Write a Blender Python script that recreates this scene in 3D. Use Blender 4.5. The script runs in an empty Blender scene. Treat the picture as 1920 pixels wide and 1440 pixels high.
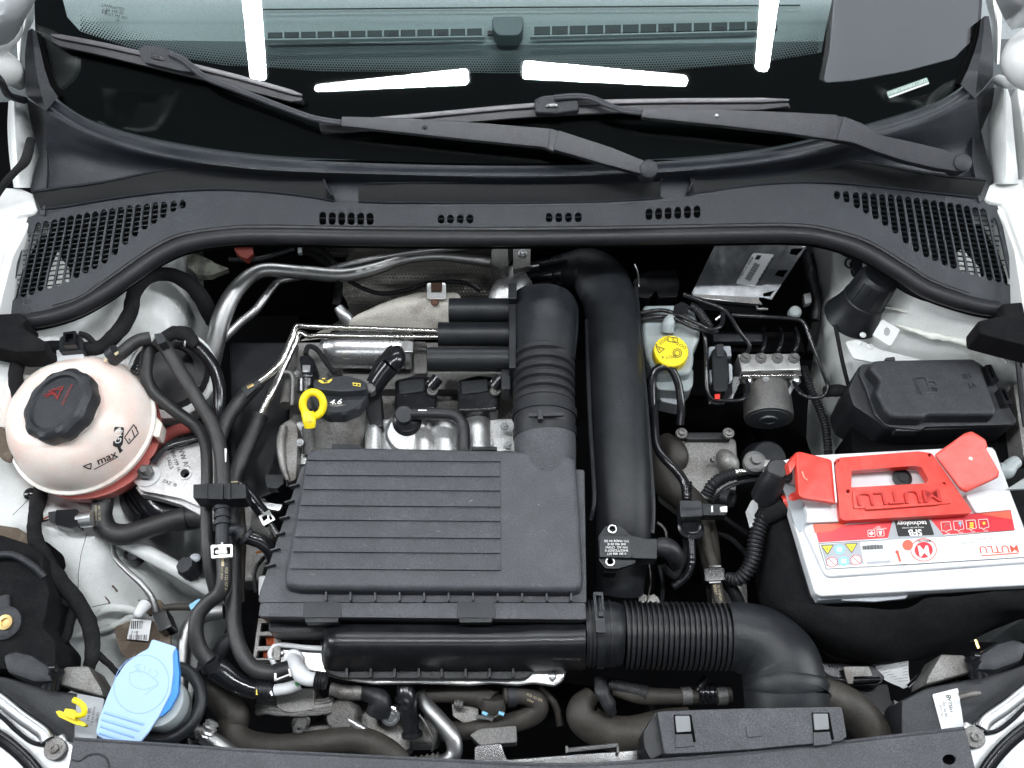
import bpy, bmesh, math, random
from mathutils import Vector, Matrix
from mathutils.geometry import tessellate_polygon
random.seed(7)
S = bpy.context.scene
COL = S.collection
# ---------------------------------------------------------------- camera (metres; heights below are given in cm)
PITCH = math.radians(62); DIST = 1.30; F = 1866.67
FWD = Vector((0, math.cos(PITCH), -math.sin(PITCH))); RT = Vector((1, 0, 0)); UP = Vector((0, math.sin(PITCH), math.cos(PITCH)))
CAM = -FWD * DIST
cd = bpy.data.cameras.new('camera'); cd.lens = 35; cd.sensor_width = 36; cd.clip_start = 0.01; cd.clip_end = 200
co = bpy.data.objects.new('camera', cd); COL.objects.link(co)
co.matrix_world = Matrix.Translation(CAM) @ Matrix((RT, UP, -FWD)).transposed().to_4x4()
S.camera = co
# ---------------------------------------------------------------- light
S.view_settings.view_transform = 'Standard'; S.view_settings.look = 'None'
S.view_settings.exposure = 0.05; S.view_settings.gamma = 1
S.cycles.use_denoising = True
S.cycles.max_bounces = 6; S.cycles.diffuse_bounces = 3; S.cycles.glossy_bounces = 3; S.cycles.transmission_bounces = 4
S.cycles.transparent_max_bounces = 12
S.cycles.caustics_reflective = False; S.cycles.caustics_refractive = False
W = bpy.data.worlds.new('World'); S.world = W; W.use_nodes = True
bg = W.node_tree.nodes['Background']; bg.inputs[0].default_value = (0.80, 0.90, 1.0, 1); bg.inputs[1].default_value = 0.09
def area(name, loc, target, sx, sy, power, col=(0.93, 0.97, 1.0)):
    l = bpy.data.lights.new(name, 'AREA'); l.shape = 'RECTANGLE'; l.size = sx; l.size_y = sy; l.energy = power; l.color = col
    o = bpy.data.objects.new(name, l); COL.objects.link(o); o.location = loc
    o.rotation_euler = (Vector(target) - Vector(loc)).to_track_quat('-Z', 'Y').to_euler(); return o
area('ceiling_lamp_light', (-3.1, 0.0, 1.7), (0, 0.1, 0), 0.3, 2.6, 85)
area('ceiling_lamp_light', (3.1, 0.0, 1.7), (0, 0.1, 0), 0.3, 2.6, 85)
area('ceiling_lamp_light', (0.0, -1.9, 2.1), (0, 0.1, 0), 2.6, 0.3, 12)
area('ceiling_lamp_light', (0.0, 3.0, 2.2), (0, 0.2, 0), 3.2, 0.3, 60)

# ---------------------------------------------------------------- pixel rays met with real heights and planes
def ray(u, v): return FWD + RT * ((u - 960) / F) + UP * ((720 - v) / F)
class Plane:
    def __init__(s, o, n): s.o = Vector(o); s.n = Vector(n).normalized()
    def p(s, u, v, off=0.0):
        d = ray(u, v); o = s.o + s.n * (off / 100)
        return CAM + d * ((o - CAM).dot(s.n) / d.dot(s.n))
def L(h): return Plane((0, 0, h / 100), (0, 0, 1))
def P(u, v, h): return L(h).p(u, v)
def plane3(a, b, c):
    A, B, C = P(*a), P(*b), P(*c); n = (B - A).cross(C - A)
    if n.dot(CAM - A) < 0: n = -n
    return Plane(A, n)
def dep(q): return (q - CAM).dot(FWD)
def px(q, r): return r * dep(q) / F            # a length seen as r pixels at q, in metres
def crv(pts, n=6, closed=False):
    if len(pts) < 3: return [Vector(p) for p in pts]
    pts = [Vector(p) for p in pts]; out = []; N = len(pts)
    for i in range(N if closed else N - 1):
        g = lambda k: pts[k % N] if closed else pts[max(0, min(N - 1, k))]
        a, b, c, d = g(i - 1), g(i), g(i + 1), g(i + 2)
        for j in range(n):
            t = j / n
            out.append(0.5 * ((2 * b) + (c - a) * t + (2 * a - 5 * b + 4 * c - d) * t * t + (3 * b - a - 3 * c + d) * t ** 3))
    if not closed: out.append(pts[-1])
    return out
def rnd(pts, r, n=4):
    out = []; N = len(pts)
    for i in range(N):
        a, b, c = (Vector(pts[(i + k) % N][:2]) for k in (-1, 0, 1))
        ra = min(r, (a - b).length * .45, (c - b).length * .45)
        p0 = b + (a - b).normalized() * ra; p1 = b + (c - b).normalized() * ra
        for j in range(n + 1):
            t = j / n; out.append(tuple(p0 * (1 - t) ** 2 + b * 2 * t * (1 - t) + p1 * t * t))
    return out
def circ(u, v, r, n=20, ry=None, a0=0): return [(u + r * math.cos(a0 + 2 * math.pi * k / n), v + (ry or r) * math.sin(a0 + 2 * math.pi * k / n)) for k in range(n)]

ORG = {}
def new_obj(name, data, parent, loc):
    o = bpy.data.objects.new(name, data); COL.objects.link(o)
    if parent: o.parent = parent; o.location = loc - ORG[parent.name]
    else: o.location = loc
    ORG[o.name] = loc.copy(); return o
def thing(name, label, cat, at, group=None):
    o = new_obj(name, None, None, P(*at)); o.empty_display_size = .02
    o['label'] = label; o['category'] = cat
    if group: o['group'] = group
    return o

class B:
    """collects shapes in world metres, then links them as one mesh object"""
    def __init__(s): s.V = []; s.Fc = []; s.wn = False
    def add(s, V, Fc):
        k = len(s.V); s.V += [Vector(v) for v in V]; s.Fc += [[i + k for i in f] for f in Fc]; return s
    def bm(s, bm):
        bm.verts.ensure_lookup_table(); bm.verts.index_update()
        s.add([v.co.copy() for v in bm.verts], [[v.index for v in f.verts] for f in bm.faces]); bm.free(); return s
    def prism(s, top, bot, bev=0.0, seg=2, botbev=False):
        bm = bmesh.new(); n = len(top)
        t = [bm.verts.new(p) for p in top]; b = [bm.verts.new(p) for p in bot]
        tf = bm.faces.new(t); bf = bm.faces.new(b[::-1])
        for i in range(n): bm.faces.new((t[i], b[i], b[(i + 1) % n], t[(i + 1) % n]))
        bmesh.ops.recalc_face_normals(bm, faces=bm.faces)
        if bev > 0:
            s.wn = True
            es = [e for e in tf.edges] + ([e for e in bf.edges] if botbev else [])
            for e in bm.edges:
                if len(e.link_faces) == 2 and e not in es and tf not in e.link_faces and bf not in e.link_faces and e.calc_face_angle(0) > .5: es.append(e)
            bmesh.ops.bevel(bm, geom=es, offset=bev / 100, offset_type='OFFSET', segments=seg, profile=.5, affect='EDGES', clamp_overlap=True)
        bmesh.ops.triangulate(bm, faces=[f for f in bm.faces if len(f.verts) > 4])
        return s.bm(bm)
    def slab(s, pts, top=0, th=1.0, bev=0.12, seg=2, off=0, flare=1.0, botbev=False):
        """outline as seen (u,v) on a level (cm) or Plane, extruded th cm down its normal; (u,v,h) gives each corner its height"""
        pl = top if isinstance(top, Plane) else L(top)
        T = [P(*p) if len(p) == 3 else pl.p(p[0], p[1], off) for p in pts]
        c = sum(T, Vector()) / len(T)
        Bt = [c + (q - c) * flare - pl.n * (th / 100) for q in T]
        return s.prism(T, Bt, bev, seg, botbev)
    def sheet(s, pts, top, off=0.04):
        pl = top if isinstance(top, Plane) else L(top)
        T = [pl.p(p[0], p[1], off) for p in pts]
        tr = tessellate_polygon([T]); fs = []
        for f in tr:
            a, b, c = (T[i] for i in f)
            fs.append(list(f) if (b - a).cross(c - a).dot(pl.n) > 0 else list(f)[::-1])
        return s.add(T, fs)
    def tube(s, pts, r=None, n=14, res=6, rc=None, rib=None, cap=True, closed=False, flat=1.0, smooth=True):
        """pts (u,v,h) or Vectors; r radius in picture pixels at that depth (number or list), rc in cm"""
        W0 = [p if isinstance(p, Vector) else P(*p) for p in pts]
        k = len(W0)
        rr = rc if rc is not None else r
        R0 = list(rr) if isinstance(rr, (list, tuple)) else [rr] * k
        R0 = [x / 100 if rc is not None else px(q, x) for x, q in zip(R0, W0)]
        X = [Vector((*q, 0)) for q in W0]
        P4 = [Vector((q.x, q.y, q.z, ra)) for q, ra in zip(W0, R0)]
        if smooth: P4 = crv(P4, res, closed)
        if rib:      # (pitch cm, amplitude share)
            out = []; acc = 0.0; pitch = rib[0] / 100; step = pitch / 6
            Ls = [0.0]
            for a, b in zip(P4, P4[1:]): Ls.append(Ls[-1] + (b.to_3d() - a.to_3d()).length)
            m = max(4, int(Ls[-1] / step)); j = 0
            for i in range(m + 1):
                l = Ls[-1] * i / m
                while j < len(Ls) - 2 and Ls[j + 1] < l: j += 1
                t = (l - Ls[j]) / max(1e-9, Ls[j + 1] - Ls[j]); q = P4[j].lerp(P4[j + 1], t)
                q[3] *= 1 + rib[1] * (max(-.6, math.cos(2 * math.pi * l / pitch)) - .4); out.append(q)
            P4 = out
        C = [p.to_3d() for p in P4]; N = len(C); V = []; Fc = []
        nrm = None
        for i in range(N):
            if closed: t = (C[(i + 1) % N] - C[i - 1]).normalized()
            else: t = (C[min(N - 1, i + 1)] - C[max(0, i - 1)]).normalized()
            if nrm is None:
                nrm = t.cross(Vector((0, 0, 1)));
                if nrm.length < .1: nrm = t.cross(Vector((0, 1, 0)))
            nrm = (nrm - t * nrm.dot(t)).normalized(); bn = t.cross(nrm)
            for j in range(n):
                a = 2 * math.pi * j / n; V.append(C[i] + (nrm * math.cos(a) + bn * math.sin(a) * flat) * P4[i][3])
        for i in range(N if closed else N - 1):
            for j in range(n):
                i2 = (i + 1) % N; Fc.append([i * n + j, i * n + (j + 1) % n, i2 * n + (j + 1) % n, i2 * n + j])
        if cap and not closed: Fc.append(list(range(n))[::-1]); Fc.append([(N - 1) * n + j for j in range(n)])
        return s.add(V, Fc)
    def lathe(s, c, ax, prof, n=28, teeth=None, flat=1.0, cap=True):
        """prof (r cm, z cm) along axis ax from point c; teeth (count, depth share, from row, to row)"""
        ax = Vector(ax).normalized(); x = ax.cross(Vector((0, 1, 0.13))).normalized(); y = ax.cross(x)
        V = []; Fc = []
        for k, (r, z) in enumerate(prof):
            for j in range(n):
                a = 2 * math.pi * j / n; q = r / 100
                if teeth and teeth[2] <= k <= teeth[3]: q *= 1 - teeth[1] * .5 * (1 - math.tanh(2.5 * math.sin(a * teeth[0])))
                V.append(c + ax * (z / 100) + x * (math.cos(a) * q) + y * (math.sin(a) * q * flat))
        for k in range(len(prof) - 1):
            for j in range(n): Fc.append([k * n + j, k * n + (j + 1) % n, (k + 1) * n + (j + 1) % n, (k + 1) * n + j])
        if cap: Fc.append(list(range(n))[::-1]); Fc.append([(len(prof) - 1) * n + j for j in range(n)])
        return s.add(V, Fc)
    def ball(s, c, r, sc=(1, 1, 1), n=20, m=12, rot=None, nz=None):
        V = []; Fc = []
        for i in range(m + 1):
            th = math.pi * i / m
            for j in range(n):
                ph = 2 * math.pi * j / n
                q = Vector((math.sin(th) * math.cos(ph) * sc[0], math.sin(th) * math.sin(ph) * sc[1], math.cos(th) * sc[2])) * (r / 100)
                if rot: q = rot @ q
                V.append(c + q)
        for i in range(m):
            for j in range(n): Fc.append([i * n + j, (i + 1) * n + j, (i + 1) * n + (j + 1) % n, i * n + (j + 1) % n])
        return s.add(V, Fc)
    def bolt(s, c, r=0.7, ax=(0, 0, 1), h=.5, flange=1.35):
        ax = Vector(ax).normalized()
        s.lathe(c, ax, [(r * flange, -.3), (r * flange, .02), (r * flange * .93, .1)], 20)
        s.lathe(c, ax, [(r * .9, .08), (r * .9, h), (r * .75, h + .06), (r * .45, h + .06), (r * .42, h - .12)], 6); return s
    def loft(s, rows, n=24, res=6, thick=0):
        """rows of (u,v,h) resampled to n points each by share of length"""
        G = []
        for row in rows:
            c = crv([P(*p) if not isinstance(p, Vector) else p for p in row], res)
            Ls = [0.0]
            for a, b in zip(c, c[1:]): Ls.append(Ls[-1] + (b - a).length)
            o = []; j = 0
            for i in range(n + 1):
                l = Ls[-1] * i / n
                while j < len(Ls) - 2 and Ls[j + 1] < l: j += 1
                o.append(c[j].lerp(c[j + 1], (l - Ls[j]) / max(1e-9, Ls[j + 1] - Ls[j])))
            G.append(o)
        T = []
        cols = [crv([G[r][i] for r in range(len(G))], 4) for i in range(n + 1)]
        m = len(cols[0])
        V = [cols[i][k] for k in range(m) for i in range(n + 1)]
        Fc = []
        for k in range(m - 1):
            for i in range(n): Fc.append([k * (n + 1) + i, (k + 1) * (n + 1) + i, (k + 1) * (n + 1) + i + 1, k * (n + 1) + i + 1])
        return s.add(V, Fc)
    def plate(s, outline, holes, pl, th=.25, off=0):
        """flat plate with real holes (2D fill)"""
        pl = pl if isinstance(pl, Plane) else L(pl)
        ex = (pl.p(1000, 500) - pl.p(900, 500)).normalized(); ey = pl.n.cross(ex)
        o = pl.p(960, 500)
        cu = bpy.data.curves.new('t', 'CURVE'); cu.dimensions = '2D'; cu.fill_mode = 'BOTH'; cu.extrude = th / 200
        for loop in [outline] + holes:
            sp = cu.splines.new('POLY'); sp.points.add(len(loop) - 1); sp.use_cyclic_u = True
            for k, q in enumerate(loop):
                d = pl.p(q[0], q[1], off) - o; sp.points[k].co = (d.dot(ex), d.dot(ey), 0, 1)
        ob = bpy.data.objects.new('t', cu); COL.objects.link(ob)
        dg = bpy.context.evaluated_depsgraph_get(); me = bpy.data.meshes.new_from_object(ob.evaluated_get(dg))
        zo = pl.n * (off / 100 - th / 200)
        s.add([o + ex * v.co.x + ey * v.co.y + pl.n * v.co.z + zo for v in me.vertices], [list(p.vertices) for p in me.polygons])
        bpy.data.objects.remove(ob); bpy.data.curves.remove(cu); bpy.data.meshes.remove(me); return s
    def text(s, st, pl, u, v, size, ang=0, off=.05, ext=0, sx=1.0, bold=0, shear=0):
        """lettering centred at pixel (u,v) on plane pl; size = cap box in pixels; ang degrees"""
        pl = pl if isinstance(pl, Plane) else L(pl)
        cu = bpy.data.curves.new('t', 'FONT'); cu.body = st; cu.align_x = 'CENTER'; cu.align_y = 'CENTER'; cu.extrude = ext / 200; cu.offset = bold; cu.shear = shear
        cu.resolution_u = 3
        ob = bpy.data.objects.new('t', cu); COL.objects.link(ob)
        dg = bpy.context.evaluated_depsgraph_get(); me = bpy.data.meshes.new_from_object(ob.evaluated_get(dg))
        c = pl.p(u, v, off); a = math.radians(ang)
        ex = (pl.p(u + 20 * math.cos(a), v - 20 * math.sin(a), off) - c).normalized(); ey = pl.n.cross(ex)
        k = px(c, size)
        s.add([c + (ex * v_.co.x * sx + ey * v_.co.y + pl.n * v_.co.z / max(k, 1e-6)) * k if ext == 0 else c + (ex * v_.co.x * sx + ey * v_.co.y) * k + pl.n * v_.co.z for v_ in me.vertices], [list(p.vertices) for p in me.polygons])
        bpy.data.objects.remove(ob); bpy.data.curves.remove(cu); bpy.data.meshes.remove(me); return s
    def rough(s, amp=.1, scale=2.0):
        from mathutils import noise
        for v in s.V:
            q = v * (100 / scale); v += Vector((noise.noise(q), noise.noise(q + Vector((7, 3, 1))), noise.noise(q + Vector((1, 9, 4))))) * (amp / 100)
        return s
    def bvh(s):
        from mathutils.bvhtree import BVHTree
        return BVHTree.FromPolygons([tuple(v) for v in s.V], s.Fc)
    def dline(s, a, c, w=.9, n=8):
        A_, C_ = Vector(a), Vector(c); d_ = (C_ - A_).normalized() * w; k = Vector((-d_.y, d_.x))
        for i in range(n):
            p, q = A_.lerp(C_, i / n), A_.lerp(C_, (i + 1) / n); s.sheet([tuple(p + k), tuple(q + k), tuple(q - k), tuple(p - k)], 0)
        return s
    def drape(s, tree, off=.06):
        for v in s.V:
            h, n, i, d = tree.ray_cast(CAM, (v - CAM).normalized())
            if h is not None: v[:] = h + (n if n.dot(CAM - h) > 0 else -n) * (off / 100)
        return s
    def mk(s, name, mat, parent=None, label=None, cat=None, group=None, kind=None, ang=38, flat=False):
        if not s.V: return None
        if parent: o0 = ORG[parent.name]
        else:
            o0 = sum(s.V, Vector()) / len(s.V); o0.z = min(v.z for v in s.V)
        if parent: o0 = sum(s.V, Vector()) / len(s.V)
        me = bpy.data.meshes.new(name); me.from_pydata([v - o0 for v in s.V], [], s.Fc); me.validate()
        me.materials.append(mat)
        if not flat:
            me.shade_smooth(); me.set_sharp_from_angle(angle=math.radians(ang))
        o = new_obj(name, me, parent, o0)
        if s.wn and not flat:
            w = o.modifiers.new('weighted_normal', 'WEIGHTED_NORMAL'); w.keep_sharp = True; w.weight = 90
        if label: o['label'] = label
        if cat: o['category'] = cat
        if group: o['group'] = group
        if kind: o['kind'] = kind
        return o

# ---------------------------------------------------------------- materials
def pm(name, c, rough=.5, metal=0, grain=None, blot=None, dust=None, coat=0, spec=.5, sss=0, emit=None, rvar=0, speck=0):
    """grain (scale, strength) fine relief; blot (colour, scale, lo, hi) second colour in patches; dust (colour, amount)"""
    m = bpy.data.materials.new(name); m.use_nodes = True; nt = m.node_tree; N = nt.nodes; K = nt.links.new
    b = N['Principled BSDF']; b.inputs['Base Color'].default_value = (*c, 1); b.inputs['Roughness'].default_value = rough
    b.inputs['Metallic'].default_value = metal; b.inputs['Specular IOR Level'].default_value = spec
    if coat: b.inputs['Coat Weight'].default_value = coat; b.inputs['Coat Roughness'].default_value = .12
    if sss: b.inputs['Subsurface Weight'].default_value = sss; b.inputs['Subsurface Radius'].default_value = (1, .6, .5); b.inputs['Subsurface Scale'].default_value = .012
    if emit: b.inputs['Emission Color'].default_value = (*emit[0], 1); b.inputs['Emission Strength'].default_value = emit[1]
    tc = N.new('ShaderNodeTexCoord'); geo = N.new('ShaderNodeNewGeometry')
    def noise(sc, det=3, ro=.6):
        t = N.new('ShaderNodeTexNoise'); t.inputs['Scale'].default_value = sc; t.inputs['Detail'].default_value = det; t.inputs['Roughness'].default_value = ro
        K(geo.outputs['Position'], t.inputs['Vector']); return t
    col = None
    def mixin(c2, fac):
        nonlocal col
        x = N.new('ShaderNodeMix'); x.data_type = 'RGBA'
        if col is None: x.inputs[6].default_value = (*c, 1)
        else: K(col, x.inputs[6])
        x.inputs[7].default_value = (*c2, 1); K(fac, x.inputs[0]); col = x.outputs[2]
    def ramp(src, lo, hi, top=1.0):
        r = N.new('ShaderNodeMapRange'); r.inputs[1].default_value = lo; r.inputs[2].default_value = hi; r.inputs[4].default_value = top; K(src, r.inputs[0]); return r.outputs[0]
    if blot: mixin(blot[0], ramp(noise(blot[1], 5).outputs[0], blot[2], blot[3]))
    if dust:
        mixin(dust[0], ramp(noise(45, 6, .7).outputs[0], .42, .75, dust[1]))
        mixin(dust[0], ramp(noise(9, 8, .75).outputs[0], .50, .72, dust[1] * 1.6))
        mixin(dust[0], ramp(noise(900, 2).outputs[0], .66, .74, min(1, dust[1] * 1.3)))
    if speck:
        x = N.new('ShaderNodeMix'); x.data_type = 'RGBA'; x.blend_type = 'MULTIPLY'; x.inputs[0].default_value = 1
        if col is None: x.inputs[6].default_value = (*c, 1)
        else: K(col, x.inputs[6])
        mr = N.new('ShaderNodeMapRange'); mr.inputs[1].default_value = .3; mr.inputs[2].default_value = .7; mr.inputs[3].default_value = 1 - speck; mr.inputs[4].default_value = 1 + speck * 1.4
        K(noise(620, 2, .8).outputs[0], mr.inputs[0]); cx = N.new('ShaderNodeCombineColor')
        for i in range(3): K(mr.outputs[0], cx.inputs[i])
        K(cx.outputs[0], x.inputs[7]); col = x.outputs[2]
    if col is not None: K(col, b.inputs['Base Color'])
    if rvar:
        r = N.new('ShaderNodeMapRange'); r.inputs[1].default_value = .3; r.inputs[2].default_value = .7; K(noise(14, 6, .7).outputs[0], r.inputs[0]); r.inputs[3].default_value = max(.02, rough - rvar); r.inputs[4].default_value = min(1, rough + rvar); K(r.outputs[0], b.inputs['Roughness'])
    if grain:
        bp = N.new('ShaderNodeBump'); bp.inputs['Strength'].default_value = grain[1]; bp.inputs['Distance'].default_value = .0006
        K(noise(grain[0], 2).outputs[0], bp.inputs['Height']); K(bp.outputs[0], b.inputs['Normal'])
    return m
M = {}
M['plastic'] = pm('grained_black_plastic', (.015, .0165, .020), .42, spec=.42, grain=(1500, .6), dust=((.10, .10, .11), .12), rvar=.08, speck=.6)
M['lid'] = pm('grey_black_lid_plastic', (.038, .040, .046), .43, grain=(1500, .7), dust=((.15, .15, .165), .14), rvar=.08, speck=.6)
M['cowl'] = pm('charcoal_cowl_plastic', (.015, .0175, .022), .34, spec=.45, grain=(1300, .6), dust=((.07, .078, .09), .12), rvar=.08, speck=.6)
M['duct'] = pm('smooth_black_duct_plastic', (.008, .009, .011), .40, spec=.36, grain=(1000, .4), dust=((.065, .07, .078), .10), rvar=.08, speck=.6)
M['gloss'] = pm('glossy_black_plastic', (.008, .008, .010), .20, grain=(300, .12), dust=((.10, .10, .10), .07), rvar=.08)
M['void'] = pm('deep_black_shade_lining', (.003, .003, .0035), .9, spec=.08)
M['rubber'] = pm('black_rubber', (.010, .010, .012), .44, spec=.42, grain=(900, .4), dust=((.06, .06, .065), .12), rvar=.1, speck=.35)
M['hose'] = pm('black_rubber_hose', (.017, .017, .018), .42, grain=(1200, .5), dust=((.11, .108, .105), .11), rvar=.08, speck=.35)
M['brownhose'] = pm('dusty_brown_rubber_hose', (.026, .023, .020), .6, grain=(900, .5), dust=((.10, .088, .070), .28), rvar=.1, speck=.35)
M['tape'] = pm('black_cloth_tape', (.010, .010, .011), .9, grain=(1600, 1.0), dust=((.04, .04, .04), .25), spec=.2, speck=.5)
M['felt'] = pm('black_felt_fabric', (.008, .008, .009), .95, grain=(1700, 1.0), dust=((.03, .03, .03), .25), spec=.12, speck=.5)
M['white'] = pm('white_car_paint', (.80, .81, .80), .28, coat=.5, grain=(25, .1), dust=((.55, .54, .50), .18))
M['apron'] = pm('white_inner_body_paint', (.70, .72, .71), .32, grain=(60, .4), blot=((.36, .33, .27), 13, .60, .80), dust=((.42, .42, .40), .2), rvar=.1, speck=.07)
M['seam'] = pm('cream_seam_sealant', (.72, .73, .68), .42, grain=(120, .8), blot=((.52, .52, .47), 30, .5, .8))
M['cast'] = pm('cast_aluminium', (.62, .62, .62), .38, .8, speck=.3, grain=(500, .9), blot=((.20, .18, .16), 22, .50, .80), rvar=.12)
M['castdark'] = pm('dirty_cast_aluminium', (.21, .205, .198), .52, .6, speck=.4, grain=(300, 1.0), blot=((.10, .085, .072), 18, .48, .72), rvar=.12)
M['alu'] = pm('bright_aluminium_tube', (.42, .42, .42), .42, 1, grain=(250, .25), blot=((.45, .45, .45), 40, .45, .8), rvar=.1)
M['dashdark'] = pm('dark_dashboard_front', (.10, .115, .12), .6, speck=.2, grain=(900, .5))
M['steel'] = pm('polished_steel', (.46, .445, .42), .24, 1, grain=(120, .1), rvar=.08)
M['zinc'] = pm('zinc_plated_steel', (.60, .61, .62), .34, .9, grain=(150, .3), blot=((.36, .36, .36), 25, .5, .8), rvar=.1)
M['motor'] = pm('grey_coated_metal', (.13, .13, .13), .5, .5, speck=.4, grain=(1500, .5), dust=((.24, .22, .19), .3))
M['machined'] = pm('machined_aluminium', (.74, .74, .73), .32, .85, grain=(700, .3), blot=((.42, .41, .40), 60, .5, .8))
M['rust'] = pm('rusty_brown_steel', (.12, .06, .04), .8, .2, grain=(400, .8))
M['tank'] = pm('translucent_cream_plastic', (.82, .73, .67), .30, sss=.5, grain=(300, .15), blot=((.78, .52, .45), 7, .44, .76), dust=((.5, .42, .38), .12), speck=.05)
M['coolant'] = pm('pink_coolant_plastic', (.60, .16, .14), .40, sss=.5, grain=(300, .15))
M['bottle'] = pm('translucent_grey_plastic', (.34, .385, .395), .42, sss=.3, grain=(300, .2), dust=((.30, .30, .28), .25))
M['yellow'] = pm('yellow_plastic', (.93, .72, .015), .36, grain=(400, .15), sss=.08)
M['red'] = pm('red_plastic', (.66, .040, .026), .35, grain=(250, .15), dust=((.74, .22, .17), .22))
M['redmark'] = pm('red_print', (.33, .025, .025), .6)
M['blue'] = pm('pale_blue_plastic', (.38, .55, .84), .42, grain=(600, .2), sss=.1)
M['blued'] = pm('bright_blue_plastic', (.03, .25, .72), .36)
M['battery'] = pm('white_battery_plastic', (.70, .71, .73), .30, grain=(300, .15), dust=((.40, .41, .42), .22))
M['batteryside'] = pm('grey_battery_plastic', (.36, .40, .43), .40, grain=(300, .15), dust=((.3, .3, .3), .3))
M['label'] = pm('white_paper_label', (.78, .79, .80), .45)
M['labelgrey'] = pm('grey_paper_label', (.38, .40, .43), .5)
M['labelred'] = pm('crimson_label_print', (.62, .02, .035), .32, blot=((.75, .05, .05), 18, .5, .7))
M['orange'] = pm('orange_red_label_print', (.82, .11, .06), .35)
M['ink'] = pm('black_print', (.012, .012, .012), .6)
M['grey_ink'] = pm('grey_print', (.25, .25, .26), .6)
M['inkw'] = pm('white_print', (.85, .85, .83), .6)
M['inky'] = pm('yellow_print', (.80, .62, .08), .6)
M['gold'] = pm('gold_print', (.50, .42, .26), .6)
M['bluep'] = pm('blue_sign_print', (.25, .55, .80), .5)
M['yellowp'] = pm('yellow_sign_print', (.90, .80, .05), .5)
M['green'] = pm('green_print', (.02, .20, .06), .5)
M['brass'] = pm('brass_metal', (.70, .50, .22), .3, 1)
M['copper'] = pm('copper_winding', (.55, .14, .06), .3, .9)
M['dirt'] = pm('brown_road_dirt', (.10, .075, .055), .9, grain=(300, 1), blot=((.22, .18, .14), 40, .5, .7))
M['dash'] = pm('grey_dashboard_plastic', (.34, .37, .38), .6, speck=.2, grain=(900, .5))
M['wiper'] = pm('satin_black_wiper_paint', (.017, .018, .023), .32, spec=.42, speck=.4, grain=(1200, .3), dust=((.11, .11, .12), .08))
M['blade'] = pm('grey_wiper_blade_plastic', (.030, .029, .033), .38, speck=.3, grain=(1300, .4))
M['wirew'] = pm('cream_wire', (.75, .70, .6), .5); M['wirer'] = pm('brown_wire', (.35, .10, .05), .5)
M['mirrorgrey'] = pm('grey_door_glass', (.50, .53, .54), .2, .4)
def glassmat():
    m = bpy.data.materials.new('green_tinted_glass'); m.use_nodes = True; N = m.node_tree.nodes; K = m.node_tree.links.new
    N.remove(N['Principled BSDF']); t = N.new('ShaderNodeBsdfTransparent'); t.inputs[0].default_value = (.84, .90, .895, 1)
    g = N.new('ShaderNodeBsdfGlossy'); g.inputs['Roughness'].default_value = .01
    f = N.new('ShaderNodeFresnel'); f.inputs[0].default_value = 1.52; x = N.new('ShaderNodeMixShader')
    mm = N.new('ShaderNodeMath'); mm.operation = 'MULTIPLY'; mm.inputs[1].default_value = 1.15; K(f.outputs[0], mm.inputs[0])
    K(mm.outputs[0], x.inputs[0]); K(t.outputs[0], x.inputs[1]); K(g.outputs[0], x.inputs[2]); K(x.outputs[0], N['Material Output'].inputs[0]); return m
M['glass'] = glassmat()
M['frit'] = pm('black_ceramic_glass_border', (.002, .002, .002), .7, spec=.03)
M['satin'] = pm('satin_black_plastic', (.008, .008, .010), .33, grain=(500, .2), dust=((.10, .10, .10), .08), rvar=.08, speck=.25)
M['flap'] = pm('matt_black_flap', (.006, .0065, .0075), .6, spec=.22, speck=.6)
M['shield'] = pm('dusty_grey_shield_metal', (.42, .40, .36), .55, .4, grain=(200, .7), blot=((.18, .16, .13), 20, .5, .75), speck=.25)
M['mount'] = pm('pale_cast_mount', (.62, .61, .61), .45, .45, grain=(500, .8), blot=((.40, .36, .35), 20, .5, .8), speck=.2)
M['ridge'] = pm('darker_blue_relief', (.27, .44, .78), .42)  # relief lines coloured darker than the lid they are moulded in
# ================================================================ WINDSCREEN, DASH, COWL, WIPERS
G = Plane(P(960, 305, 9), (0, -math.sin(math.radians(28)), math.cos(math.radians(28))))
def refl(u, v, z=2.25):
    c = G.p(u, v); d = ray(u, v).normalized(); r = d - 2 * d.dot(G.n) * G.n
    return c + r * ((z - c.z) / r.z)
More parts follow.
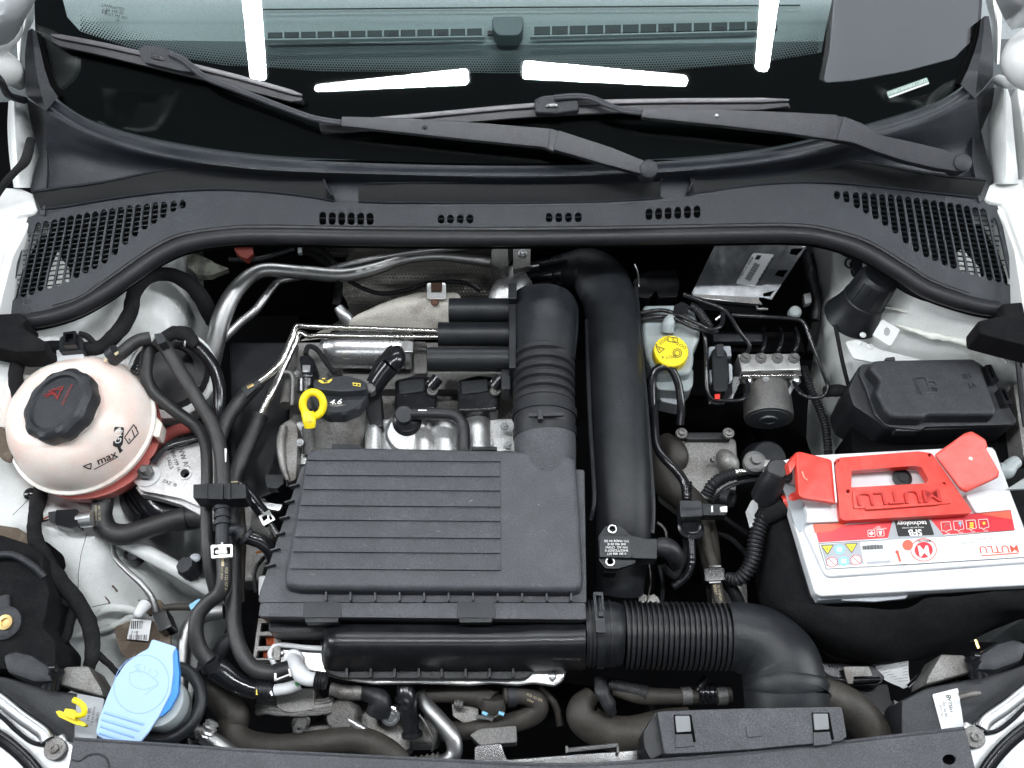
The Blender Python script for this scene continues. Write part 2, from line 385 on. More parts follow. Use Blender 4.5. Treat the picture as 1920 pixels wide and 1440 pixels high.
# the workshop's ceiling tubes, hung where their mirror images in the windscreen say they are
lampmat = pm('lit_lamp_diffuser', (.9, .9, .9), .5, emit=((.95, .98, 1.0), 170)); lamphouse = pm('grey_lamp_housing', (.3, .3, .3), .5)
for (a, b, w0, w1, lb) in [((462, -95), (483, 150), 17, 14, 'bright ceiling strip lamp mirrored at the left of the windscreen'),
                       ((1455, -95), (1430, 132), 19, 11, 'bright ceiling strip lamp mirrored at the right of the windscreen'),
                       ((590, 166), (877, 144), 5, 14, 'bright ceiling strip lamp mirrored low, left of the windscreen centre'),
                       ((981, 131), (1289, 152), 16, 9, 'bright ceiling strip lamp mirrored low, right of the windscreen centre')]:
    A = Vector(a); Bp = Vector(b); d = (Bp - A).normalized(); nn = Vector((-d.y, d.x))
    q = rnd([A + nn * w0, Bp + nn * w1, Bp - nn * w1, A - nn * w0], 6, 2)
    T = [refl(*x) for x in q]
    t = new_obj('ceiling_strip_lamp', None, None, sum(T, Vector()) / len(T)); t['label'] = lb; t['category'] = 'lamp'; t['group'] = 'strip lamps on the workshop ceiling'
    b_ = B(); b_.prism(T, [x + Vector((0, 0, .02)) for x in T]); b_.mk('diffuser', lampmat, t, flat=True)
    c_ = sum(T, Vector()) / len(T); b_ = B(); b_.prism([c_ + (x - c_) * 1.03 + Vector((0, 0, .021)) for x in T], [c_ + (x - c_) * 1.03 + Vector((0, 0, .06)) for x in T]); b_.mk('housing', lamphouse, t)

q = rnd([(1572, -60), (1850, -120), (1862, 40), (1836, 62), (1790, 108), (1700, 132), (1600, 150), (1548, 154), (1560, 90)], 6, 2)  # unseen glowing panel, added to make the grey reflection in the glass
T = [refl(*x, z=2.3) for x in q]
t = new_obj('reflection_panel', None, None, sum(T, Vector()) / len(T)); t['label'] = 'added glowing panel, out of view, that makes the grey reflection at the right end of the windscreen'; t['category'] = 'light panel'
b = B(); b.prism(T, [x + Vector((0, 0, .02)) for x in T]); b.mk('diffuser', pm('dim_reflection_glow', (.8, .8, .8), .5, emit=((.86, .88, 1.0), 2.4)), t, flat=True)
c_ = sum(T, Vector()) / len(T); b = B(); b.prism([c_ + (x - c_) * 1.02 + Vector((0, 0, .021)) for x in T], [c_ + (x - c_) * 1.02 + Vector((0, 0, .06)) for x in T]); b.mk('housing', lamphouse, t)
ws = thing('windscreen', 'tinted windscreen with black ceramic border above the black cowl', 'windscreen', (960, 300, 9))
low = [(84, 150), (98, 172), (120, 196), (180, 230), (300, 263), (480, 290), (700, 302), (960, 307), (1220, 300), (1430, 280), (1600, 240), (1740, 198), (1800, 165), (1822, 130)]
lowc = [tuple(q) for q in crv([(a, b, 0) for a, b in low], 4)]
B().slab([(1850, -140), (60, -140), (66, 60)] + [(a, b) for a, b, _ in lowc][::1] + [(1838, 60)], G, .5, 0, off=0).mk('glass', M['glass'], ws)
fr_top = [(116, -140), (118, 0), (126, 32), (150, 58), (260, 96), (420, 122), (600, 133), (960, 137), (1250, 132), (1420, 118), (1540, 98), (1547, 60), (1560, 0), (1575, -140)]
b = B(); b.sheet([(62, -140), (66, 60)] + [(a, c - 1) for a, c, _ in lowc] + [(1838, 60), (1848, -140)] + fr_top[::-1], G, -.6)
b.mk('ceramic_border', M['frit'], ws, flat=True)
b = B()
ft = [(q.x, q.y) for q in crv([(a, c, 0) for a, c in fr_top[3:11]], 24)]
for k, (x, y) in enumerate(ft[::1]):
    pass
xs = 150
def fty(x):
    for (a, c), (a2, c2) in zip(ft, ft[1:]):
        if a <= x <= a2: return c + (c2 - c) * (x - a) / max(1e-6, a2 - a)
    return ft[-1][1]
row = 0
for r_ in range(9):
    x = 152 + (2.6 if r_ % 2 else 0)
    while x < 1535:
        y = fty(x) - 3 - r_ * 4.4; rad = 2.2 - r_ * .21
        b.sheet(circ(x, y, rad, 6), G, -.58); x += 5.2
b.mk('dotted_fade_band', M['frit'], ws, kind='stuff', flat=True)
# approval mark on the glass, serial number plate behind it
b = B()
for k, st in enumerate(['LAMINATED', 'E8 43R-00', 'DOT M2 AS1', '-II-']): b.text(st, G, 212 + k * 3, 14 + k * 8, 8, -12, off=.1)
b.text('E8', G, 196, 22, 11, -12, off=.1); b.mk('approval_mark', M['ink'], ws, flat=True)
vin = thing('serial_number_plate', 'small pale green serial number plate behind the windscreen corner', 'plate', (1700, 170, 10))
b = B(); b.sheet(rnd([(1662, 172), (1738, 145), (1743, 157), (1666, 184)], 3), G, .06); b.mk('plate', pm('pale_green_plate', (.22, .34, .30), .5), vin, flat=True)
b = B(); b.text('XW8AT6NH6KK126925', G, 1701, 163, 9, 19.5, off=.1, sx=.86); b.sheet([(1667, 181), (1741, 154), (1742, 157), (1668, 184)], G, .1); b.mk('lettering', M['inkw'], vin, flat=True)

# dashboard seen through the glass
da = thing('dashboard', 'pale grey dashboard top with demister slots seen through the windscreen', 'dashboard', (960, 60, 5))
rows = [[(-60, 190, 4), (500, 200, 4), (960, 205, 4), (1500, 200, 4), (1980, 190, 4)],
        [(-60, 100, 4.6), (500, 105, 4.6), (960, 110, 4.6), (1500, 105, 4.6), (1980, 100, 4.6)],
        [(-60, 72, 4.9), (500, 78, 4.9), (960, 84, 4.9), (1500, 78, 4.9), (1980, 72, 4.9)],
        [(-60, 45, 5.8), (500, 48, 5.8), (960, 50, 5.8), (1500, 48, 5.8), (1980, 45, 5.8)],
        [(-60, 20, 6.2), (500, 20, 6.2), (960, 20, 6.2), (1500, 20, 6.2), (1980, 20, 6.2)],
        [(-60, -120, 6.4), (500, -120, 6.4), (960, -120, 6.4), (1500, -120, 6.4), (1980, -120, 6.4)]]
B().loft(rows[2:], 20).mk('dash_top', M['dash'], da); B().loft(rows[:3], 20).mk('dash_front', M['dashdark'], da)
slotbed = pm('dark_slot_bed', (.05, .06, .06), .7)
for x0, x1, y0, y1, dy in [(500, 905, 62, 56, 0), (1000, 1432, 56, 46, 0)]:
    b = B(); b.slab([(x0, y0 - 3 - (3 if x0 > 950 else -2)), (x1, y1 - 6 if x0 > 950 else y1 - 3), (x1, y1 + 8 if x0 > 950 else y1 + 10), (x0, y0 + 9)], 6.1, .2, 0); b.mk('demister_slot', slotbed, da)
    k = int((x1 - x0) / 31)
    for i in range(k + 1):
        x = x0 + (x1 - x0) * i / k; y = y0 + (y1 - y0) * i / k
        B().slab([(x - 1.6, y - 6), (x + 1.6, y - 6), (x + 1.6, y + 9), (x - 1.6, y + 9)], 6.5, .5, 0).mk('slot_divider', M['dash'], da)
        if i % 3 == 1: B().slab([(x + 9, y + 1), (x + 26, y + 1), (x + 26, y + 9), (x + 9, y + 9)], 6.3, .3, .05).mk('slot_foot', M['plastic'], da)
    B().slab([(x0 - 6, y0 + 10), (x1 + 4, y1 + 10), (x1 + 4, y1 + 13), (x0 - 6, y0 + 13)], 6.5, .6, .1).mk('slot_lip', M['dash'], da)
b = B(); b.slab(rnd([(922, 31), (982, 30), (980, 56), (972, 66), (934, 66), (925, 56)], 8), 8, 2, .5, 3); b.mk('light_sensor', pm('dark_teal_grey_plastic', (.10, .13, .14), .4, grain=(900, .4)), da)
b = B(); b.tube([(480, 18, 6.8), (960, 14, 6.8), (1500, 10, 6.8)], 1.5, 6); b.mk('seam_line', slotbed, da)

# ---------------------------------------------------------------- cowl
CW = plane3((70, 400, 5.5), (1840, 376, 5.5), (960, 440, 4.6))
cow = thing('cowl_cover', 'wide charcoal plastic cowl cover with grilles below the windscreen', 'cowl', (960, 380, 5))
def gp(u, v, o=0): return G.p(u, v, o)
R0 = [gp(a, c, .25) for a, c in [(88, 176), (120, 200), (180, 234), (300, 267), (480, 294), (700, 306), (960, 311), (1220, 304), (1430, 284), (1600, 244), (1740, 202), (1800, 169), (1822, 150)]]
R1 = [gp(a, c, .5) for a, c in [(82, 184), (118, 210), (180, 244), (300, 277), (480, 303), (700, 315), (960, 319), (1220, 312), (1430, 293), (1600, 254), (1740, 212), (1800, 179), (1826, 160)]]
R2 = [gp(a, c, 1.5) for a, c in [(84, 200), (118, 228), (180, 258), (300, 293), (480, 317), (700, 326), (960, 331), (1220, 324), (1430, 305), (1600, 270), (1740, 230), (1800, 200), (1830, 178)]]
R3 = [P(*q) for q in [(86, 290, 7.6), (120, 292, 7.6), (200, 306, 7.6), (320, 318, 7.4), (480, 333, 7.2), (700, 345, 7.0), (960, 350, 7), (1220, 343, 7), (1430, 326, 7.2), (1600, 305, 7.4), (1740, 290, 7.5), (1800, 275, 7.5), (1838, 262, 7.5)]]
R4 = [P(*q) for q in [(70, 402, 5.6), (120, 394, 5.6), (200, 382, 5.6), (320, 372, 5.6), (480, 366, 5.6), (700, 382, 5.6), (960, 386, 5.6), (1220, 380, 5.6), (1430, 360, 5.6), (1600, 356, 5.6), (1740, 362, 5.6), (1800, 368, 5.6), (1842, 378, 5.6)]]
b = B(); b.loft([R0, R1, R2, R3, R4], 60, 4); b.mk('upper_panel', M['cowl'], cow, ang=70)
# side borders
for pts in ([(40, 178, 9), (86, 206, 10), (89, 260, 8.6), (88, 330, 7.2), (84, 404, 5.7), (74, 402, 5.6), (56, 352, 6), (72, 292, 7), (62, 240, 8)],
            [(1862, 146, 9), (1868, 180, 8.5), (1840, 244, 7.5), (1862, 335, 6), (1848, 372, 5.6), (1836, 380, 5.7), (1830, 335, 7), (1822, 300, 7.4), (1824, 240, 8.6), (1827, 186, 10)]):
    b = B(); b.slab(pts, 0, 1.2, .15); b.mk('side_border', M['plastic'], cow)
# pillar fins: two facets meeting on a ridge
for o_, r_, i_ in [([(52, 58), (47, 95), (46, 135), (48, 178), (86, 209)], [(60, 53), (63, 85), (66, 120), (72, 155), (86, 208)], [(68, 60), (76, 95), (84, 130), (94, 160), (109, 182)]),
                   ([(1854, 30), (1860, 65), (1863, 105), (1862, 143), (1828, 186)], [(1846, 30), (1844, 62), (1840, 98), (1834, 135), (1828, 185)], [(1839, 36), (1835, 68), (1826, 100), (1814, 132), (1801, 158)])]:
    f = [o_, r_, i_]; V = []; k = 5
    for row, of in zip(f, (1.2, 2.0, 1.2)): V += [gp(a, c, of) for a, c in row]
    V += [gp(a, c, -1.5) for (a, c) in o_] + [gp(a, c, -1.5) for a, c in i_]
    Fs = []
    for j_ in range(4): Fs += [[j_, j_ + 1, k + j_ + 1, k + j_], [k + j_, k + j_ + 1, 2 * k + j_ + 1, 2 * k + j_], [j_, j_ + 1, 3 * k + j_ + 1, 3 * k + j_], [2 * k + j_, 2 * k + j_ + 1, 4 * k + j_ + 1, 4 * k + j_]]
    Fs += [[0, k, 2 * k, 4 * k, 3 * k], [4, k + 4, 2 * k + 4, 4 * k + 4, 3 * k + 4]]
    b = B(); b.add(V, Fs); b.mk('pillar_fin', M['plastic'], cow, ang=12)
b = B(); b.slab([gp_ for gp_ in [(1836, 40), (1826, 75), (1810, 115), (1792, 157), (1802, 160), (1814, 140), (1828, 112), (1838, 76)]], G, .8, 0, off=.2)
b.mk('fin_seal', M['void'], cow)
b = B(); b.slab([(69, 58), (78, 90), (88, 118), (100, 150), (115, 178), (108, 183), (92, 162), (76, 120)], G, .8, 0, off=.2); b.mk('fin_seal', M['void'], cow)
# upright lip flaps
for T, Bt in [([(60, 360), (120, 352), (200, 341), (270, 326), (330, 317), (400, 314), (480, 318), (560, 328), (604, 334), (612, 350), (622, 366)], [(77, 393), (130, 386), (200, 374), (270, 364), (330, 358), (400, 355), (480, 358), (560, 366), (604, 373), (615, 375), (628, 377)]),
              ([(672, 344), (760, 343), (960, 341), (1130, 337), (1234, 333), (1239, 338)], [(672, 378), (760, 380), (960, 381), (1130, 378), (1234, 372), (1239, 370)]),
              ([(1290, 360), (1297, 345), (1303, 324), (1400, 308), (1480, 299), (1560, 299), (1640, 307), (1740, 326), (1850, 338)], [(1286, 366), (1294, 365), (1304, 363), (1400, 348), (1480, 342), (1560, 342), (1640, 349), (1740, 360), (1836, 371)])]:
    bt = [CW.p(a, c, .2) for a, c in Bt]
    tp = [P(a, c, 7.6) for a, c in T]
    tp[0] = P(*T[0], 6.9); n = len(T)
    back = [q + Vector((0, .003, 0)) for q in tp]; bb = [q + Vector((0, .003, -.003)) for q in bt]
    V = tp + bt + back + bb; Fs = []
    for j in range(n - 1): Fs += [[j, n + j, n + j + 1, j + 1], [j, j + 1, 2 * n + j + 1, 2 * n + j], [2 * n + j, 2 * n + j + 1, 3 * n + j + 1, 3 * n + j]]
    Fs += [[0, 2 * n, 3 * n, n], [n - 1, 2 * n - 1, 4 * n - 1, 3 * n - 1]]
    b = B(); b.add(V, Fs); b.mk('lip_flap', M['flap'], cow, ang=50)
    b = B(); b.tube([q + Vector((0, 0, .0006)) for q in tp], rc=.11, n=6, res=3); b.mk('flap_edge', M['cowl'], cow)
    b = B(); b.tube([q + Vector((0, 0, .0004)) for q in bt], rc=.13, n=6, res=3); b.mk('flap_bead', M['cowl'], cow)
# grille plate with real slots
lc = [(53.4, 436, 25.3, 563), (73.5, 417, 42, 557), (88, 414, 58, 553), (103.5, 411, 74, 546), (118.5, 407, 91, 541), (134, 404, 108, 536), (149.6, 401, 125, 529), (164.6, 398.5, 141.6, 522), (180, 396, 159, 513), (196, 392.5, 176, 505), (212, 390, 194.5, 494.6), (228, 387.6, 214, 478), (244, 385, 233.5, 459), (260, 383.5, 252, 444), (276, 381.6, 270, 431), (292, 379.7, 288, 419.6), (308.4, 378, 304.7, 409), (327, 376, 323.5, 398), (343, 375, 342, 391)]
def stadium(x0, y0, x1, y1, r):
    d = Vector((x1 - x0, y1 - y0)).normalized(); nn = Vector((-d.y, d.x)); A = Vector((x0, y0)) + d * r; C = Vector((x1, y1)) - d * r
    a0 = math.atan2(nn.y, nn.x)
    return [tuple(A + Vector((math.cos(a0 + math.pi * k / 5), math.sin(a0 + math.pi * k / 5))) * r) for k in range(6)] + [tuple(C + Vector((math.cos(a0 + math.pi + math.pi * k / 5), math.sin(a0 + math.pi + math.pi * k / 5))) * r) for k in range(6)]
holes = []
for (a, c, d_, e) in lc:
    holes.append(stadium(a, c, d_, e, 5.9))
    sh = lambda x, y: (1912 - x + (343 - x) * .012, y - 17 - (343 - x) / 290 * 10)
    holes.append(stadium(*sh(a, c), *sh(d_, e), 5.9))
cv = [(605 + 17.8 * k, 397 + .3 * k, 422) for k in range(6)] + [(827 + 18 * k, 402, 419) for k in range(4)] + [(1029.5 + 18.2 * k, 399 - .3 * k, 417) for k in range(4)] + [(1217 + 18 * k, 391 - 1.2 * k, 413 - .8 * k) for k in range(6)]
for x, y0, y1 in cv: holes.append(stadium(x, y0, x, y1, 6.6))
top_e = [(62, 398), (120, 388), (200, 376), (330, 360), (400, 356), (520, 363), (640, 378), (960, 382), (1285, 372), (1400, 350), (1500, 343), (1640, 350), (1850, 372)]
bot_e = [(1905, 580), (1815, 566), (1740, 540), (1690, 509), (1615, 465), (1540, 442), (1480, 436), (1400, 436), (1200, 440), (960, 443), (700, 442), (500, 439), (420, 441), (350, 453), (300, 475), (250, 509), (200, 544), (150, 573), (60, 597), (-2, 590)]
outl = top_e + [(1868, 380), (1876, 402), (1886, 430), (1894, 452), (1906, 505), (1919, 572)] + bot_e + [(8, 540), (24, 470), (30, 452), (44, 432), (52, 408)]
b = B(); b.plate(outl, holes, CW, .3); b.mk('grille_panel', M['cowl'], cow, flat=True)
for k in range(24):
    for side in (0, 1):
        y = 378 + 8.9 * k; seg = []
        for x in (343, 250, 150, 60, 14):
            yy = y + (343 - x) * .13
            seg.append((x, yy))
        # keep the louver inside the slotted area
        lo = [(343, 389), (288, 418), (214, 477), (125, 527), (25, 562)]
        def ymax(x):
            for (a, c), (a2, c2) in zip(lo, lo[1:]):
                if a2 <= x <= a: return c + (c2 - c) * (a - x) / (a - a2)
            return 566
        seg = [(x, yy) for x, yy in [(343 - j * 10, y + j * 1.3) for j in range(34)] if yy < ymax(x) + 3 and yy > 372 and x > 22 + (563 - yy) * .22]
        if len(seg) < 2: continue
        seg = [seg[0], seg[-1]]
        if side: seg = [sh(*q) for q in seg]
        b = B(); b.tube([CW.p(*seg[0], -.42), CW.p(*seg[1], -.42)], rc=.085, n=5, flat=1.6); b.mk('louver', M['cowl'], cow)
for x0, x1, y, y2 in [(598, 702, 409, 411), (820, 889, 410.5, 410.5), (1022, 1092, 408, 407), (1210, 1315, 402, 396)]:
    b = B(); b.tube([CW.p(x0, y, -.35), CW.p(x1, y2, -.35)], rc=.09, n=5, flat=1.6); b.mk('louver', M['cowl'], cow)
# dark tray under the grilles, with white body showing at the outer ends
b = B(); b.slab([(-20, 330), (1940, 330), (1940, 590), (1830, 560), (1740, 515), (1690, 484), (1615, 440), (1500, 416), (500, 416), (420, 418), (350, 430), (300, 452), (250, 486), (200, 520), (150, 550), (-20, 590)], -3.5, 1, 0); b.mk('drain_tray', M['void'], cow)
for pts in ([(96, 500), (108, 470), (116, 486), (128, 500), (130, 532), (80, 545)], [(46, 462), (60, 440), (66, 420), (74, 424), (66, 445), (50, 472)], [(1836, 400), (1846, 396), (1868, 440), (1876, 470), (1866, 462), (1846, 425)], [(1796, 470), (1806, 465), (1816, 480), (1836, 500), (1840, 520), (1800, 512)]):
    b = B(); b.slab(pts, -3.0, .4, .1); b.mk('white_body_showing', M['white'], cow)
# weatherstrip
wsx = [(46, 604), (100, 594), (150, 577), (200, 549), (250, 514), (300, 480), (350, 458), (420, 446), (500, 443), (700, 446), (960, 447), (1200, 444), (1400, 440), (1480, 440), (1540, 446), (1615, 470), (1690, 514), (1740, 545), (1815, 570), (1870, 580)]
wst = thing('weatherstrip', 'thick black rubber weatherstrip curving along the cowl edge above the engine', 'seal', (960, 449, 5))
b = B(); b.tube([CW.p(a, c, 1.0) for a, c in wsx], r=15.5, n=16, res=8); b.mk('bulb', M['rubber'], wst)
b = B(); b.tube([CW.p(a + (-8 if 180 < a < 380 else (8 if 1560 < a < 1760 else 0)), c - 17, .9) for a, c in wsx[1:-1]], r=5, n=8, res=8); b.mk('clip_bead', M['rubber'], wst)
b = B(); b.tube([CW.p(a, c + 8, -.8) for a, c in wsx], r=12, n=10, res=8); b.mk('flange', M['void'], wst)

# ---------------------------------------------------------------- wipers
def wiper(label, blade, conn, rod, arm, hinge, foot, piv, rivet):
    w = thing('wiper', label, 'wiper', (*piv, 8), 'windscreen wipers')
    bl = [(a, c, .9) for a, c in blade]
    def strip(pl, o, w0, th, mat, nm, par=w):          # long flat bar with tapering width
        T = []; n = len(pl); pts = [Vector(q[:2]) for q in pl]; U = []; D = []
        for i, q in enumerate(pts):
            d = (pts[min(n - 1, i + 1)] - pts[max(0, i - 1)]).normalized(); nn = Vector((-d.y, d.x)); ww = w0[i] if isinstance(w0, list) else w0
            U.append(q + nn * ww); D.append(q - nn * ww)
        b = B(); b.slab([tuple(q) for q in U + D[::-1]], G, th, .1, off=o); return b.mk(nm, mat, par)
    up = crv([(a, c, 0) for a, c in blade], 4); n = len(up)
    strip([(q.x, q.y + 6) for q in up], 2.0, [3 if i in (0, n - 1) else 9 + 4 * math.sin(math.pi * i / (n - 1)) for i in range(n)], .5, M['blade'], 'blade_spoiler')
    strip([(q.x, q.y - 3) for q in up], 2.5, [2 if i in (0, n - 1) else 4.5 for i in range(n)], .4, pm('pale_grey_blade_edge', (.11, .105, .115), .28), 'blade_rib')
    strip([(q.x + 2, q.y + 10) for q in up], 1.2, 3, 1.0, M['rubber'], 'rubber_edge')
    b = B(); b.slab(rnd([(conn[0] + a, conn[1] + c) for a, c in conn[2]], 5), G, 1.4, .35, 3, off=3.4); cn = b.mk('connector', M['plastic'], w)
    b = B(); b.slab(rnd([(conn[0] + a * .28 - 8, conn[1] + c * .22 + 2) for a, c in conn[2]], 3), G, .3, .05, 2, off=3.6); b.mk('lock_window', M['gloss'], cn)
    b = B(); r4 = crv([(a, c, 0) for a, c in rod], 5); b.tube([G.p(q.x, q.y, 3.6) for q in r4], r=7, n=10, res=1, flat=.55); b.mk('rod', M['wiper'], w)
    strip(arm[0], 4.3, arm[1], 1.1, M['wiper'], 'arm')
    strip(hinge[0], 4.2, hinge[1], 1.2, M['wiper'], 'hinge')
    strip(foot[0], 4.5, foot[1], 1.5, M['wiper'], 'foot')
    b = B(); b.lathe(G.p(*piv, 4.2), G.n, [(1.25, -2.5), (1.25, .2), (1.15, .5), (.9, .62), (.1, .66)], 24); b.mk('pivot_cap', M['plastic'], w)
    b = B(); b.ball(G.p(*rivet, 4.35), .28); b.mk('rivet', M['zinc'] if rivet[0] > 1200 else M['wiper'], w)
wiper('left wiper whose blade lies high across the left of the windscreen', [(95, 68), (200, 88), (320, 116), (450, 148), (566, 181)],
      (300, 105, [(-40, -14), (-28, -21), (5, -17), (50, 2), (62, 30), (40, 28), (-28, 12), (-38, 0)]),
      [(318, 100), (345, 113), (375, 138), (400, 152), (470, 178), (540, 205), (590, 222), (640, 230)],
      ([(640, 227), (760, 235), (900, 247), (1030, 259)], [9, 14, 17, 18]),
      ([(1024, 258), (1046, 266)], [19, 20]), ([(1042, 262), (1075, 272), (1140, 292), (1200, 312), (1222, 319)], [19, 18, 17, 13, 11]), (1216, 318), (796, 239))
wiper('right wiper whose blade lies low above the cowl centre', [(600, 236), (800, 218), (1000, 200), (1200, 192), (1480, 190)],
      (1042, 196, [(-40, -10), (-25, -17), (20, -21), (42, -16), (44, 12), (0, 18), (-38, 16)]),
      [(1040, 183), (1080, 180), (1110, 184), (1140, 197), (1170, 207), (1210, 212)],
      ([(1204, 211), (1350, 220), (1480, 230), (1568, 239)], [9, 15, 20, 24]),
      ([(1560, 238), (1582, 243)], [22, 24]), ([(1576, 240), (1610, 250), (1645, 268), (1700, 283), (1760, 297), (1806, 309)], [23, 20, 16, 19, 19, 14]), (1803, 306), (1344, 217))
b = B(); b.slab(rnd([(598, 228), (650, 224), (658, 238), (612, 248), (600, 242)], 4), G, .9, .3, off=1.6); b.mk('blade_end_cap', M['blade'], None, 'grey end cap of the right wiper blade under the left arm', 'wiper end cap')
# ================================================================ CAR BODY AND BAY LINING
b = B(); b.slab([(-900, 300), (2800, 300), (2700, 1700), (-800, 1700)], -62, 2, 0); b.mk('bay_floor', M['void'], None, kind='structure')
body = thing('car_body', 'white painted wings, pillars and inner panels round the engine bay', 'car body', (30, 380, 6))
# wings with the flange gap
B().slab([(-160, 340), (40, 352), (62, 362), (70, 392), (60, 400), (27, 404), (-6, 508), (-90, 660), (-260, 660)], 6, 5, .5).mk('wing', M['white'], body)
B().slab([(29, 408), (60, 405), (46, 440), (24, 482), (4, 560), (-10, 620), (-70, 640), (-2, 508)], 5.2, 3, .2).mk('wing_flange', M['white'], body)
B().slab([(2080, 330), (1880, 335), (1855, 345), (1846, 372), (1858, 378), (1884, 381), (1922, 490), (1990, 640), (2160, 640)], 6, 5, .5).mk('wing', M['white'], body)
B().slab([(1882, 385), (1862, 383), (1884, 420), (1902, 470), (1916, 560), (1925, 600), (1975, 620), (1918, 490)], 5.2, 3, .2).mk('wing_flange', M['white'], body)
# door pillars, hinge posts
b = B(); b.loft([[(16, 190, 10), (14, 240, 9), (18, 300, 8), (26, 352, 6.5)], [(26, 186, 12), (28, 240, 11), (32, 300, 9), (40, 352, 7)], [(48, 182, 9.5), (58, 240, 8), (66, 290, 6.5), (56, 352, 6)], [(70, 180, 4), (80, 240, 3), (80, 300, 3), (70, 352, 3)]], 16); b.mk('hinge_pillar', M['apron'], body)
b = B(); b.loft([[(1850, 180, 4), (1844, 240, 3), (1850, 300, 3), (1858, 345, 3)], [(1870, 160, 10), (1862, 235, 9), (1866, 300, 7), (1866, 345, 6)], [(1886, 160, 12), (1886, 235, 11), (1888, 300, 9), (1884, 345, 7)], [(1896, 190, 9), (1900, 240, 9), (1906, 300, 8), (1910, 345, 6)]], 16); b.mk('hinge_pillar', M['apron'], body)
B().slab([(-200, 170), (24, 182), (20, 240), (24, 300), (18, 352), (-200, 352)], -4, 3, 0).mk('door_gap', M['void'], body)
B().slab([(1890, 150), (2100, 150), (2100, 345), (1904, 345), (1900, 280), (1888, 230)], -4, 3, 0).mk('door_gap', M['void'], body)
B().slab([(1906, 160), (2060, 150), (2060, 345), (1932, 345)], 8, 3, .4).mk('door_edge', M['white'], body)
# roof pillars and mirror arms
b = B(); b.loft([[(30, -90, 17), (30, 20, 16), (32, 70, 14), (34, 130, 11)], [(50, -90, 19), (50, 20, 17), (42, 70, 14), (38, 130, 11)], [(74, -90, 16), (68, 20, 15), (50, 70, 12), (44, 130, 9)]], 14); b.mk('roof_pillar', M['white'], body)
b = B(); b.loft([[(1842, -90, 16), (1848, 0, 15), (1858, 40, 12), (1862, 110, 9)], [(1856, -90, 19), (1862, 0, 17), (1868, 50, 14), (1868, 120, 11)], [(1876, -90, 17), (1878, 0, 16), (1878, 50, 14), (1874, 120, 11)]], 14); b.mk('roof_pillar', M['white'], body)
mir = thing('door_mirror', 'white door mirror with grey glass at the far left above the wing', 'mirror', (0, 60, 22))
b = B(); b.ball(P(-64, 34, 24), 7.0, (1, .7, .8)); b.mk('housing', M['white'], mir)
b = B(); b.loft([[(-120, 84, 30), (0, 86, 30), (34, 62, 30), (48, 30, 31)], [(-120, 20, 35), (-20, 30, 36), (40, 20, 35), (66, 2, 34)], [(-120, -60, 37), (0, -60, 38), (60, -60, 38), (88, -60, 37)]], 12); b.mk('lower_shell', M['mirrorgrey'], mir)
b = B(); b.tube([(-60, 122, 20), (-10, 124, 18), (20, 136, 15), (38, 158, 12)], r=[40, 36, 26, 12], n=18); b.mk('foot', M['white'], mir)
b = B(); b.tube([(-30, 120, 21), (0, 150, 20), (16, 178, 17), (46, 188, 13)], r=7, n=8); b.mk('gasket', M['rubber'], mir)
mir = thing('door_mirror', 'white door mirror shell at the far right above the wing', 'mirror', (1915, 60, 22))
b = B(); b.ball(P(1956, 110, 24), 5.0, (1, .9, .8)); b.mk('housing', M['white'], mir)
b = B(); b.loft([[(1858, -20, 33), (1880, 30, 30), (1896, 56, 28)], [(1880, -40, 35), (1915, 10, 33), (1935, 50, 28)], [(1930, -60, 36), (1975, 0, 34), (1990, 60, 30)]], 12); b.mk('lower_shell', M['mirrorgrey'], mir)
b = B(); b.tube([(1980, 110, 20), (1935, 140, 18), (1896, 156, 15), (1872, 150, 12)], r=[30, 20, 11, 10], n=16); b.mk('foot', M['apron'], mir)
ha = B(); ha.tube([(-30, 400, 6), (8, 345, 9), (30, 320, 10), (48, 300, 10), (58, 262, 10)], r=[7, 7, 7, 9, 8], n=10); ha.mk('door_harness', M['tape'], None, 'black taped wiring harness running down beside the left hinge pillar', 'wiring harness')
for pts, lb in (([(-60, 590), (40, 585), (50, 600), (40, 612), (86, 640), (84, 658), (30, 660), (-60, 640)], 'black plastic hinge block at the left end of the weatherstrip'),
                ([(1878, 568), (1980, 560), (1980, 660), (1900, 642), (1836, 625), (1834, 600), (1882, 590)], 'black plastic hinge block at the right end of the weatherstrip')):
    B().slab(pts, 5, 4, .4).mk('hinge_block', M['felt'], None, lb, 'hinge block', 'bonnet hinge blocks')

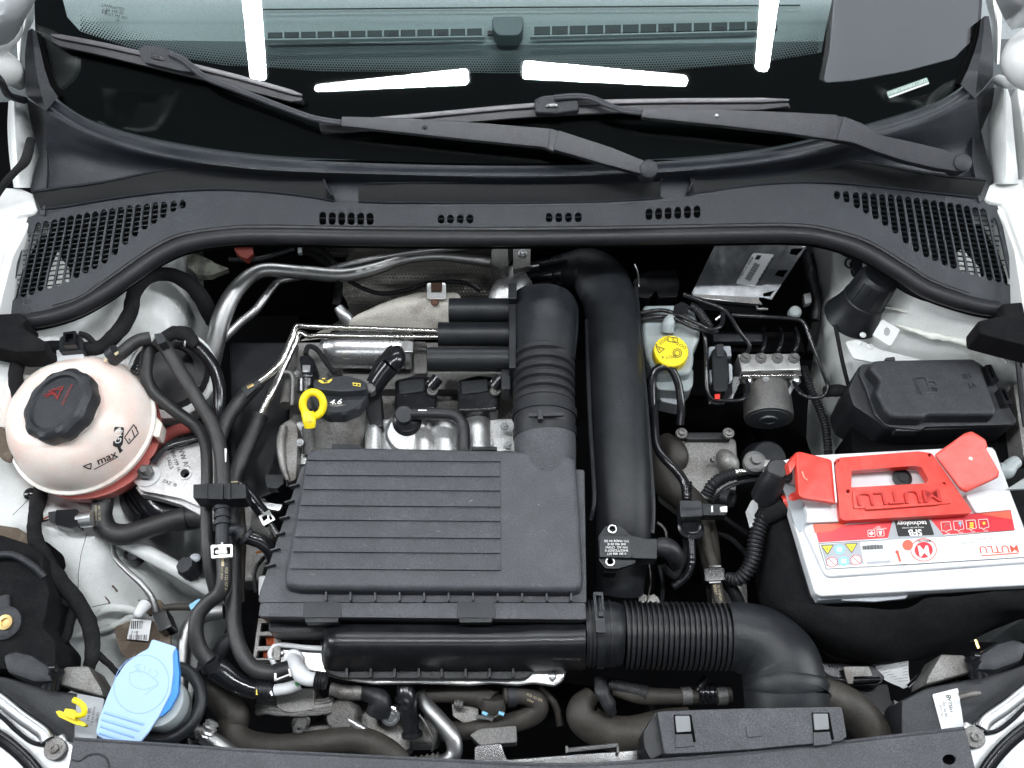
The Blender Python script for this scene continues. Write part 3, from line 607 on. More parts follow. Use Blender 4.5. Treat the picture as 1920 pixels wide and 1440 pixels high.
# ---------------------------------------------------------------- inner wing, left: one pressed sheet
b = B(); b.loft([
    [(-60, 600, 2), (60, 600, 1), (120, 560, -1), (240, 500, -3), (330, 480, -5), (380, 470, -12)],
    [(-60, 660, 1), (60, 650, 0), (140, 610, -1), (240, 545, -4), (320, 540, -6), (380, 560, -14)],
    [(-60, 760, -1), (60, 760, -3), (140, 700, -5), (240, 640, -7), (330, 600, -8), (390, 620, -20)],
    [(-60, 860, -4), (60, 860, -6), (150, 820, -9), (250, 760, -11), (330, 720, -14), (370, 700, -26)],
    [(-60, 950, -6), (60, 950, -8), (150, 950, -10), (230, 930, -12), (300, 900, -18), (340, 880, -30)],
    [(-60, 1020, -8), (60, 1010, -9), (150, 1010, -10), (215, 1010, -12), (300, 1020, -20), (400, 1030, -34)],
    [(-60, 1100, -10), (50, 1080, -12), (150, 1090, -12), (240, 1090, -15), (330, 1100, -22), (420, 1120, -32)],
    [(-60, 1180, -16), (60, 1160, -16), (150, 1170, -15), (240, 1170, -16), (330, 1170, -22), (420, 1180, -34)],
    [(-60, 1300, -22), (60, 1290, -22), (150, 1290, -20), (240, 1290, -20), (330, 1290, -24), (380, 1300, -36)],
    [(-60, 1420, -26), (60, 1420, -26), (150, 1420, -24), (240, 1420, -24), (330, 1420, -28), (350, 1420, -36)]], 44, 4)
b.rough(.5, 7); WT = b.bvh(); b.mk('inner_wing', M['apron'], body, ang=80)
# sealant beads and pressings
b = B(); b.lathe(P(318, 700, -9), (0.1, -.2, 1), [(6.6, -4), (6.6, 0), (6.3, .2), (5.9, .2), (5.8, -1), (4.4, -1.2)], 36); b.mk('strut_ring', M['apron'], body)
b = B(); b.lathe(P(318, 696, -9.3), (0.1, -.2, 1), [(5.7, -1), (5.0, .5), (3.6, .8), (3.4, 0), (.2, 0)], 30); b.mk('strut_mount', M['rubber'], body)
b = B(); b.tube([(170, 1160, -14), (210, 1140, -13), (255, 1150, -14), (195, 1180, -14.5), (110, 1200, -15)], r=[4, 9, 8, 6, 4], n=10).mk('pressing', M['apron'], body)
b = B(); b.slab(rnd([(212, 1176), (262, 1158), (318, 1170), (322, 1230), (262, 1252), (226, 1226)], 9), -12.5, .4, .1); b.mk('dirty_recess_shade', M['dirt'], body)  # brown slab stands for a dark, dirty opening; nothing is cut out
b = B(); b.slab(rnd([(60, 1010), (86, 1014), (118, 1040), (122, 1064), (108, 1074), (84, 1050), (62, 1040)], 8), -7.5, .4, .1); b.mk('oval_hole_shade', M['void'], body)  # black slab stands for the shade inside an opening; nothing is cut out
b = B(); b.sheet([(0, 985), (34, 990), (60, 1006), (60, 1022), (20, 1014), (-20, 1000)], -7.2); b.mk('dirt_patch', M['dirt'], body)
b = B(); b.slab(rnd([(-20, 800), (6, 800), (24, 850), (20, 868), (4, 862), (-20, 830)], 6), -1.5, .3, .1); b.mk('dirt_patch', M['dirt'], body)
def wingline(nm, mat, pts, w):
    b = B()
    for a, c in zip(pts, pts[1:]): b.dline(a, c, w, 6)
    b.drape(WT, .06); b.mk(nm, mat, body, flat=True)
wingline('panel_seam', M['motor'], [(163, 1000), (152, 1040), (147, 1075), (147, 1110)], .7)
wingline('panel_seam', M['motor'], [(24, 966), (60, 930), (84, 905)], .7)
wingline('rust_stain', M['dirt'], [(210, 1098), (216, 1104), (220, 1110)], 2.0)
wingline('rust_stain', M['dirt'], [(196, 1118), (203, 1126), (206, 1132)], 1.6)
wingline('rust_stain', M['dirt'], [(78, 1024), (92, 1034), (112, 1044), (121, 1060), (118, 1070)], 2.2)
wingline('panel_shadow_line', M['motor'], [(172, 1138), (200, 1132), (230, 1134), (250, 1146)], .8)
wingline('panel_shadow_line', M['motor'], [(100, 1160), (112, 1142), (140, 1124)], .8)
b = B(); b.lathe(P(256, 1048, -15), (0, 0, 1), [(1.0, -.3), (1.0, 2.2), (.7, 2.3), (.6, 2.0)], 18); b.mk('grommet', M['rubber'], body)
# ---------------------------------------------------------------- inner wing, right
b = B(); b.loft([
    [(1500, 440, -14), (1560, 470, -6), (1620, 500, -2), (1720, 560, 0), (1820, 570, 1), (1980, 580, 2)],
    [(1520, 520, -16), (1560, 540, -9), (1630, 570, -5), (1720, 610, -3), (1830, 630, -1), (1980, 640, 2)],
    [(1530, 620, -20), (1556, 630, -12), (1620, 640, -8), (1720, 660, -6), (1840, 670, -4), (1980, 680, 1)],
    [(1520, 720, -24), (1560, 720, -16), (1610, 720, -12), (1720, 740, -12), (1860, 740, -10), (1980, 740, -2)],
    [(1510, 820, -30), (1570, 820, -20), (1610, 830, -16), (1720, 830, -16), (1880, 830, -12), (1980, 820, -4)],
    [(1510, 920, -34), (1580, 900, -26), (1640, 900, -22), (1740, 900, -22), (1880, 900, -16), (1980, 900, -6)],
    [(1500, 1200, -40), (1600, 1200, -34), (1700, 1200, -30), (1800, 1200, -26), (1880, 1200, -20), (1980, 1200, -10)]], 40, 4)
b.rough(.5, 6).mk('inner_wing', M['apron'], body, ang=80)
b = B(); b.tube([(1680, 610, -3.5), (1740, 628, -3), (1800, 640, -2.4), (1850, 650, -2), (1890, 680, -2)], r=[4, 6, 6, 6, 4], n=10).rough(.35, 1.2).mk('sealant_bead', M['seam'], body)
b = B(); b.tube([(1660, 575, -3), (1730, 590, -2), (1800, 600, -1.2), (1850, 612, 0)], r=[3, 4, 4, 3], n=10).rough(.3, 1.2).mk('sealant_bead', M['seam'], body)
# spot-welded bracket on the right inner wing
brk = thing('welded_bracket', 'grey painted bracket with a slotted tab below the black canister', 'bracket', (1660, 650, -6))
B().slab(rnd([(1584, 640), (1610, 636), (1650, 655), (1720, 672), (1800, 690), (1790, 705), (1670, 700), (1640, 680), (1600, 672)], 6), -4.5, .25, .08).mk('flange', M['apron'], brk)
b = B(); b.plate(rnd([(1654, 598), (1688, 618), (1670, 650), (1636, 628)], 4), [circ(1663, 622, 6, 12, 8)], -2.5, .3); b.mk('tab', M['apron'], brk, flat=True)
b = B()
for u, v in ((1610, 643), (1632, 650), (1618, 628)): b.ball(P(u, v, -4.5), .45, (1, 1, .5))
b.mk('weld_spots', M['apron'], brk)
# firewall / tunnel shade
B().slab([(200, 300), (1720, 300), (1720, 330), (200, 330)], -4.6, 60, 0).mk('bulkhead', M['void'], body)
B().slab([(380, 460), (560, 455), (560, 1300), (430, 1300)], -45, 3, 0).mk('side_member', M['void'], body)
# ---------------------------------------------------------------- front slam panel cover
sp_ = thing('slam_panel_cover', 'dark grey grained slam panel cover along the bottom of the bay', 'panel', (960, 1430, 0))
b = B(); b.plate([(138, 1386), (300, 1396), (480, 1408), (800, 1424), (960, 1432), (1100, 1434), (1300, 1421), (1500, 1401), (1700, 1378), (1808, 1366), (1814, 1380), (1830, 1450), (1840, 1560), (100, 1560), (128, 1450), (134, 1410)], [circ(1780, 1424, 13, 18, 10)], -1, .4); b.mk('panel', M['lid'], sp_, flat=True)
b = B(); b.tube([(138, 1386, -1.1), (300, 1396, -1.1), (480, 1408, -1.1), (800, 1424, -1.1), (960, 1432, -1.1), (1100, 1434, -1.1), (1300, 1421, -1.1), (1500, 1401, -1.1), (1700, 1378, -1.1), (1808, 1366, -1.1)], rc=.22, n=8); b.mk('rolled_edge', M['lid'], sp_)
b = B(); b.tube([(135, 1424, -.95), (150, 1426, -.95), (165, 1416, -.95), (185, 1414, -.95), (200, 1424, -.95), (206, 1450, -.95)], r=2, n=6); b.mk('moulded_line', M['plastic'], sp_)
b = B(); b.slab(circ(1780, 1424, 16, 18, 12), -2.2, .5, 0); b.mk('hole_backing', M['void'], sp_)
# ---------------------------------------------------------------- headlamps and their metal brackets
def headlamp(side, lb1, lb2):
    f = (lambda u: u) if side == 0 else (lambda u: 1920 - u + 10)
    dv = 0 if side == 0 else -22
    q = lambda L_: [(f(p[0]), p[1] + dv, *p[2:]) for p in L_]
    h = thing('headlamp', lb1, 'headlamp', (f(60), 1330 + dv, -6))
    B().slab(q([(-60, 1260), (10, 1268), (90, 1290), (190, 1310), (240, 1335), (240, 1440), (180, 1440), (90, 1370), (-60, 1310)]), -6, 6, .4).mk('housing', M['plastic'], h)
    B().slab(q([(106, 1282), (120, 1250), (165, 1248), (190, 1290), (194, 1306)]), -5.2, 5, .3).mk('bulb_cap', M['castdark'], h)
    b = B(); b.slab(q([(0, 1225), (30, 1218), (60, 1226), (90, 1246), (100, 1280), (60, 1280), (10, 1262)]), -3, 6, .8); b.mk('housing_hump', M['plastic'], h)
    b = B(); b.tube(q([(96, 1290, -5), (100, 1272, -4.5), (104, 1258, -4)]), r=17, n=14); b.tube(q([(84, 1254, -4), (106, 1252, -3.8)]), r=8); b.mk('plug', M['gloss'], h)
    g = thing('lamp_bracket', lb2, 'bracket', (f(100), 1400 + dv, -3))
    b = B(); b.slab(q([(-80, 1290), (0, 1325), (40, 1350), (90, 1366), (104, 1380), (118, 1374), (124, 1388), (134, 1392), (138, 1400), (122, 1470), (-80, 1470)]), -4.6, .6, .2); b.mk('plate', M['steel'] if 0 else M['zinc'], g)
    b = B(); b.tube(q([(-60, 1270, -3.9), (0, 1313, -3.9), (40, 1345, -3.9), (78, 1372, -3.9), (88, 1388, -3.9)]), r=12, n=14, flat=.6); b.mk('pressed_rib', M['zinc'], g)
    b = B(); b.tube(q([(-60, 1262, -4.0), (0, 1300, -4.0), (40, 1332, -4.0), (84, 1362, -4.0), (98, 1380, -4.1), (92, 1394, -4.2)]), r=4, n=8); b.mk('black_rib', M['gloss'], g)  # glossy black ribs on both sides of the pressed rib
    b = B(); b.tube(q([(-60, 1300, -4.1), (0, 1342, -4.1), (30, 1370, -4.1), (60, 1392, -4.2), (84, 1396, -4.2)]), r=4, n=8); b.mk('black_rib', M['gloss'], g)
    b = B(); b.tube(q([(-60, 1350, -4), (0, 1384, -4), (40, 1416, -4), (70, 1450, -4), (90, 1480, -4)]), r=12, n=12, flat=.7); b.mk('lens_edge', M['gloss'], g)
    b = B(); b.bolt(P(f(103), 1404 + dv, -3.9), .62, h=.45, flange=2.0); b.mk('bolt', M['castdark'], g)
    return h, g
hl, hb = headlamp(0, 'left headlamp housing with grey data label near the blue washer cap', 'shiny steel bracket with a bolt at the bottom left corner')
hr, hb2 = headlamp(1, 'right headlamp housing with white data label below the battery', 'shiny steel bracket with a bolt at the bottom right corner')
b = B(); b.sheet(rnd([(145, 1300), (196, 1310), (180, 1388), (140, 1388), (140, 1356)], 4), -5.95); b.mk('data_label', M['labelgrey'], hl, flat=True)
b = B()
for k, (st, sz) in enumerate([('7.M', 8), ('5JB 941', 8), ('MADE IN EU', 6), ('12V H7', 6), ('SVERIGE', 5)]): b.text(st, -5.9, 158 + k * 8, 1338 + k * 2, sz, -100)
b.mk('label_print', M['ink'], hl, flat=True)
b = B(); b.sheet(rnd([(1748, 1302), (1796, 1290), (1808, 1366), (1766, 1370)], 3), -5.9); b.mk('data_label', M['label'], hr, flat=True)
b = B(); b.text('HELLA', -5.85, 1782, 1322, 9, 100); b.text('5JB 941 016', -5.85, 1772, 1330, 6, 100); b.text('00 17 230', -5.85, 1765, 1332, 5, 100); b.text('L', -5.85, 1796, 1302, 9, 180); b.text('8', -5.85, 1779, 1306, 14, 100); b.mk('label_print', M['ink'], hr, flat=True)
# yellow clip
yc = thing('yellow_clip', 'yellow plastic hook clip on the left headlamp bracket', 'clip', (130, 1335, -4))
b = B(); b.slab(rnd([(104, 1334), (112, 1332), (150, 1350), (162, 1358), (158, 1362), (140, 1358), (110, 1344)], 2), -3, .8, .15); b.slab(rnd([(122, 1328), (138, 1330), (146, 1338), (140, 1350), (118, 1340)], 2), -2.2, .8, .2); b.mk('base', M['yellow'], yc)
b = B(); b.tube([(138, 1312, -1.5), (150, 1318, -1.3), (158, 1328, -1.3), (156, 1340, -1.6), (142, 1342, -1.8)], r=5.5, n=10, flat=.8); b.mk('hook', M['yellow'], yc)
# gold screw cup and black harness cover at the far left
lc_ = thing('lamp_cover', 'large matt black moulded cover at the far left edge of the bay', 'cover', (20, 1130, -6))
b = B(); b.slab(rnd([(-80, 1010), (0, 1000), (54, 1020), (84, 1044), (80, 1070), (96, 1110), (88, 1140), (78, 1172), (104, 1200), (104, 1250), (60, 1256), (-80, 1250)], 10), -4, 8, 1.0, 3).rough(.25, 3).mk('shell', M['felt'], lc_)
b = B(); b.tube([(-40, 1046, -3.4), (20, 1040, -3.0), (60, 1060, -3.2), (82, 1082, -4)], r=7, n=10); b.mk('rib', M['plastic'], lc_)
b = B(); b.lathe(P(8, 1168, -3.4), (0, -.1, 1), [(2.0, -.8), (2.0, .1), (1.5, .3), (1.1, .3)], 24); b.tube([(0, 1120, -3.6), (2, 1168, -3.6)], r=18, flat=.4); b.mk('screw_boss', M['plastic'], lc_)
b = B(); b.lathe(P(10, 1167, -3.0), (0, -.1, 1), [(.9, 0), (.9, .2), (.5, .22), (.45, -.1)], 20); b.mk('screw', M['brass'], lc_)
# ================================================================ AIR FILTER BOX AND DUCTS
ab = thing('air_filter_box', 'large dark grey ribbed air filter box in the middle of the bay', 'air filter box', (800, 1000, -4))
b = B()   # flange round the lid
b.slab(rnd([(566, 872), (1096, 880), (1100, 1128), (1098, 1130), (484, 1130), (486, 1112)], 6), -1.8, .8, .15); b.mk('lid_flange', M['lid'], ab)
b = B(); b.slab(rnd([(488, 1130), (1098, 1130), (1100, 1162), (484, 1156)], 5), -1.5, 1.1, .3); b.mk('front_lip', M['lid'], ab)
b = B(); b.slab(rnd([(498, 1118), (1090, 1128), (1092, 1168), (492, 1160)], 4), -2.7, 2.2, .1); b.mk('lower_seam', M['duct'], ab)
def lidoutline(k=0): return [(584 - k, 838 - k), (640, 837 - k), (960, 843 - k), (1060, 848 - k), (1078 + k, 858), (1086 + k, 960), (1092 + k, 1085), (1088 + k, 1104 + k), (1068, 1108 + k), (560, 1104 + k), (536 - k, 1098 + k), (533 - k, 1080), (552 - k, 980), (572 - k, 860)]
b = B(); b.slab(rnd(lidoutline(), 8), 0, 2.6, .75, 4, flare=1.015); b.mk('lid', M['lid'], ab)
yl = [862, 890, 917, 947, 974, 1006, 1034, 1066]; xl = [571, 567, 563, 558, 553, 548, 544, 539]
tops = [846] + yl
for k in range(8):
    y0 = tops[k] + 1.5; y1 = yl[k]; x0 = xl[k] + 5
    x0t = (xl[k - 1] + 5) if k else 578
    V = [L(.03).p(x0t, y0), L(.03).p(938, y0 + 2.5), L(.30).p(938, y1 + 3), L(.30).p(x0, y1)]
    b = B(); b.prism(V, [v - Vector((0, 0, .004)) for v in V], .05, 2); b.mk('slat', M['lid'], ab)
for k in range(11):
    x = 611 + k * 46; b = B(); b.slab([(x - 1.8, 1100), (x + 1.8, 1100), (x + 1.8, 1126), (x - 1.8, 1126)], -.9, 1, .04); b.mk('stiffening_rib', M['lid'], ab)
for k in range(6):
    y = 905 + k * 30; x = 556 - k * 9; b = B(); b.slab([(x - 14, y + 5), (x + 4, y), (x + 4, y + 2.5), (x - 14, y + 7.5)], -.9, .8, .02); b.mk('stiffening_rib', M['lid'], ab)
for x in (603, 892):
    B().slab(rnd([(x - 34, 1128), (x + 36, 1128), (x + 38, 1158), (x - 36, 1158)], 3), -1.42, 1, .1).mk('clip_seat', M['plastic'], ab)
    B().slab(rnd([(x - 32, 1156), (x + 32, 1156), (x + 30, 1167), (x - 30, 1167)], 2), -1.6, 1.4, .15).mk('clip', M['duct'], ab)
B().slab([(622, 833), (676, 833), (676, 840), (622, 840)], -.3, .6, .05).mk('hinge_tab', M['duct'], ab); B().slab([(884, 837), (932, 837), (932, 843), (884, 843)], -.3, .6, .05).mk('hinge_tab', M['duct'], ab)
b = B(); b.tube([(1024, 905, -4.2), (1023, 870, -3.2), (1022, 830, -2.6), (1021, 800, -2.4)], r=[56, 57, 58, 56], n=32); b.mk('outlet_neck', M['lid'], ab)
b = B(); b.tube([(1022, 821, -2.6), (1021, 806, -2.5)], r=[60, 60], n=32); b.mk('outlet_rim', M['duct'], ab)
# lower half, snorkel
b = B(); b.slab(rnd([(504, 1160), (1092, 1160), (1092, 1185), (504, 1185)], 4), -4.8, 4, .2); b.mk('body', M['duct'], ab)
rows = []
for y, h in ((1166, -4.2), (1178, -2.9), (1200, -2.1), (1222, -2.9), (1240, -5.2), (1258, -8.5), (1262, -10)):
    rows.append([(607, y, h - 2.2), (614, y, h - .6), (640, y, h), (800, y, h), (950, y, h), (1010, y - 2, h + .3), (1060, y - 2, h + .3), (1098, y - 4, h + .3)])
b = B(); b.loft(rows, 40); b.mk('snorkel', M['satin'], ab, ang=70)
b = B(); b.slab(rnd([(600, 1175), (990, 1175), (1004, 1240), (1000, 1262), (985, 1274), (640, 1272), (612, 1262), (602, 1240)], 10), -8.6, .7, .2); b.mk('lower_rim', M['duct'], ab)
for x in (650, 695, 740, 785, 828, 873, 918, 962): B().slab([(x - 2.4, 1238), (x + 2.4, 1238), (x + 2.8, 1270), (x - 2.8, 1270)], -7.4, 1, .1).mk('stiffening_rib', M['duct'], ab)
b = B(); b.text('X4C2BC10', plane3((1030, 1225, -3.4), (1090, 1225, -3.4), (1060, 1245, -6)), 1062, 1236, 11, -2, off=.45); b.mk('embossed_code', M['grey_ink'], ab)
# scuffs on the lid
b = B(); rs = random.Random(3)
for k in range(26):
    u = rs.uniform(560, 1070); v = rs.uniform(930, 1098); a = rs.uniform(-.6, 1.6); l = rs.uniform(2, 9)
    b.sheet([(u, v), (u + l * math.cos(a), v + l * math.sin(a)), (u + l * math.cos(a) + .6, v + l * math.sin(a) + .9), (u + .6, v + .9)], .27 if u < 930 else .02, 0.03)
b.mk('scuff_marks', M['grey_ink'], ab, kind='stuff', flat=True)

# bellows hose with cap
bh = thing('intake_bellows', 'black ribbed bellows hose rising from the air filter box outlet', 'hose', (1020, 740, -3))
b = B(); b.tube([(1021, 812, -2.5), (1021, 790, -2.4), (1021, 762, -2.4)], r=[57, 58, 57], n=32); b.mk('cuff', M['rubber'], bh)
b = B()
pts = []; rr = []
for k in range(6):
    y = 757 - k * 17
    pts += [(1020, y + 7, -2.4), (1020, y + 3.5, -2.4), (1020, y - 3.5, -2.4), (1020, y - 7, -2.4)]; rr += [53, 58, 58, 53]
b.tube(pts, r=rr, n=36, smooth=False); b.mk('bellows', M['rubber'], bh, ang=25)
b = B(); b.tube([(1021, 786, -2.4), (1021, 772, -2.4)], r=[61, 61], n=36, smooth=False); b.mk('clamp_band', M['duct'], bh)
b = B(); b.slab(rnd([(990, 774), (1056, 772), (1058, 779), (992, 781)], 3), 2.4, .4, .1); b.slab([(1008, 768), (1018, 768), (1018, 786), (1008, 786)], 2.7, .8, .1); b.mk('clamp_lug', M['plastic'], bh)
cap = thing('intake_resonator', 'matt black resonator with a domed elbow and three stub pipes', 'resonator', (1020, 600, -3))
b = B(); b.loft([[(958, 535, -9), (958, 600, -9), (960, 672, -9)], [(962, 548, -2.2), (962, 600, -2), (965, 672, -2)], [(985, 536, .2), (990, 600, .8), (990, 668, .6)], [(1030, 532, .9), (1030, 600, 1.6), (1025, 664, 1.3)], [(1066, 545, 0), (1068, 600, .6), (1060, 668, .6)], [(1083, 572, -2.4), (1082, 610, -2.2), (1076, 672, -1.6)], [(1086, 590, -9), (1086, 610, -9), (1080, 676, -9)]], 22)
b.mk('dome', M['duct'], cap, ang=80)
b = B(); b.slab(rnd([(966, 548), (990, 534), (1030, 530), (1062, 540), (1082, 566), (1086, 610), (1078, 672), (966, 672)], 12), -1.6, 6, .8, 4); b.mk('body', M['duct'], cap)
b = B(); b.slab(rnd([(954, 530), (968, 530), (968, 690), (954, 690)], 3), -.8, 7, .15); b.mk('mount_flange', M['duct'], cap)
b = B(); b.slab(rnd([(953, 530), (969, 530), (969, 560), (953, 560)], 2), .6, 3, .15); b.mk('mount_tab', M['duct'], cap); b = B(); b.slab(rnd([(940, 692), (957, 692), (957, 730), (940, 730)], 2), -3, 3, .15); b.mk('mount_tab', M['duct'], cap)
for x, y in ((842, 582), (822, 627), (802, 674)):
    b = B(); b.tube([(x, y, -3.4), (960, y, -3.4)], r=23, n=24); o = b.mk('stub_pipe', M['duct'], cap)
# big charge-air pipe
cp = thing('charge_air_pipe', 'wide matt black plastic air pipe curving down the bay right of the filter box', 'pipe', (1160, 800, -6))
b = B(); b.tube([(1030, 512, -8), (1066, 505, -7), (1100, 506, -6.5), (1128, 530, -6), (1145, 580, -5.6), (1154, 680, -5.2), (1161, 800, -5.0), (1167, 900, -5.2), (1169, 980, -6), (1165, 1040, -7.5), (1160, 1110, -10)], r=[26, 34, 44, 50, 50, 51, 52, 53, 53, 50, 46], n=36, res=8, flat=.8); b.mk('pipe', M['duct'], cp)
b = B(); b.tube([(1100, 600, -5), (1103, 700, -4.6), (1107, 800, -4.4), (1112, 880, -4.4), (1114, 940, -4.6), (1107, 975, -5.4)], r=4.5, n=8); b.mk('moulded_seam', M['duct'], cp)
b = B(); b.tube([(1192, 540, -5.2), (1204, 680, -4.6), (1213, 780, -4.4), (1220, 870, -4.4), (1225, 950, -4.8), (1223, 1000, -5.4)], r=4.5, n=8); b.mk('moulded_seam', M['duct'], cp)
b = B(); b.tube([(985, 520, -8.2), (1032, 512, -8)], r=27, n=24); b.tube([(1040, 512, -7.9), (1060, 508, -7.6)], r=32, n=24); b.slab([(1010, 492), (1062, 482), (1064, 489), (1012, 500)], -4.4, .8, .1); b.mk('quick_coupling', M['gloss'], cp)
tb = thing('turbo_outlet', 'rough cast aluminium outlet bend behind the resonator', 'outlet', (960, 540, -9))
b = B(); b.tube([(948, 600, -11), (950, 560, -9.5), (968, 530, -8.6), (992, 520, -8.3)], r=[34, 34, 32, 28], n=24).rough(.12, 1.5); b.mk('bend', M['cast'], tb)
b = B(); b.slab(rnd([(922, 460), (952, 462), (954, 500), (940, 504), (920, 496)], 3), -4, 5, .3); b.slab(rnd([(962, 456), (995, 456), (994, 500), (962, 505)], 3), -5, 5, .3); b.mk('bracket', M['castdark'], tb)
b = B(); b.bolt(P(942, 510, -6), .55); b.bolt(P(980, 475, -4.9), .5); b.mk('bolt', M['zinc'], tb)
# sensor at the lower end of the pipe
sn = thing('boost_sensor', 'black pressure sensor with a plug on the lower end of the big air pipe', 'sensor', (1160, 1025, -2))
b = B(); b.plate(rnd([(1122, 1006), (1136, 986), (1164, 986), (1182, 1004), (1210, 1010), (1190, 1056), (1160, 1066), (1136, 1066), (1124, 1052)], 4), [circ(1148, 992, 6.5, 16), circ(1144, 1053, 6.5, 16)], -1.6, .8); b.mk('flange', M['duct'], sn, flat=True)
B().slab(rnd([(1126, 1006), (1182, 1006), (1184, 1046), (1124, 1044)], 3), -.9, 2, .15).mk('body', M['plastic'], sn)
for u, v in ((1148, 992), (1144, 1053)):
    b = B(); b.lathe(P(u, v, -1.5), (0, 0, 1), [(.56, -.3), (.56, .1), (.40, .1), (.40, -.3)], 20, cap=False); b.mk('bushing', M['machined'], sn)
B().slab(rnd([(1138, 1010), (1176, 1010), (1175, 1042), (1136, 1041)], 2), -.8, .15, .04).mk('raised_plate', M['duct'], sn)
b = B()
for k, st in enumerate(['0 281 006 077', '8H0277225027 0', 'VW AG  CP3N1', '04E 906 051E', 'TT1 MADE IN DE']): b.text(st, -.75, 1156, 1038 - k * 6, 6.2, 180)
b.mk('lettering', M['inkw'], sn, flat=True)
B().slab(rnd([(1180, 1010), (1232, 1010), (1232, 1048), (1184, 1046)], 3), -.9, 2.2, .4).mk('socket', M['duct'], sn)
b = B(); b.tube([(1232, 1026, -2), (1250, 1028, -2), (1264, 1042, -3), (1266, 1060, -5)], r=[17, 20, 18, 12], n=18); b.mk('plug_boot', M['rubber'], sn)
B().slab(rnd([(1132, 1068), (1160, 1068), (1156, 1074), (1136, 1074)], 2), -3, 2, .2).mk('lower_tab', M['duct'], sn)
b = B(); b.tube([(1232, 980, -8), (1246, 992, -8), (1250, 1010, -8.4), (1246, 1024, -9)], r=3, n=8); b.mk('wire_loop', M['steel'], sn)

# front snorkel coupling, corrugated duct, elbow
cd_ = thing('air_intake_hose', 'black corrugated air intake hose with a wide elbow at the front', 'hose', (1250, 1200, -6))
b = B(); b.tube([(1096, 1188, -6), (1120, 1188, -6), (1150, 1189, -6), (1168, 1190, -6)], r=[59, 60, 60, 55], n=36); b.mk('cuff', M['duct'], cd_)
b = B()
for x in (1101, 1108, 1140): b.tube([(x, 1188, -6), (x + 4, 1188, -6)], r=62.5, n=36)
b.mk('cuff_rings', M['rubber'], cd_)
b = B(); b.tube([(1116, 1188, -6), (1130, 1188, -6)], r=64, n=36, smooth=False); b.mk('clamp_band', M['duct'], cd_)
b = B(); b.plate(rnd([(1112, 1110), (1131, 1110), (1136, 1186), (1118, 1186)], 3), [rnd([(1117, 1116), (1127, 1116), (1130, 1156), (1121, 1156)], 2)], -.4, .4); b.tube([(1124, 1120, -.9), (1128, 1152, -.1)], r=3); b.slab([(1122, 1146), (1132, 1146), (1132, 1156), (1122, 1156)], .1, .5, .1); b.mk('clamp_buckle', M['plastic'], cd_)
pts = []; rr = []
n_ = 20
for k in range(n_):
    x = 1170 + k * 9.7; y = 1190 + k * .2; h = -6
    pts += [(x, y, h), (x + 4.2, y, h), (x + 5.2, y, h), (x + 8.7, y, h)]; rr += [62.5, 62.5, 53, 53]
b = B(); b.tube(pts, r=rr, n=40, smooth=False); b.mk('corrugated_section', M['rubber'], cd_, ang=25)
b = B(); b.tube([(1364, 1193, -6), (1390, 1195, -6), (1426, 1208, -6), (1458, 1240, -6.2), (1470, 1276, -6.4), (1473, 1300, -6.6)], r=[62, 65, 70, 76, 76, 74], n=40, res=8); b.mk('elbow', M['duct'], cd_)
b = B(); b.tube([(1473, 1280, -6.4), (1473.5, 1286, -6.4), (1474, 1292, -6.5), (1474, 1298, -6.5)], r=[78, 80, 77, 81], n=40); b.mk('collar_ring', M['duct'], cd_)
b = B(); b.tube([(1474, 1298, -6.6), (1475, 1330, -7), (1476, 1345, -8)], r=[79, 77, 77], n=40); b.mk('collar', M['duct'], cd_)
ib = thing('air_inlet_box', 'dark grey air inlet box with two light square clips at the front', 'air inlet', (1400, 1370, -2))
b = B(); b.slab(rnd([(1232, 1334), (1300, 1331), (1400, 1328), (1578, 1325), (1582, 1344), (1588, 1382), (1578, 1390), (1500, 1397), (1400, 1406), (1300, 1412), (1246, 1414), (1240, 1380)], 5), -.2, 3.6, .55, 4); b.mk('box', M['lid'], ib)
b = B(); b.slab(rnd([(1230, 1334), (1238, 1370), (1246, 1412), (1220, 1424), (1208, 1400), (1206, 1374)], 4), -1.6, 5, .5); b.mk('box_end', M['duct'], ib)
for x, y in ((1281, 1357), (1540, 1353)):
    B().slab([(x - 18, y - 17), (x + 15, y - 17), (x + 24, y + 34), (x - 14, y + 36)], -.12, .2, 0).mk('clip_recess', M['void'], ib)
    B().slab(rnd([(x - 15, y - 15), (x + 12, y - 15), (x + 15, y + 14), (x - 12, y + 16)], 2), .15, .5, .08).mk('square_clip', pm('light_grey_clip_plastic', (.17, .18, .19), .4, grain=(900, .3)) if x < 1400 else bpy.data.materials['light_grey_clip_plastic'], ib)
    B().slab([(x - 15, y + 20), (x + 16, y + 19), (x + 20, y + 42), (x - 14, y + 45)], .0, .5, .05).mk('clip_ramp', M['lid'], ib)
B().slab([(1398, 1362), (1424, 1360), (1430, 1380), (1402, 1383)], .0, .4, .06).mk('moulded_pad', M['lid'], ib)

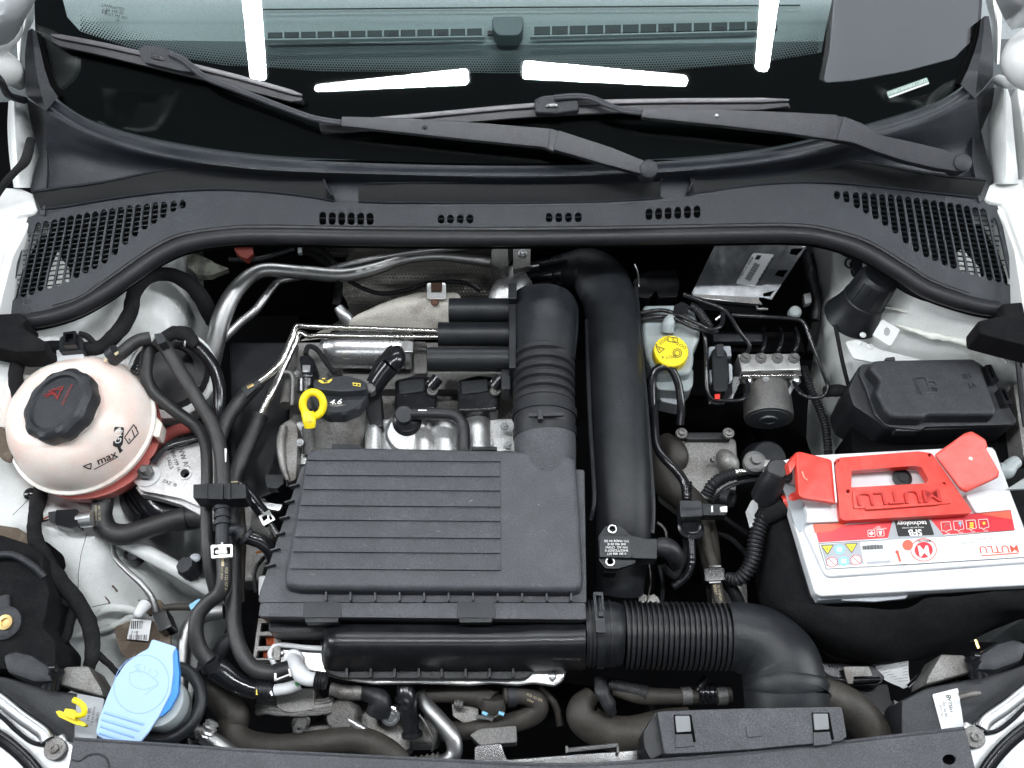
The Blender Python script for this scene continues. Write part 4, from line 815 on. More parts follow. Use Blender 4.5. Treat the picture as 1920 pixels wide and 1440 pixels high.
# ================================================================ ENGINE
en = thing('engine', 'cast aluminium cylinder head cover behind the air filter box', 'engine', (760, 800, -9))
b = B(); b.slab([(548, 640), (980, 640), (990, 870), (552, 870), (540, 800)], -13, 6, .5); b.mk('cover', M['castdark'], en)
b = B(); b.slab(rnd([(556, 790), (640, 785), (980, 785), (985, 870), (552, 870)], 6), -9.5, 3, .5).rough(.1, 1); b.mk('cam_housing', M['cast'], en)
for x, w in ((700, 16), (796, 20), (835, 24), (895, 24)):
    b = B(); b.tube([(x, 792, -9.3), (x, 812, -8.2), (x, 860, -7.2)], r=[w, w, w], n=20, flat=.8).rough(.06, .8); b.mk('cam_bearing_cap', M['cast'], en)
for u, v in ((700, 834), (820, 836), (946, 798), (952, 834), (874, 800), (562, 830), (632, 725), (555, 702)):
    b = B(); b.bolt(P(u, v, -7.2), .42, h=.35); b.mk('bolt', M['zinc'], en)
b = B(); b.lathe(P(765, 812, -8.5), (0, -.35, 1), [(3.2, -2), (3.0, .8), (2.6, 1.4), (2.5, 1.2)], 28).rough(.04, 1); b.mk('filler_boss', M['cast'], en)
# filler neck under the oil cap
b = B(); b.tube([(640, 880, -11), (637, 830, -9), (637, 775, -6.4), (637, 752, -5.4)], r=[47, 48, 48, 46], n=28).rough(.08, 1.2); b.mk('filler_neck', M['castdark'], en)
b = B(); b.tube([(585, 850, -9), (583, 800, -7)], r=17, n=18); b.mk('dipstick_tube_boss', M['motor'], en)
# timing side castings
b = B(); b.slab(rnd([(528, 792), (548, 782), (560, 800), (556, 900), (536, 905), (520, 850)], 8), -7, 3, .4).rough(.08, 1); b.tube([(532, 800, -6.5), (526, 830, -6.3), (530, 870, -6.6), (540, 900, -7)], r=[7, 8, 7, 5]); b.mk('timing_cover', M['castdark'], en)
b = B(); b.tube([(536, 760, -8), (545, 700, -9), (552, 650, -11)], r=[12, 10, 8]); b.tube([(522, 700, -6.8), (548, 702, -6.4), (548, 760, -7.4)], r=4, n=8); b.mk('bracket', M['castdark'], en)
b = B(); b.slab([(430, 640), (540, 640), (545, 910), (430, 960)], -16, 4, .5); b.slab(rnd([(496, 890), (532, 890), (532, 906), (520, 916), (500, 914)], 3), -8, 1.5, .3); b.mk('belt_cover', M['duct'], en)
oc = thing('oil_filler_cap', 'round black oil filler cap marked 4.6 with yellow symbols', 'cap', (634, 735, -4))
OCP = Plane(P(634, 735, -3.2), (0, .36, 1))
b = B(); b.lathe(P(637, 742, -4.0), OCP.n, [(3.5, -1.6), (3.85, -1.3), (3.85, .0), (3.6, .35), (.1, .4)], 66, teeth=(11, .03, 0, 2)); b.mk('cap_body', M['plastic'], oc, ang=30)
OT = Plane(P(637, 742, -4.0) + OCP.n * .004, OCP.n); GP = Plane(OT.o + OT.n * .011, OT.n)
b = B(); b.slab(rnd([(586, 722), (588, 712), (610, 707), (640, 705), (672, 708), (688, 716), (689, 728), (676, 731), (640, 733), (600, 730)], 6), GP, 1.3, .25, 3); b.mk('grip_bar', M['plastic'], oc)
b = B(); b.sheet([(596, 714), (600, 712), (608, 715), (616, 713), (622, 710), (623, 712), (617, 718), (604, 719)], GP, .1); b.sheet([(604, 709), (610, 709), (610, 711), (604, 711)], GP, .1); b.sheet([(661, 717), (676, 719), (676, 725), (662, 723)], GP, .1); b.mk('yellow_symbols', M['inky'], oc, flat=True)
b = B(); b.sheet([(606, 714.5), (615, 714.8), (614, 717), (607, 717)], GP, .13); b.sheet([(663, 719), (668, 719.5), (668, 722.5), (663, 722)], GP, .13); b.sheet([(670, 719.8), (674.5, 720.4), (674.5, 723.6), (670, 723)], GP, .13); b.mk('symbol_centres', M['ink'], oc, flat=True)
b = B(); b.text('4.6', OT, 629, 754, 19, 3, off=.06, shear=.2, bold=.012); b.mk('handwritten_mark', M['inkw'], oc, flat=True)
ds = thing('dipstick_handle', 'bright yellow ring handle of the oil dipstick', 'dipstick', (586, 770, -3))
c = P(587, 758, -2.0); RR = []
e1 = (P(610, 758, -2) - c).normalized(); nn = Vector((0.1, -.55, .8)).normalized(); e2 = nn.cross(e1).normalized(); e1 = e2.cross(nn)
ri = px(c, 19)
b = B(); b.tube([c + e1 * math.cos(2 * math.pi * k / 24) * ri + e2 * math.sin(2 * math.pi * k / 24) * ri * 1.2 for k in range(24)], rc=.52, n=14, res=2, closed=True); b.mk('ring', M['yellow'], ds)
b = B(); b.tube([(577, 774, -2.4), (580, 790, -2.7), (581, 802, -3.2)], r=[12, 12.5, 10], n=16, flat=.7); b.tube([(569, 764, -2.3), (573, 780, -2.5)], r=[5, 8]); b.mk('stem', M['yellow'], ds)
b = B(); b.text('04E', Plane(P(579, 790, -2), nn), 579, 790, 7, 0, off=.1); b.mk('moulded_mark', M['gold'], ds, flat=True)
# ignition coils
for k, (x, y, lb) in enumerate([(775, 735, 'black ignition coil, first from the oil cap'), (893, 735, 'black ignition coil nearest the bellows hose')]):
    ic = thing('ignition_coil', lb, 'ignition coil', (x, y, -7), 'ignition coils on the engine')
    b = B(); b.slab(rnd([(x - 36, y - 24), (x + 2, y - 33), (x + 36, y - 30), (x + 44, y - 10), (x + 42, y + 34), (x - 34, y + 38)], 8), -6.5, 4, .5, 3); b.mk('body', M['gloss'], ic)
    b = B(); b.slab(rnd([(x - 28, y - 20), (x + 20, y - 26), (x + 22, y - 2), (x - 26, y + 4)], 4), -6.2, .3, .08); b.mk('top_pad', M['duct'], ic)
    b = B(); b.tube([(x + 30, y - 8, -5.4), (x + 46, y - 26, -5)], r=12, n=14); b.mk('connector', M['gloss'], ic)
    b = B(); b.bolt(P(x + 36, y - 3, -5.6), .5, h=.3, flange=1.5); b.mk('bolt', M['motor'], ic)
    b = B(); b.text('BOSCH', -6.1, x - 6, y - 10, 9, 12, off=.1); b.mk('lettering', M['plastic'], ic)
    b = B(); b.sheet([(x + 27, y - 20), (x + 34, y - 26), (x + 36, y - 22), (x + 29, y - 16)], -4.6); b.mk('white_tag', M['inkw'], ic, flat=True)
c1 = thing('coil_plug', 'glossy black angled coil connector leaning beside the oil cap', 'plug', (735, 690, -4))
b = B(); b.tube([(702, 728, -5.5), (716, 706, -4.6), (732, 686, -3.8)], r=[15, 17, 19], n=20); b.tube([(732, 686, -3.8), (744, 672, -3.6), (744, 656, -4)], r=[19, 17, 12]); b.mk('shell', M['gloss'], c1)
b = B(); b.tube([(694, 715, -5.4), (706, 690, -4.8), (722, 670, -4.4), (738, 652, -4.2)], r=[7, 8, 9, 8], n=10).rough(.15, .8); b.mk('harness', M['tape'], c1)
b = B(); b.slab(rnd([(684, 728), (712, 724), (718, 800), (696, 806), (686, 770)], 6), -7.6, 4, .5); b.mk('lower_boot', M['rubber'], c1)
b = B(); b.lathe(P(694, 729, -4.6), (0, 0, 1), [(.75, -1), (.75, .2), (.5, .4)], 16); b.mk('cap_screw', M['motor'], c1)
c2 = thing('cam_sensor', 'small black sensor plug with a grey clip left of the oil cap', 'sensor', (573, 690, -6))
b = B(); b.slab(rnd([(560, 668), (578, 662), (590, 674), (588, 706), (566, 708)], 5), -5, 4, .4); b.tube([(574, 735, -6.5), (574, 712, -6)], r=17); b.mk('shell', M['gloss'], c2)
B().slab([(567, 684), (582, 684), (581, 697), (567, 697)], -4.8, .4, .08).mk('grey_clip', M['zinc'], c2)
b = B(); b.tube([(573, 664, -5.4), (578, 650, -5.5), (594, 655, -6), (612, 680, -6.6), (628, 700, -7)], r=5, n=10); b.mk('lead', M['tape'], c2)
# breather with hose
br = thing('breather_hose', 'black breather cap and small hose bending down behind the filter box', 'hose', (765, 775, -6))
b = B(); b.lathe(P(763, 790, -6.8), (0, -.3, 1), [(2.0, -1.2), (2.0, 0), (1.6, .1), (1.6, .5), (1.35, .6)], 26); b.mk('collar', M['gloss'], br)
b = B(); b.lathe(P(758, 778, -5.8), (0, -.3, 1), [(1.25, -.8), (1.25, .4), (1.1, .6), (.1, .65)], 24); b.mk('cap', M['plastic'], br)
b = B(); b.tube([(772, 776, -5.5), (820, 776, -5.2), (852, 780, -5.2), (868, 796, -5.4), (871, 820, -5.6), (872, 845, -6)], r=11, n=16); b.mk('hose', M['rubber'], br)
b = B(); b.sheet([(784, 768), (800, 768), (800, 770.5), (784, 770.5)], -4.4); b.mk('white_mark', M['inkw'], br, flat=True)
# exhaust manifold heat shields, catalyst, sensors at the back
hs = thing('embossed_heat_shield', 'dimpled metal heat shield behind the engine under the cowl', 'heat shield', (740, 500, -15))
SH = plane3((640, 560, -17), (950, 560, -17), (800, 440, -13))
rows = [[(640, 445, -12), (720, 452, -11), (800, 450, -12), (880, 450, -11), (960, 450, -12)], [(650, 480, -16), (720, 490, -14), (800, 485, -15), (880, 490, -14), (960, 485, -15)],
        [(640, 540, -17), (720, 520, -15), (800, 515, -15), (880, 520, -14), (940, 520, -16)], [(650, 590, -19), (720, 575, -18), (800, 560, -18), (880, 560, -17), (940, 560, -18)], [(560, 640, -20), (720, 620, -20), (800, 600, -20), (880, 600, -20), (940, 600, -20)]]
b = B(); b.loft([[P(*q) for q in r_] for r_ in rows], 30); hst = b.bvh(); b.mk('sheet', M['shield'], hs, ang=80)
me_dim = None
b = B()
pl_rows = rows
for i in range(46):
    for j in range(22):
        u = 648 + i * 6.6 + (3.3 if j % 2 else 0); v = 452 + j * 6.3
        if v > 575: continue
        hit, nrm_, _, _ = hst.ray_cast(CAM, ray(u, v).normalized())
        if hit is not None: b.ball(hit, .17, (1, 1, .8), 6, 3)
b.mk('dimples', M['machined'], hs, kind='stuff')
b = B(); b.slab([(560, 448), (650, 448), (652, 476), (560, 470)], -11, 1, .2); b.mk('upper_sheet', M['castdark'], hs)
sh2 = thing('smooth_heat_shield', 'grey pressed heat shield with a rivet bracket behind the coils', 'heat shield', (760, 590, -11))
b = B(); b.loft([[(640, 632, -13), (720, 622, -12.5), (800, 618, -12), (870, 616, -12)], [(656, 602, -11.6), (730, 584, -10.4), (800, 576, -10), (870, 578, -10)], [(690, 580, -11), (745, 560, -10.0), (800, 550, -9.4), (860, 552, -9.8)], [(730, 566, -13), (770, 554, -12), (800, 548, -11), (850, 550, -11)]], 20).rough(.2, 2); b.mk('sheet', M['shield'], sh2, ang=70)
b = B(); b.slab(rnd([(800, 530), (836, 530), (837, 560), (800, 560)], 5), -8.6, .3, .08); b.mk('rivet_bracket', M['machined'], sh2)
b = B(); b.slab([(808, 530), (829, 530), (828, 545), (808, 545)], -8.4, .3, .05); b.ball(P(815, 567, -9.2), .6, (1, 1, .6)); b.mk('rusty_insert', M['rust'], sh2)
ct = thing('catalyst_can', 'speckled bright steel canister under the thin pipes', 'canister', (690, 660, -9))
b = B(); b.tube([(618, 655, -9.6), (632, 655, -9), (640, 655, -8.6), (760, 656, -8.6)], r=[30, 33, 36, 36], n=30); b.mk('can', pm('speckled_bright_steel', (.66, .66, .67), .26, .9, blot=((.25, .25, .25), 380, .60, .64), rvar=.06), ct)
b = B(); b.slab(rnd([(752, 640), (774, 640), (774, 660), (752, 660)], 2), -5.6, .5, .1); b.tube([(762, 655, -8.8), (772, 655, -8.8)], r=38, n=28); b.mk('band', M['machined'], ct)
b = B(); b.slab(rnd([(776, 640), (800, 640), (800, 700), (776, 700)], 4), -10, 3, .3); b.slab([(640, 690), (800, 690), (960, 690), (960, 730), (640, 730)], -11, 2, .3).rough(.1, 1); b.mk('flange', M['castdark'], ct)
ox = thing('oxygen_sensor', 'metal oxygen sensor on a grey cable behind the engine', 'sensor', (650, 590, -12))
b = B(); b.tube([(634, 576, -11), (644, 590, -11.5), (656, 604, -12.5)], r=[9, 12, 13], n=12); b.mk('body', M['zinc'], ox)
b = B(); b.tube([(560, 466, -10), (590, 478, -9.6), (620, 500, -9.6), (634, 525, -9.8), (634, 550, -10.4), (630, 572, -11)], r=[7, 7, 8, 8, 8, 8], n=12); b.mk('cable', M['tape'], ox)
b = B(); b.tube([(600, 470, -10.4), (625, 500, -10.4), (660, 530, -11), (710, 550, -11.4), (760, 545, -11.2), (810, 530, -10), (870, 530, -9.6), (900, 545, -9.6)], r=4.5, n=8); b.mk('thin_cable', M['rubber'], ox)
# aluminium AC pipes
ap = thing('air_conditioning_pipe', 'thick dull aluminium pipe arching across the left rear of the bay', 'pipe', (420, 560, -8))
b = B(); b.tube([(380, 770, -16), (388, 720, -14), (402, 650, -11), (418, 590, -9), (446, 540, -8), (490, 508, -8), (560, 510, -8.4), (640, 516, -8.4), (700, 505, -8), (760, 486, -7.6), (830, 480, -7.6), (920, 490, -8)], r=[17, 18, 18, 18, 16, 14, 13.5, 13, 12, 10, 10, 12], n=20, res=8); b.mk('pipe', M['alu'], ap)
ap2 = thing('air_conditioning_pipe', 'thin dull aluminium pipe running below the thick arching pipe', 'pipe', (500, 540, -9))
b = B(); b.tube([(412, 642, -11), (450, 605, -10.5), (480, 580, -10), (510, 540, -9.6), (530, 525, -9.6), (600, 512, -9.8), (640, 498, -8), (760, 474, -6.8), (880, 462, -6), (960, 452, -6)], r=[8, 8, 8, 7.5, 7, 7, 6, 5.5, 5.5, 5], n=14, res=6); b.mk('pipe', M['alu'], ap2)
# twin polished coolant pipes
tp = thing('polished_coolant_pipes', 'pair of thin polished steel pipes running behind the oil cap', 'pipes', (690, 625, -6))
b = B(); b.tube([(850, 622, -5.4), (700, 616, -5.4), (600, 613, -5.4), (566, 611, -5.4), (556, 613, -5.6), (548, 632, -6), (530, 672, -6.4), (512, 696, -6.6), (488, 716, -7)], r=[5, 5, 5, 5, 5.5, 6, 7, 8, 9], n=12, res=7); b.mk('upper_pipe', M['steel'], tp)
b = B(); b.tube([(850, 632, -5.4), (700, 631, -5.4), (600, 629, -5.4), (580, 631, -5.4), (566, 624, -5.6), (558, 632, -6), (540, 672, -6.4), (524, 706, -6.8), (505, 744, -7), (488, 782, -7.6)], r=[5, 5, 5, 5, 5, 5.5, 6, 7, 9, 9], n=12, res=7); b.mk('lower_pipe', M['steel'], tp)
# parts below the airbox: alternator, heat exchanger, thermostat
al = thing('alternator', 'dirty cast alternator end with copper windings under the filter box corner', 'alternator', (500, 1200, -12))
b = B(); b.plate([(484, 1160), (530, 1158), (524, 1236), (474, 1238)], [rnd([(490, 1168), (518, 1167), (517, 1184), (488, 1185)], 2), rnd([(487, 1192), (516, 1191), (515, 1211), (484, 1212)], 2), rnd([(483, 1219), (514, 1218), (512, 1234), (480, 1235)], 2)], -8.5, .8); b.slab([(470, 1238), (560, 1236), (580, 1270), (480, 1280)], -10, 3, .6); b.rough(.1, 1); b.mk('slotted_end', M['castdark'], al)
b = B()
for k in range(7): b.tube([(500 + k * 3, 1192 + (k % 2) * 2, -9.6), (502 + k * 3, 1210, -9.4)], r=2.2, n=6)
for k in range(6): b.tube([(494 + k * 3, 1220, -9.6), (496 + k * 3, 1234, -9.4)], r=2, n=6)
b.mk('windings', M['copper'], al)
b = B(); b.slab([(478, 1164), (532, 1162), (522, 1240), (470, 1242)], -10.5, 2, 0); b.mk('core', M['void'], al)
b = B()
for k in range(5): b.tube([(482, 1316 + k * 6, -13 - k * .3), (500, 1312 + k * 6, -12.4), (560, 1316 + k * 6, -12), (610, 1312 + k * 6, -12.4), (626, 1306 + k * 6, -13)], r=4, n=8)
b.slab(rnd([(515, 1290), (590, 1290), (588, 1330), (540, 1336), (518, 1326)], 6), -11.6, 3, .6); b.rough(.15, 1); b.mk('cooling_fins', M['castdark'], al)
b = B(); b.bolt(P(564, 1352, -13), .8, ax=(0, -.7, .6), h=1.6); b.slab([(546, 1338), (830, 1340), (820, 1400), (546, 1400)], -18, 3, .8).rough(.2, 2); b.mk('mounting', M['castdark'], al)
hx = thing('charge_cooler_plate', 'scalloped aluminium cover plate under the air filter box', 'cover plate', (800, 1270, -10))
b = B(); b.slab(rnd([(508, 1216), (530, 1206), (600, 1214), (760, 1220), (1062, 1236), (1066, 1250), (1056, 1276), (1040, 1286), (1000, 1280), (970, 1284), (920, 1280), (880, 1284), (800, 1280), (700, 1282), (640, 1272), (600, 1262), (540, 1250), (512, 1240)], 7), -9.6, .8, .25); b.mk('plate', M['machined'], hx)
b = B(); b.tube([(516, 1248, -8.9), (506, 1228, -8.8), (512, 1214, -8.8), (528, 1209, -8.8), (570, 1214, -8.8), (604, 1216, -8.8)], r=5, n=10); b.mk('rolled_rim', M['battery'], hx)
b = B(); b.ball(P(528, 1224, -8.9), .35, (1, 1, .5)); b.mk('rivet', M['zinc'], hx); b = B(); b.ball(P(1036, 1268, -8.9), .5, (1, 1, .5)); b.mk('rivet', M['zinc'], hx); b = B(); b.sheet(rnd([(1010, 1248), (1036, 1252), (1036, 1260), (1010, 1257)], 3), -8.75); b.mk('stamped_tag', M['zinc'], hx, flat=True)
wp = thing('white_elbow_pipe', 'white plastic elbow pipe on the aluminium cover plate', 'pipe', (570, 1262, -7))
b = B(); b.tube([(548, 1234, -8.5), (554, 1244, -7.4), (562, 1262, -6.8), (576, 1272, -6.8), (592, 1274, -7)], r=[12, 14, 15, 14, 13], n=18); b.lathe(P(550, 1236, -8.4), (0, -.4, 1), [(1.2, -.3), (1.2, .2), (.9, .4)], 18); b.mk('elbow', M['battery'], wp)
b = B(); b.tube([(592, 1274, -7), (612, 1277, -7)], r=16, n=18, rib=(.35, .12)); b.mk('cuff', M['rubber'], wp)
wp2 = thing('white_straight_pipe', 'white plastic pipe end with a green dot below the elbow', 'pipe', (540, 1290, -9))
b = B(); b.tube([(516, 1294, -8.8), (540, 1290, -8.6), (562, 1282, -8.8)], r=11, n=16); b.mk('pipe', M['battery'], wp2)
b = B(); b.ball(P(558, 1281, -7.9), .32, (1, 1, .3)); b.mk('green_dot', M['green'], wp2)

# castings and small fittings showing below the cover plate
eb = thing('engine_block', 'brown dirty engine block casting low at the bottom centre', 'engine block', (650, 1350, -17))
b = B(); b.slab(rnd([(540, 1330), (600, 1318), (760, 1322), (770, 1400), (740, 1420), (560, 1410)], 6), -16, 5, .6).rough(.25, 2); b.mk('casting', M['castdark'], eb)
b = B(); b.lathe(P(640, 1342, -13), (-.2, -.3, 1), [(2.0, -2), (2.0, 0), (1.7, .4), (.2, .5)], 24); b.mk('rusty_plug', M['castdark'], eb)
b = B(); b.tube([(655, 1350, -13), (672, 1362, -13), (690, 1374, -13.6)], r=8, n=14); b.mk('bright_pipe', M['zinc'], eb)
b = B(); b.lathe(P(732, 1342, -13), (0, -.3, 1), [(1.2, -1), (1.2, .2), (.9, .3), (.8, .1), (.5, .1), (.45, .3), (.1, .3)], 22); b.mk('ring_fitting', M['zinc'], eb)
b = B(); b.tube([(660, 1296, -12.4), (690, 1300, -12), (712, 1312, -12), (710, 1336, -13)], r=[14, 16, 20, 24], n=20); b.mk('dark_elbow', M['rubber'], eb)
b = B(); b.tube([(620, 1292, -12), (655, 1298, -12), (690, 1298, -12)], r=[12, 15, 13], n=18).rough(.15, .8); b.mk('crusted_pipe', M['castdark'], eb)
b = B(); b.slab(rnd([(846, 1318), (880, 1314), (898, 1320), (896, 1350), (870, 1356), (850, 1344)], 3), -14, 2, .3).rough(.1, 1); b.mk('bracket_casting', M['castdark'], eb)
b = B(); b.tube([(852, 1320, -13), (868, 1322, -13)], r=9, n=16, rib=(.4, .15)); b.mk('ribbed_joint', M['motor'], eb)
b = B(); b.tube([(786, 1340, -12), (800, 1360, -12), (812, 1390, -13), (810, 1408, -14)], r=1.6, n=6); b.mk('thin_wire', M['motor'], eb)
b = B(); b.tube([(892, 1344, -12.4), (916, 1346, -12), (924, 1350, -12)], r=4, n=8); b.mk('hose_barb', M['zinc'], eb)
b = B()
for k, pts in enumerate([[(590, 1290, -13), (600, 1320, -14), (598, 1350, -15)], [(480, 1270, -12), (470, 1300, -13), (486, 1330, -14)], [(1010, 1290, -14), (1040, 1320, -15), (1050, 1360, -16)], [(1180, 1290, -15), (1220, 1320, -16), (1230, 1380, -17)]]):
    b = B(); b.tube(pts, r=7 - k % 2 * 2, n=10); b.mk('small_hose', M['brownhose'], eb)
# parts glimpsed in the gap left of the filter box and in front of the bulkhead
sc = thing('side_casting', 'dark castings and wires in the gap left of the air filter box', 'casting', (470, 1000, -16))
b = B(); b.slab(rnd([(440, 940), (500, 930), (512, 1010), (490, 1090), (446, 1090)], 8), -15, 4, .6).rough(.25, 2); b.mk('casting', M['castdark'], sc)
b = B(); b.slab([(486, 940), (530, 946), (524, 958), (484, 952)], -12, .6, .1); b.mk('pale_flange', M['zinc'], sc)
b = B(); b.tube([(500, 1040, -12), (478, 1070, -12), (480, 1110, -13)], r=4, n=8); b.mk('wire', M['rubber'], sc)
b = B(); b.slab(rnd([(485, 1080), (498, 1078), (496, 1118), (484, 1116)], 4), -9, 2, .4); b.mk('white_cap', M['battery'], sc)
b = B(); b.tube([(514, 1030, -11), (480, 1036, -11)], r=2.4, n=6); b.mk('orange_seal', pm('orange_seal_ring', (.6, .2, .03), .5), sc)
bw = thing('bulkhead_fittings', 'dark fittings, cables and a red connector under the left part of the cowl', 'fittings', (420, 480, -7))
b = B(); b.slab(rnd([(436, 456), (472, 454), (476, 476), (462, 486), (450, 480), (440, 470)], 3), -6, 1.2, .2).rough(.12, 1); b.mk('red_connector', pm('dusty_red_connector', (.30, .05, .035), .6, grain=(500, .6)), bw)
b = B(); b.tube([(430, 486, -7.4), (480, 486, -7), (520, 476, -7), (552, 466, -7)], r=5, n=10); b.mk('conduit', M['plastic'], bw)
b = B(); b.slab(rnd([(350, 478), (372, 476), (400, 492), (428, 503), (398, 516), (372, 518), (352, 500)], 5), -7, 1, .3).rough(.3, 1.5); b.mk('crumpled_insulation', pm('grey_green_insulation', (.20, .21, .17), .7, grain=(300, 1), blot=((.08, .08, .07), 60, .45, .6)), bw)
b = B(); b.slab([(558, 462), (566, 460), (566, 474), (558, 474)], -6, .6, .1); b.mk('pale_clip', M['bottle'], bw)
b = B(); b.tube([(560, 462, -8), (590, 466, -8), (616, 480, -8), (632, 505, -8.4), (634, 540, -9)], r=6, n=10); b.mk('second_cable', M['tape'], bw)
# ================================================================ LEFT SIDE
tk = thing('expansion_tank', 'round cream coolant expansion tank with a big black cap, left of the engine', 'coolant tank', (155, 790, -10))
AX = Vector((-.34, .02, 1)).normalized(); TC = P(155, 797, -4)
b = B(); b.lathe(TC, (-.06, -.04, 1), [(9.35, -1.2), (9.35, 0), (9.2, 1.2), (8.75, 2.8), (7.9, 4.6), (6.8, 5.7), (5.6, 6.2), (4.2, 6.3)], 48)
dome = b.bvh(); b.mk('upper_shell', M['tank'], tk, ang=60)
b = B(); b.lathe(TC, (-.06, -.04, 1), [(9.3, -.5), (9.75, -.35), (9.75, .1), (9.3, .25)], 56, cap=False); b.mk('seam_rim', M['tank'], tk)
b = B(); b.lathe(TC + Vector((.007, -.006, 0)), (.12, -.1, 1), [(5.0, -8.6), (7.6, -6.6), (9.0, -3.6), (9.3, -.7)], 48); low_t = b.bvh(); b.mk('lower_shell', M['coolant'], tk, ang=60)
b = B(); b.lathe(P(122, 772, 1.3), AX, [(5.4, -2.5), (4.8, .2)], 40); b.mk('neck', M['tank'], tk)
CC = P(118, 763, 3.1); CP = Plane(CC + AX * .022, AX)
b = B(); b.lathe(CC, AX, [(4.9, -.9), (5.05, -.2), (5.05, .9), (4.75, 1.35), (4.2, 1.6), (3.75, 1.55), (3.55, 1.2), (.1, 1.25)], 64, teeth=(10, .045, 0, 3)); b.mk('cap', M['plastic'], tk, ang=30)
CP = Plane(CC + AX * .0126, AX)
b = B(); b.tube([CP.p(118, 724, .05), CP.p(92, 736, .05), CP.p(107, 749, .05), CP.p(118, 724, .05)], rc=.06, n=5, smooth=False)
for a_, c_ in (((82, 740), (106, 737)), ((85, 746), (102, 734)), ((92, 732), (108, 744)), ((118, 726), (106, 748)), ((98, 730), (114, 730))): b.tube([CP.p(*a_, .05), CP.p(*c_, .05)], rc=.06, n=5)
b.mk('hot_steam_symbol', M['redmark'], tk)
b = B(); b.text('HÜTAISTON', CP, 126, 740, 8, 65, off=.06); b.mk('red_lettering', M['redmark'], tk, flat=True)
b = B(); b.sheet(rnd([(214, 800), (232, 801), (230, 832), (224, 840), (211, 836)], 3), 0); b.sheet([(219, 836), (226, 838), (227, 842), (231, 843), (224, 850), (220, 840)], 0)
b.dline((176, 880), (221, 856), .8); b.dline((156, 874), (171, 868), 1); b.dline((171, 868), (170, 879), 1); b.dline((170, 879), (156, 874), 1); b.text('max', 0, 200, 858, 22, 24, bold=.012); b.drape(dome, .07); b.mk('black_markings', M['ink'], tk, flat=True)
b = B(); b.text('G13', 0, 222, 818, 17, 82, bold=.004); b.drape(dome, .13); b.mk('white_markings', M['inkw'], tk, flat=True)
b = B()
for p_, q_ in (((233, 820), (241, 832)), ((241, 832), (259, 812)), ((259, 812), (250, 796)), ((250, 796), (233, 820)), ((247, 806), (252, 820)), ((254, 800), (257, 810)), ((241, 822), (243, 826))):
    b.dline(p_, q_, 1.0, 4)
b.drape(dome, .07); b.mk('manual_symbol', M['ink'], tk, flat=True)
b = B(); b.text('min', 0, 217, 882, 15, 24, bold=.02); b.sheet([(176, 898), (184, 899), (186, 894)], 0); b.drape(low_t, .08); b.mk('min_mark', M['ink'], tk, flat=True)
B().slab(rnd([(286, 790), (294, 782), (304, 794), (298, 820), (288, 818), (284, 802)], 3), -3.8, 2, .3).mk('side_tab', M['tank'], tk)
B().slab(rnd([(4, 828), (22, 822), (24, 830), (8, 836)], 3), -3.8, 1, .2).mk('side_tab', M['tank'], tk)
b = B(); b.tube([(36, 720, -1), (24, 760, -2), (18, 800, -3.4)], r=[22, 20, 16], n=18); b.mk('side_bulge', M['tank'], tk)
B().slab(rnd([(105, 656), (155, 654), (157, 680), (108, 684)], 4), 1.6, 3, .3).mk('sensor_seat', M['battery'], tk)
b = B(); b.tube([(196, 690, -.6), (206, 680, 0), (214, 672, .2)], r=11, n=16); b.mk('hose_stub', M['tank'], tk)
b = B(); b.tube([(202, 918, -11), (200, 905, -10), (198, 892, -9)], r=[17, 19, 22], n=18); b.mk('outlet', M['coolant'], tk)
lv = thing('level_sensor_plug', 'black square sensor plug on top of the expansion tank', 'plug', (135, 640, 3))
B().slab(rnd([(112, 632), (130, 626), (152, 630), (156, 656), (110, 660)], 4), 2.6, 2.2, .25).mk('plug_body', M['duct'], lv)
b = B(); b.plate(rnd([(118, 623), (142, 620), (142, 646), (118, 648)], 2), [rnd([(122, 627), (137, 625), (137, 641), (122, 642)], 1)], 3.8, 1.4); b.mk('latch', M['gloss'], lv)
b = B(); b.tube([(148, 626, 2.4), (165, 632, 1.6), (180, 650, .6), (186, 665, 0)], r=6, n=10); b.mk('lead', M['tape'], lv)

def hose(label, pts, r, mat='hose', cat='hose', name='coolant_hose', **k):
    b = B(); b.tube(pts, r=r, n=k.pop('n', 16), res=k.pop('res', 7), rib=k.pop('rib', None))
    if k.pop('rough', 0): b.rough(.12, .9)
    return b.mk(name, M[mat], None, label, cat, **k)
def band(name, parent_label, pts, r, mat='rubber', cat='clamp', flat=False):
    b = B(); b.tube(pts, r=r, n=20, smooth=False); return b.mk(name, M[mat], None, parent_label, cat)
hose('black cloth-taped hose looping from beside the tank up over the white strut tower', [(38, 752, -1), (30, 715, .4), (34, 680, .8), (60, 658, .8), (110, 650, .8), (150, 654, .6), (190, 650, 0), (225, 618, -.8), (244, 585, -1.4), (252, 550, -1.8), (272, 524, -2), (300, 514, -2.4), (335, 520, -3), (370, 548, -6), (400, 600, -12)], [13, 13, 13, 13, 13, 13, 14, 14.5, 14, 13.5, 13.5, 13, 14, 15, 16], 'tape', name='taped_hose', rough=1)
h = thing('vent_hose', 'dusty dark hose from the tank outlet bending over and running down beside the engine', 'hose', (300, 640, 0))
b = B(); b.tube([(208, 678, .4), (228, 662, 1.0), (256, 640, 1.2), (282, 634, 1.0)], r=12.5, n=16, res=7); b.mk('upper_run', M['hose'], h)
b = B(); b.tube([(292, 636, .6), (310, 652, 0), (340, 700, -1), (372, 752, -2), (400, 800, -2.6), (414, 850, -3), (419, 900, -3.2), (418, 945, -3.4)], r=13, n=16, res=7); b.mk('lower_run', M['hose'], h)
b = B(); b.tube([(206, 668, 1.4), (218, 658, 2.0)], r=[14, 14], n=16, smooth=False); b.mk('spring_clamp', M['plastic'], h)
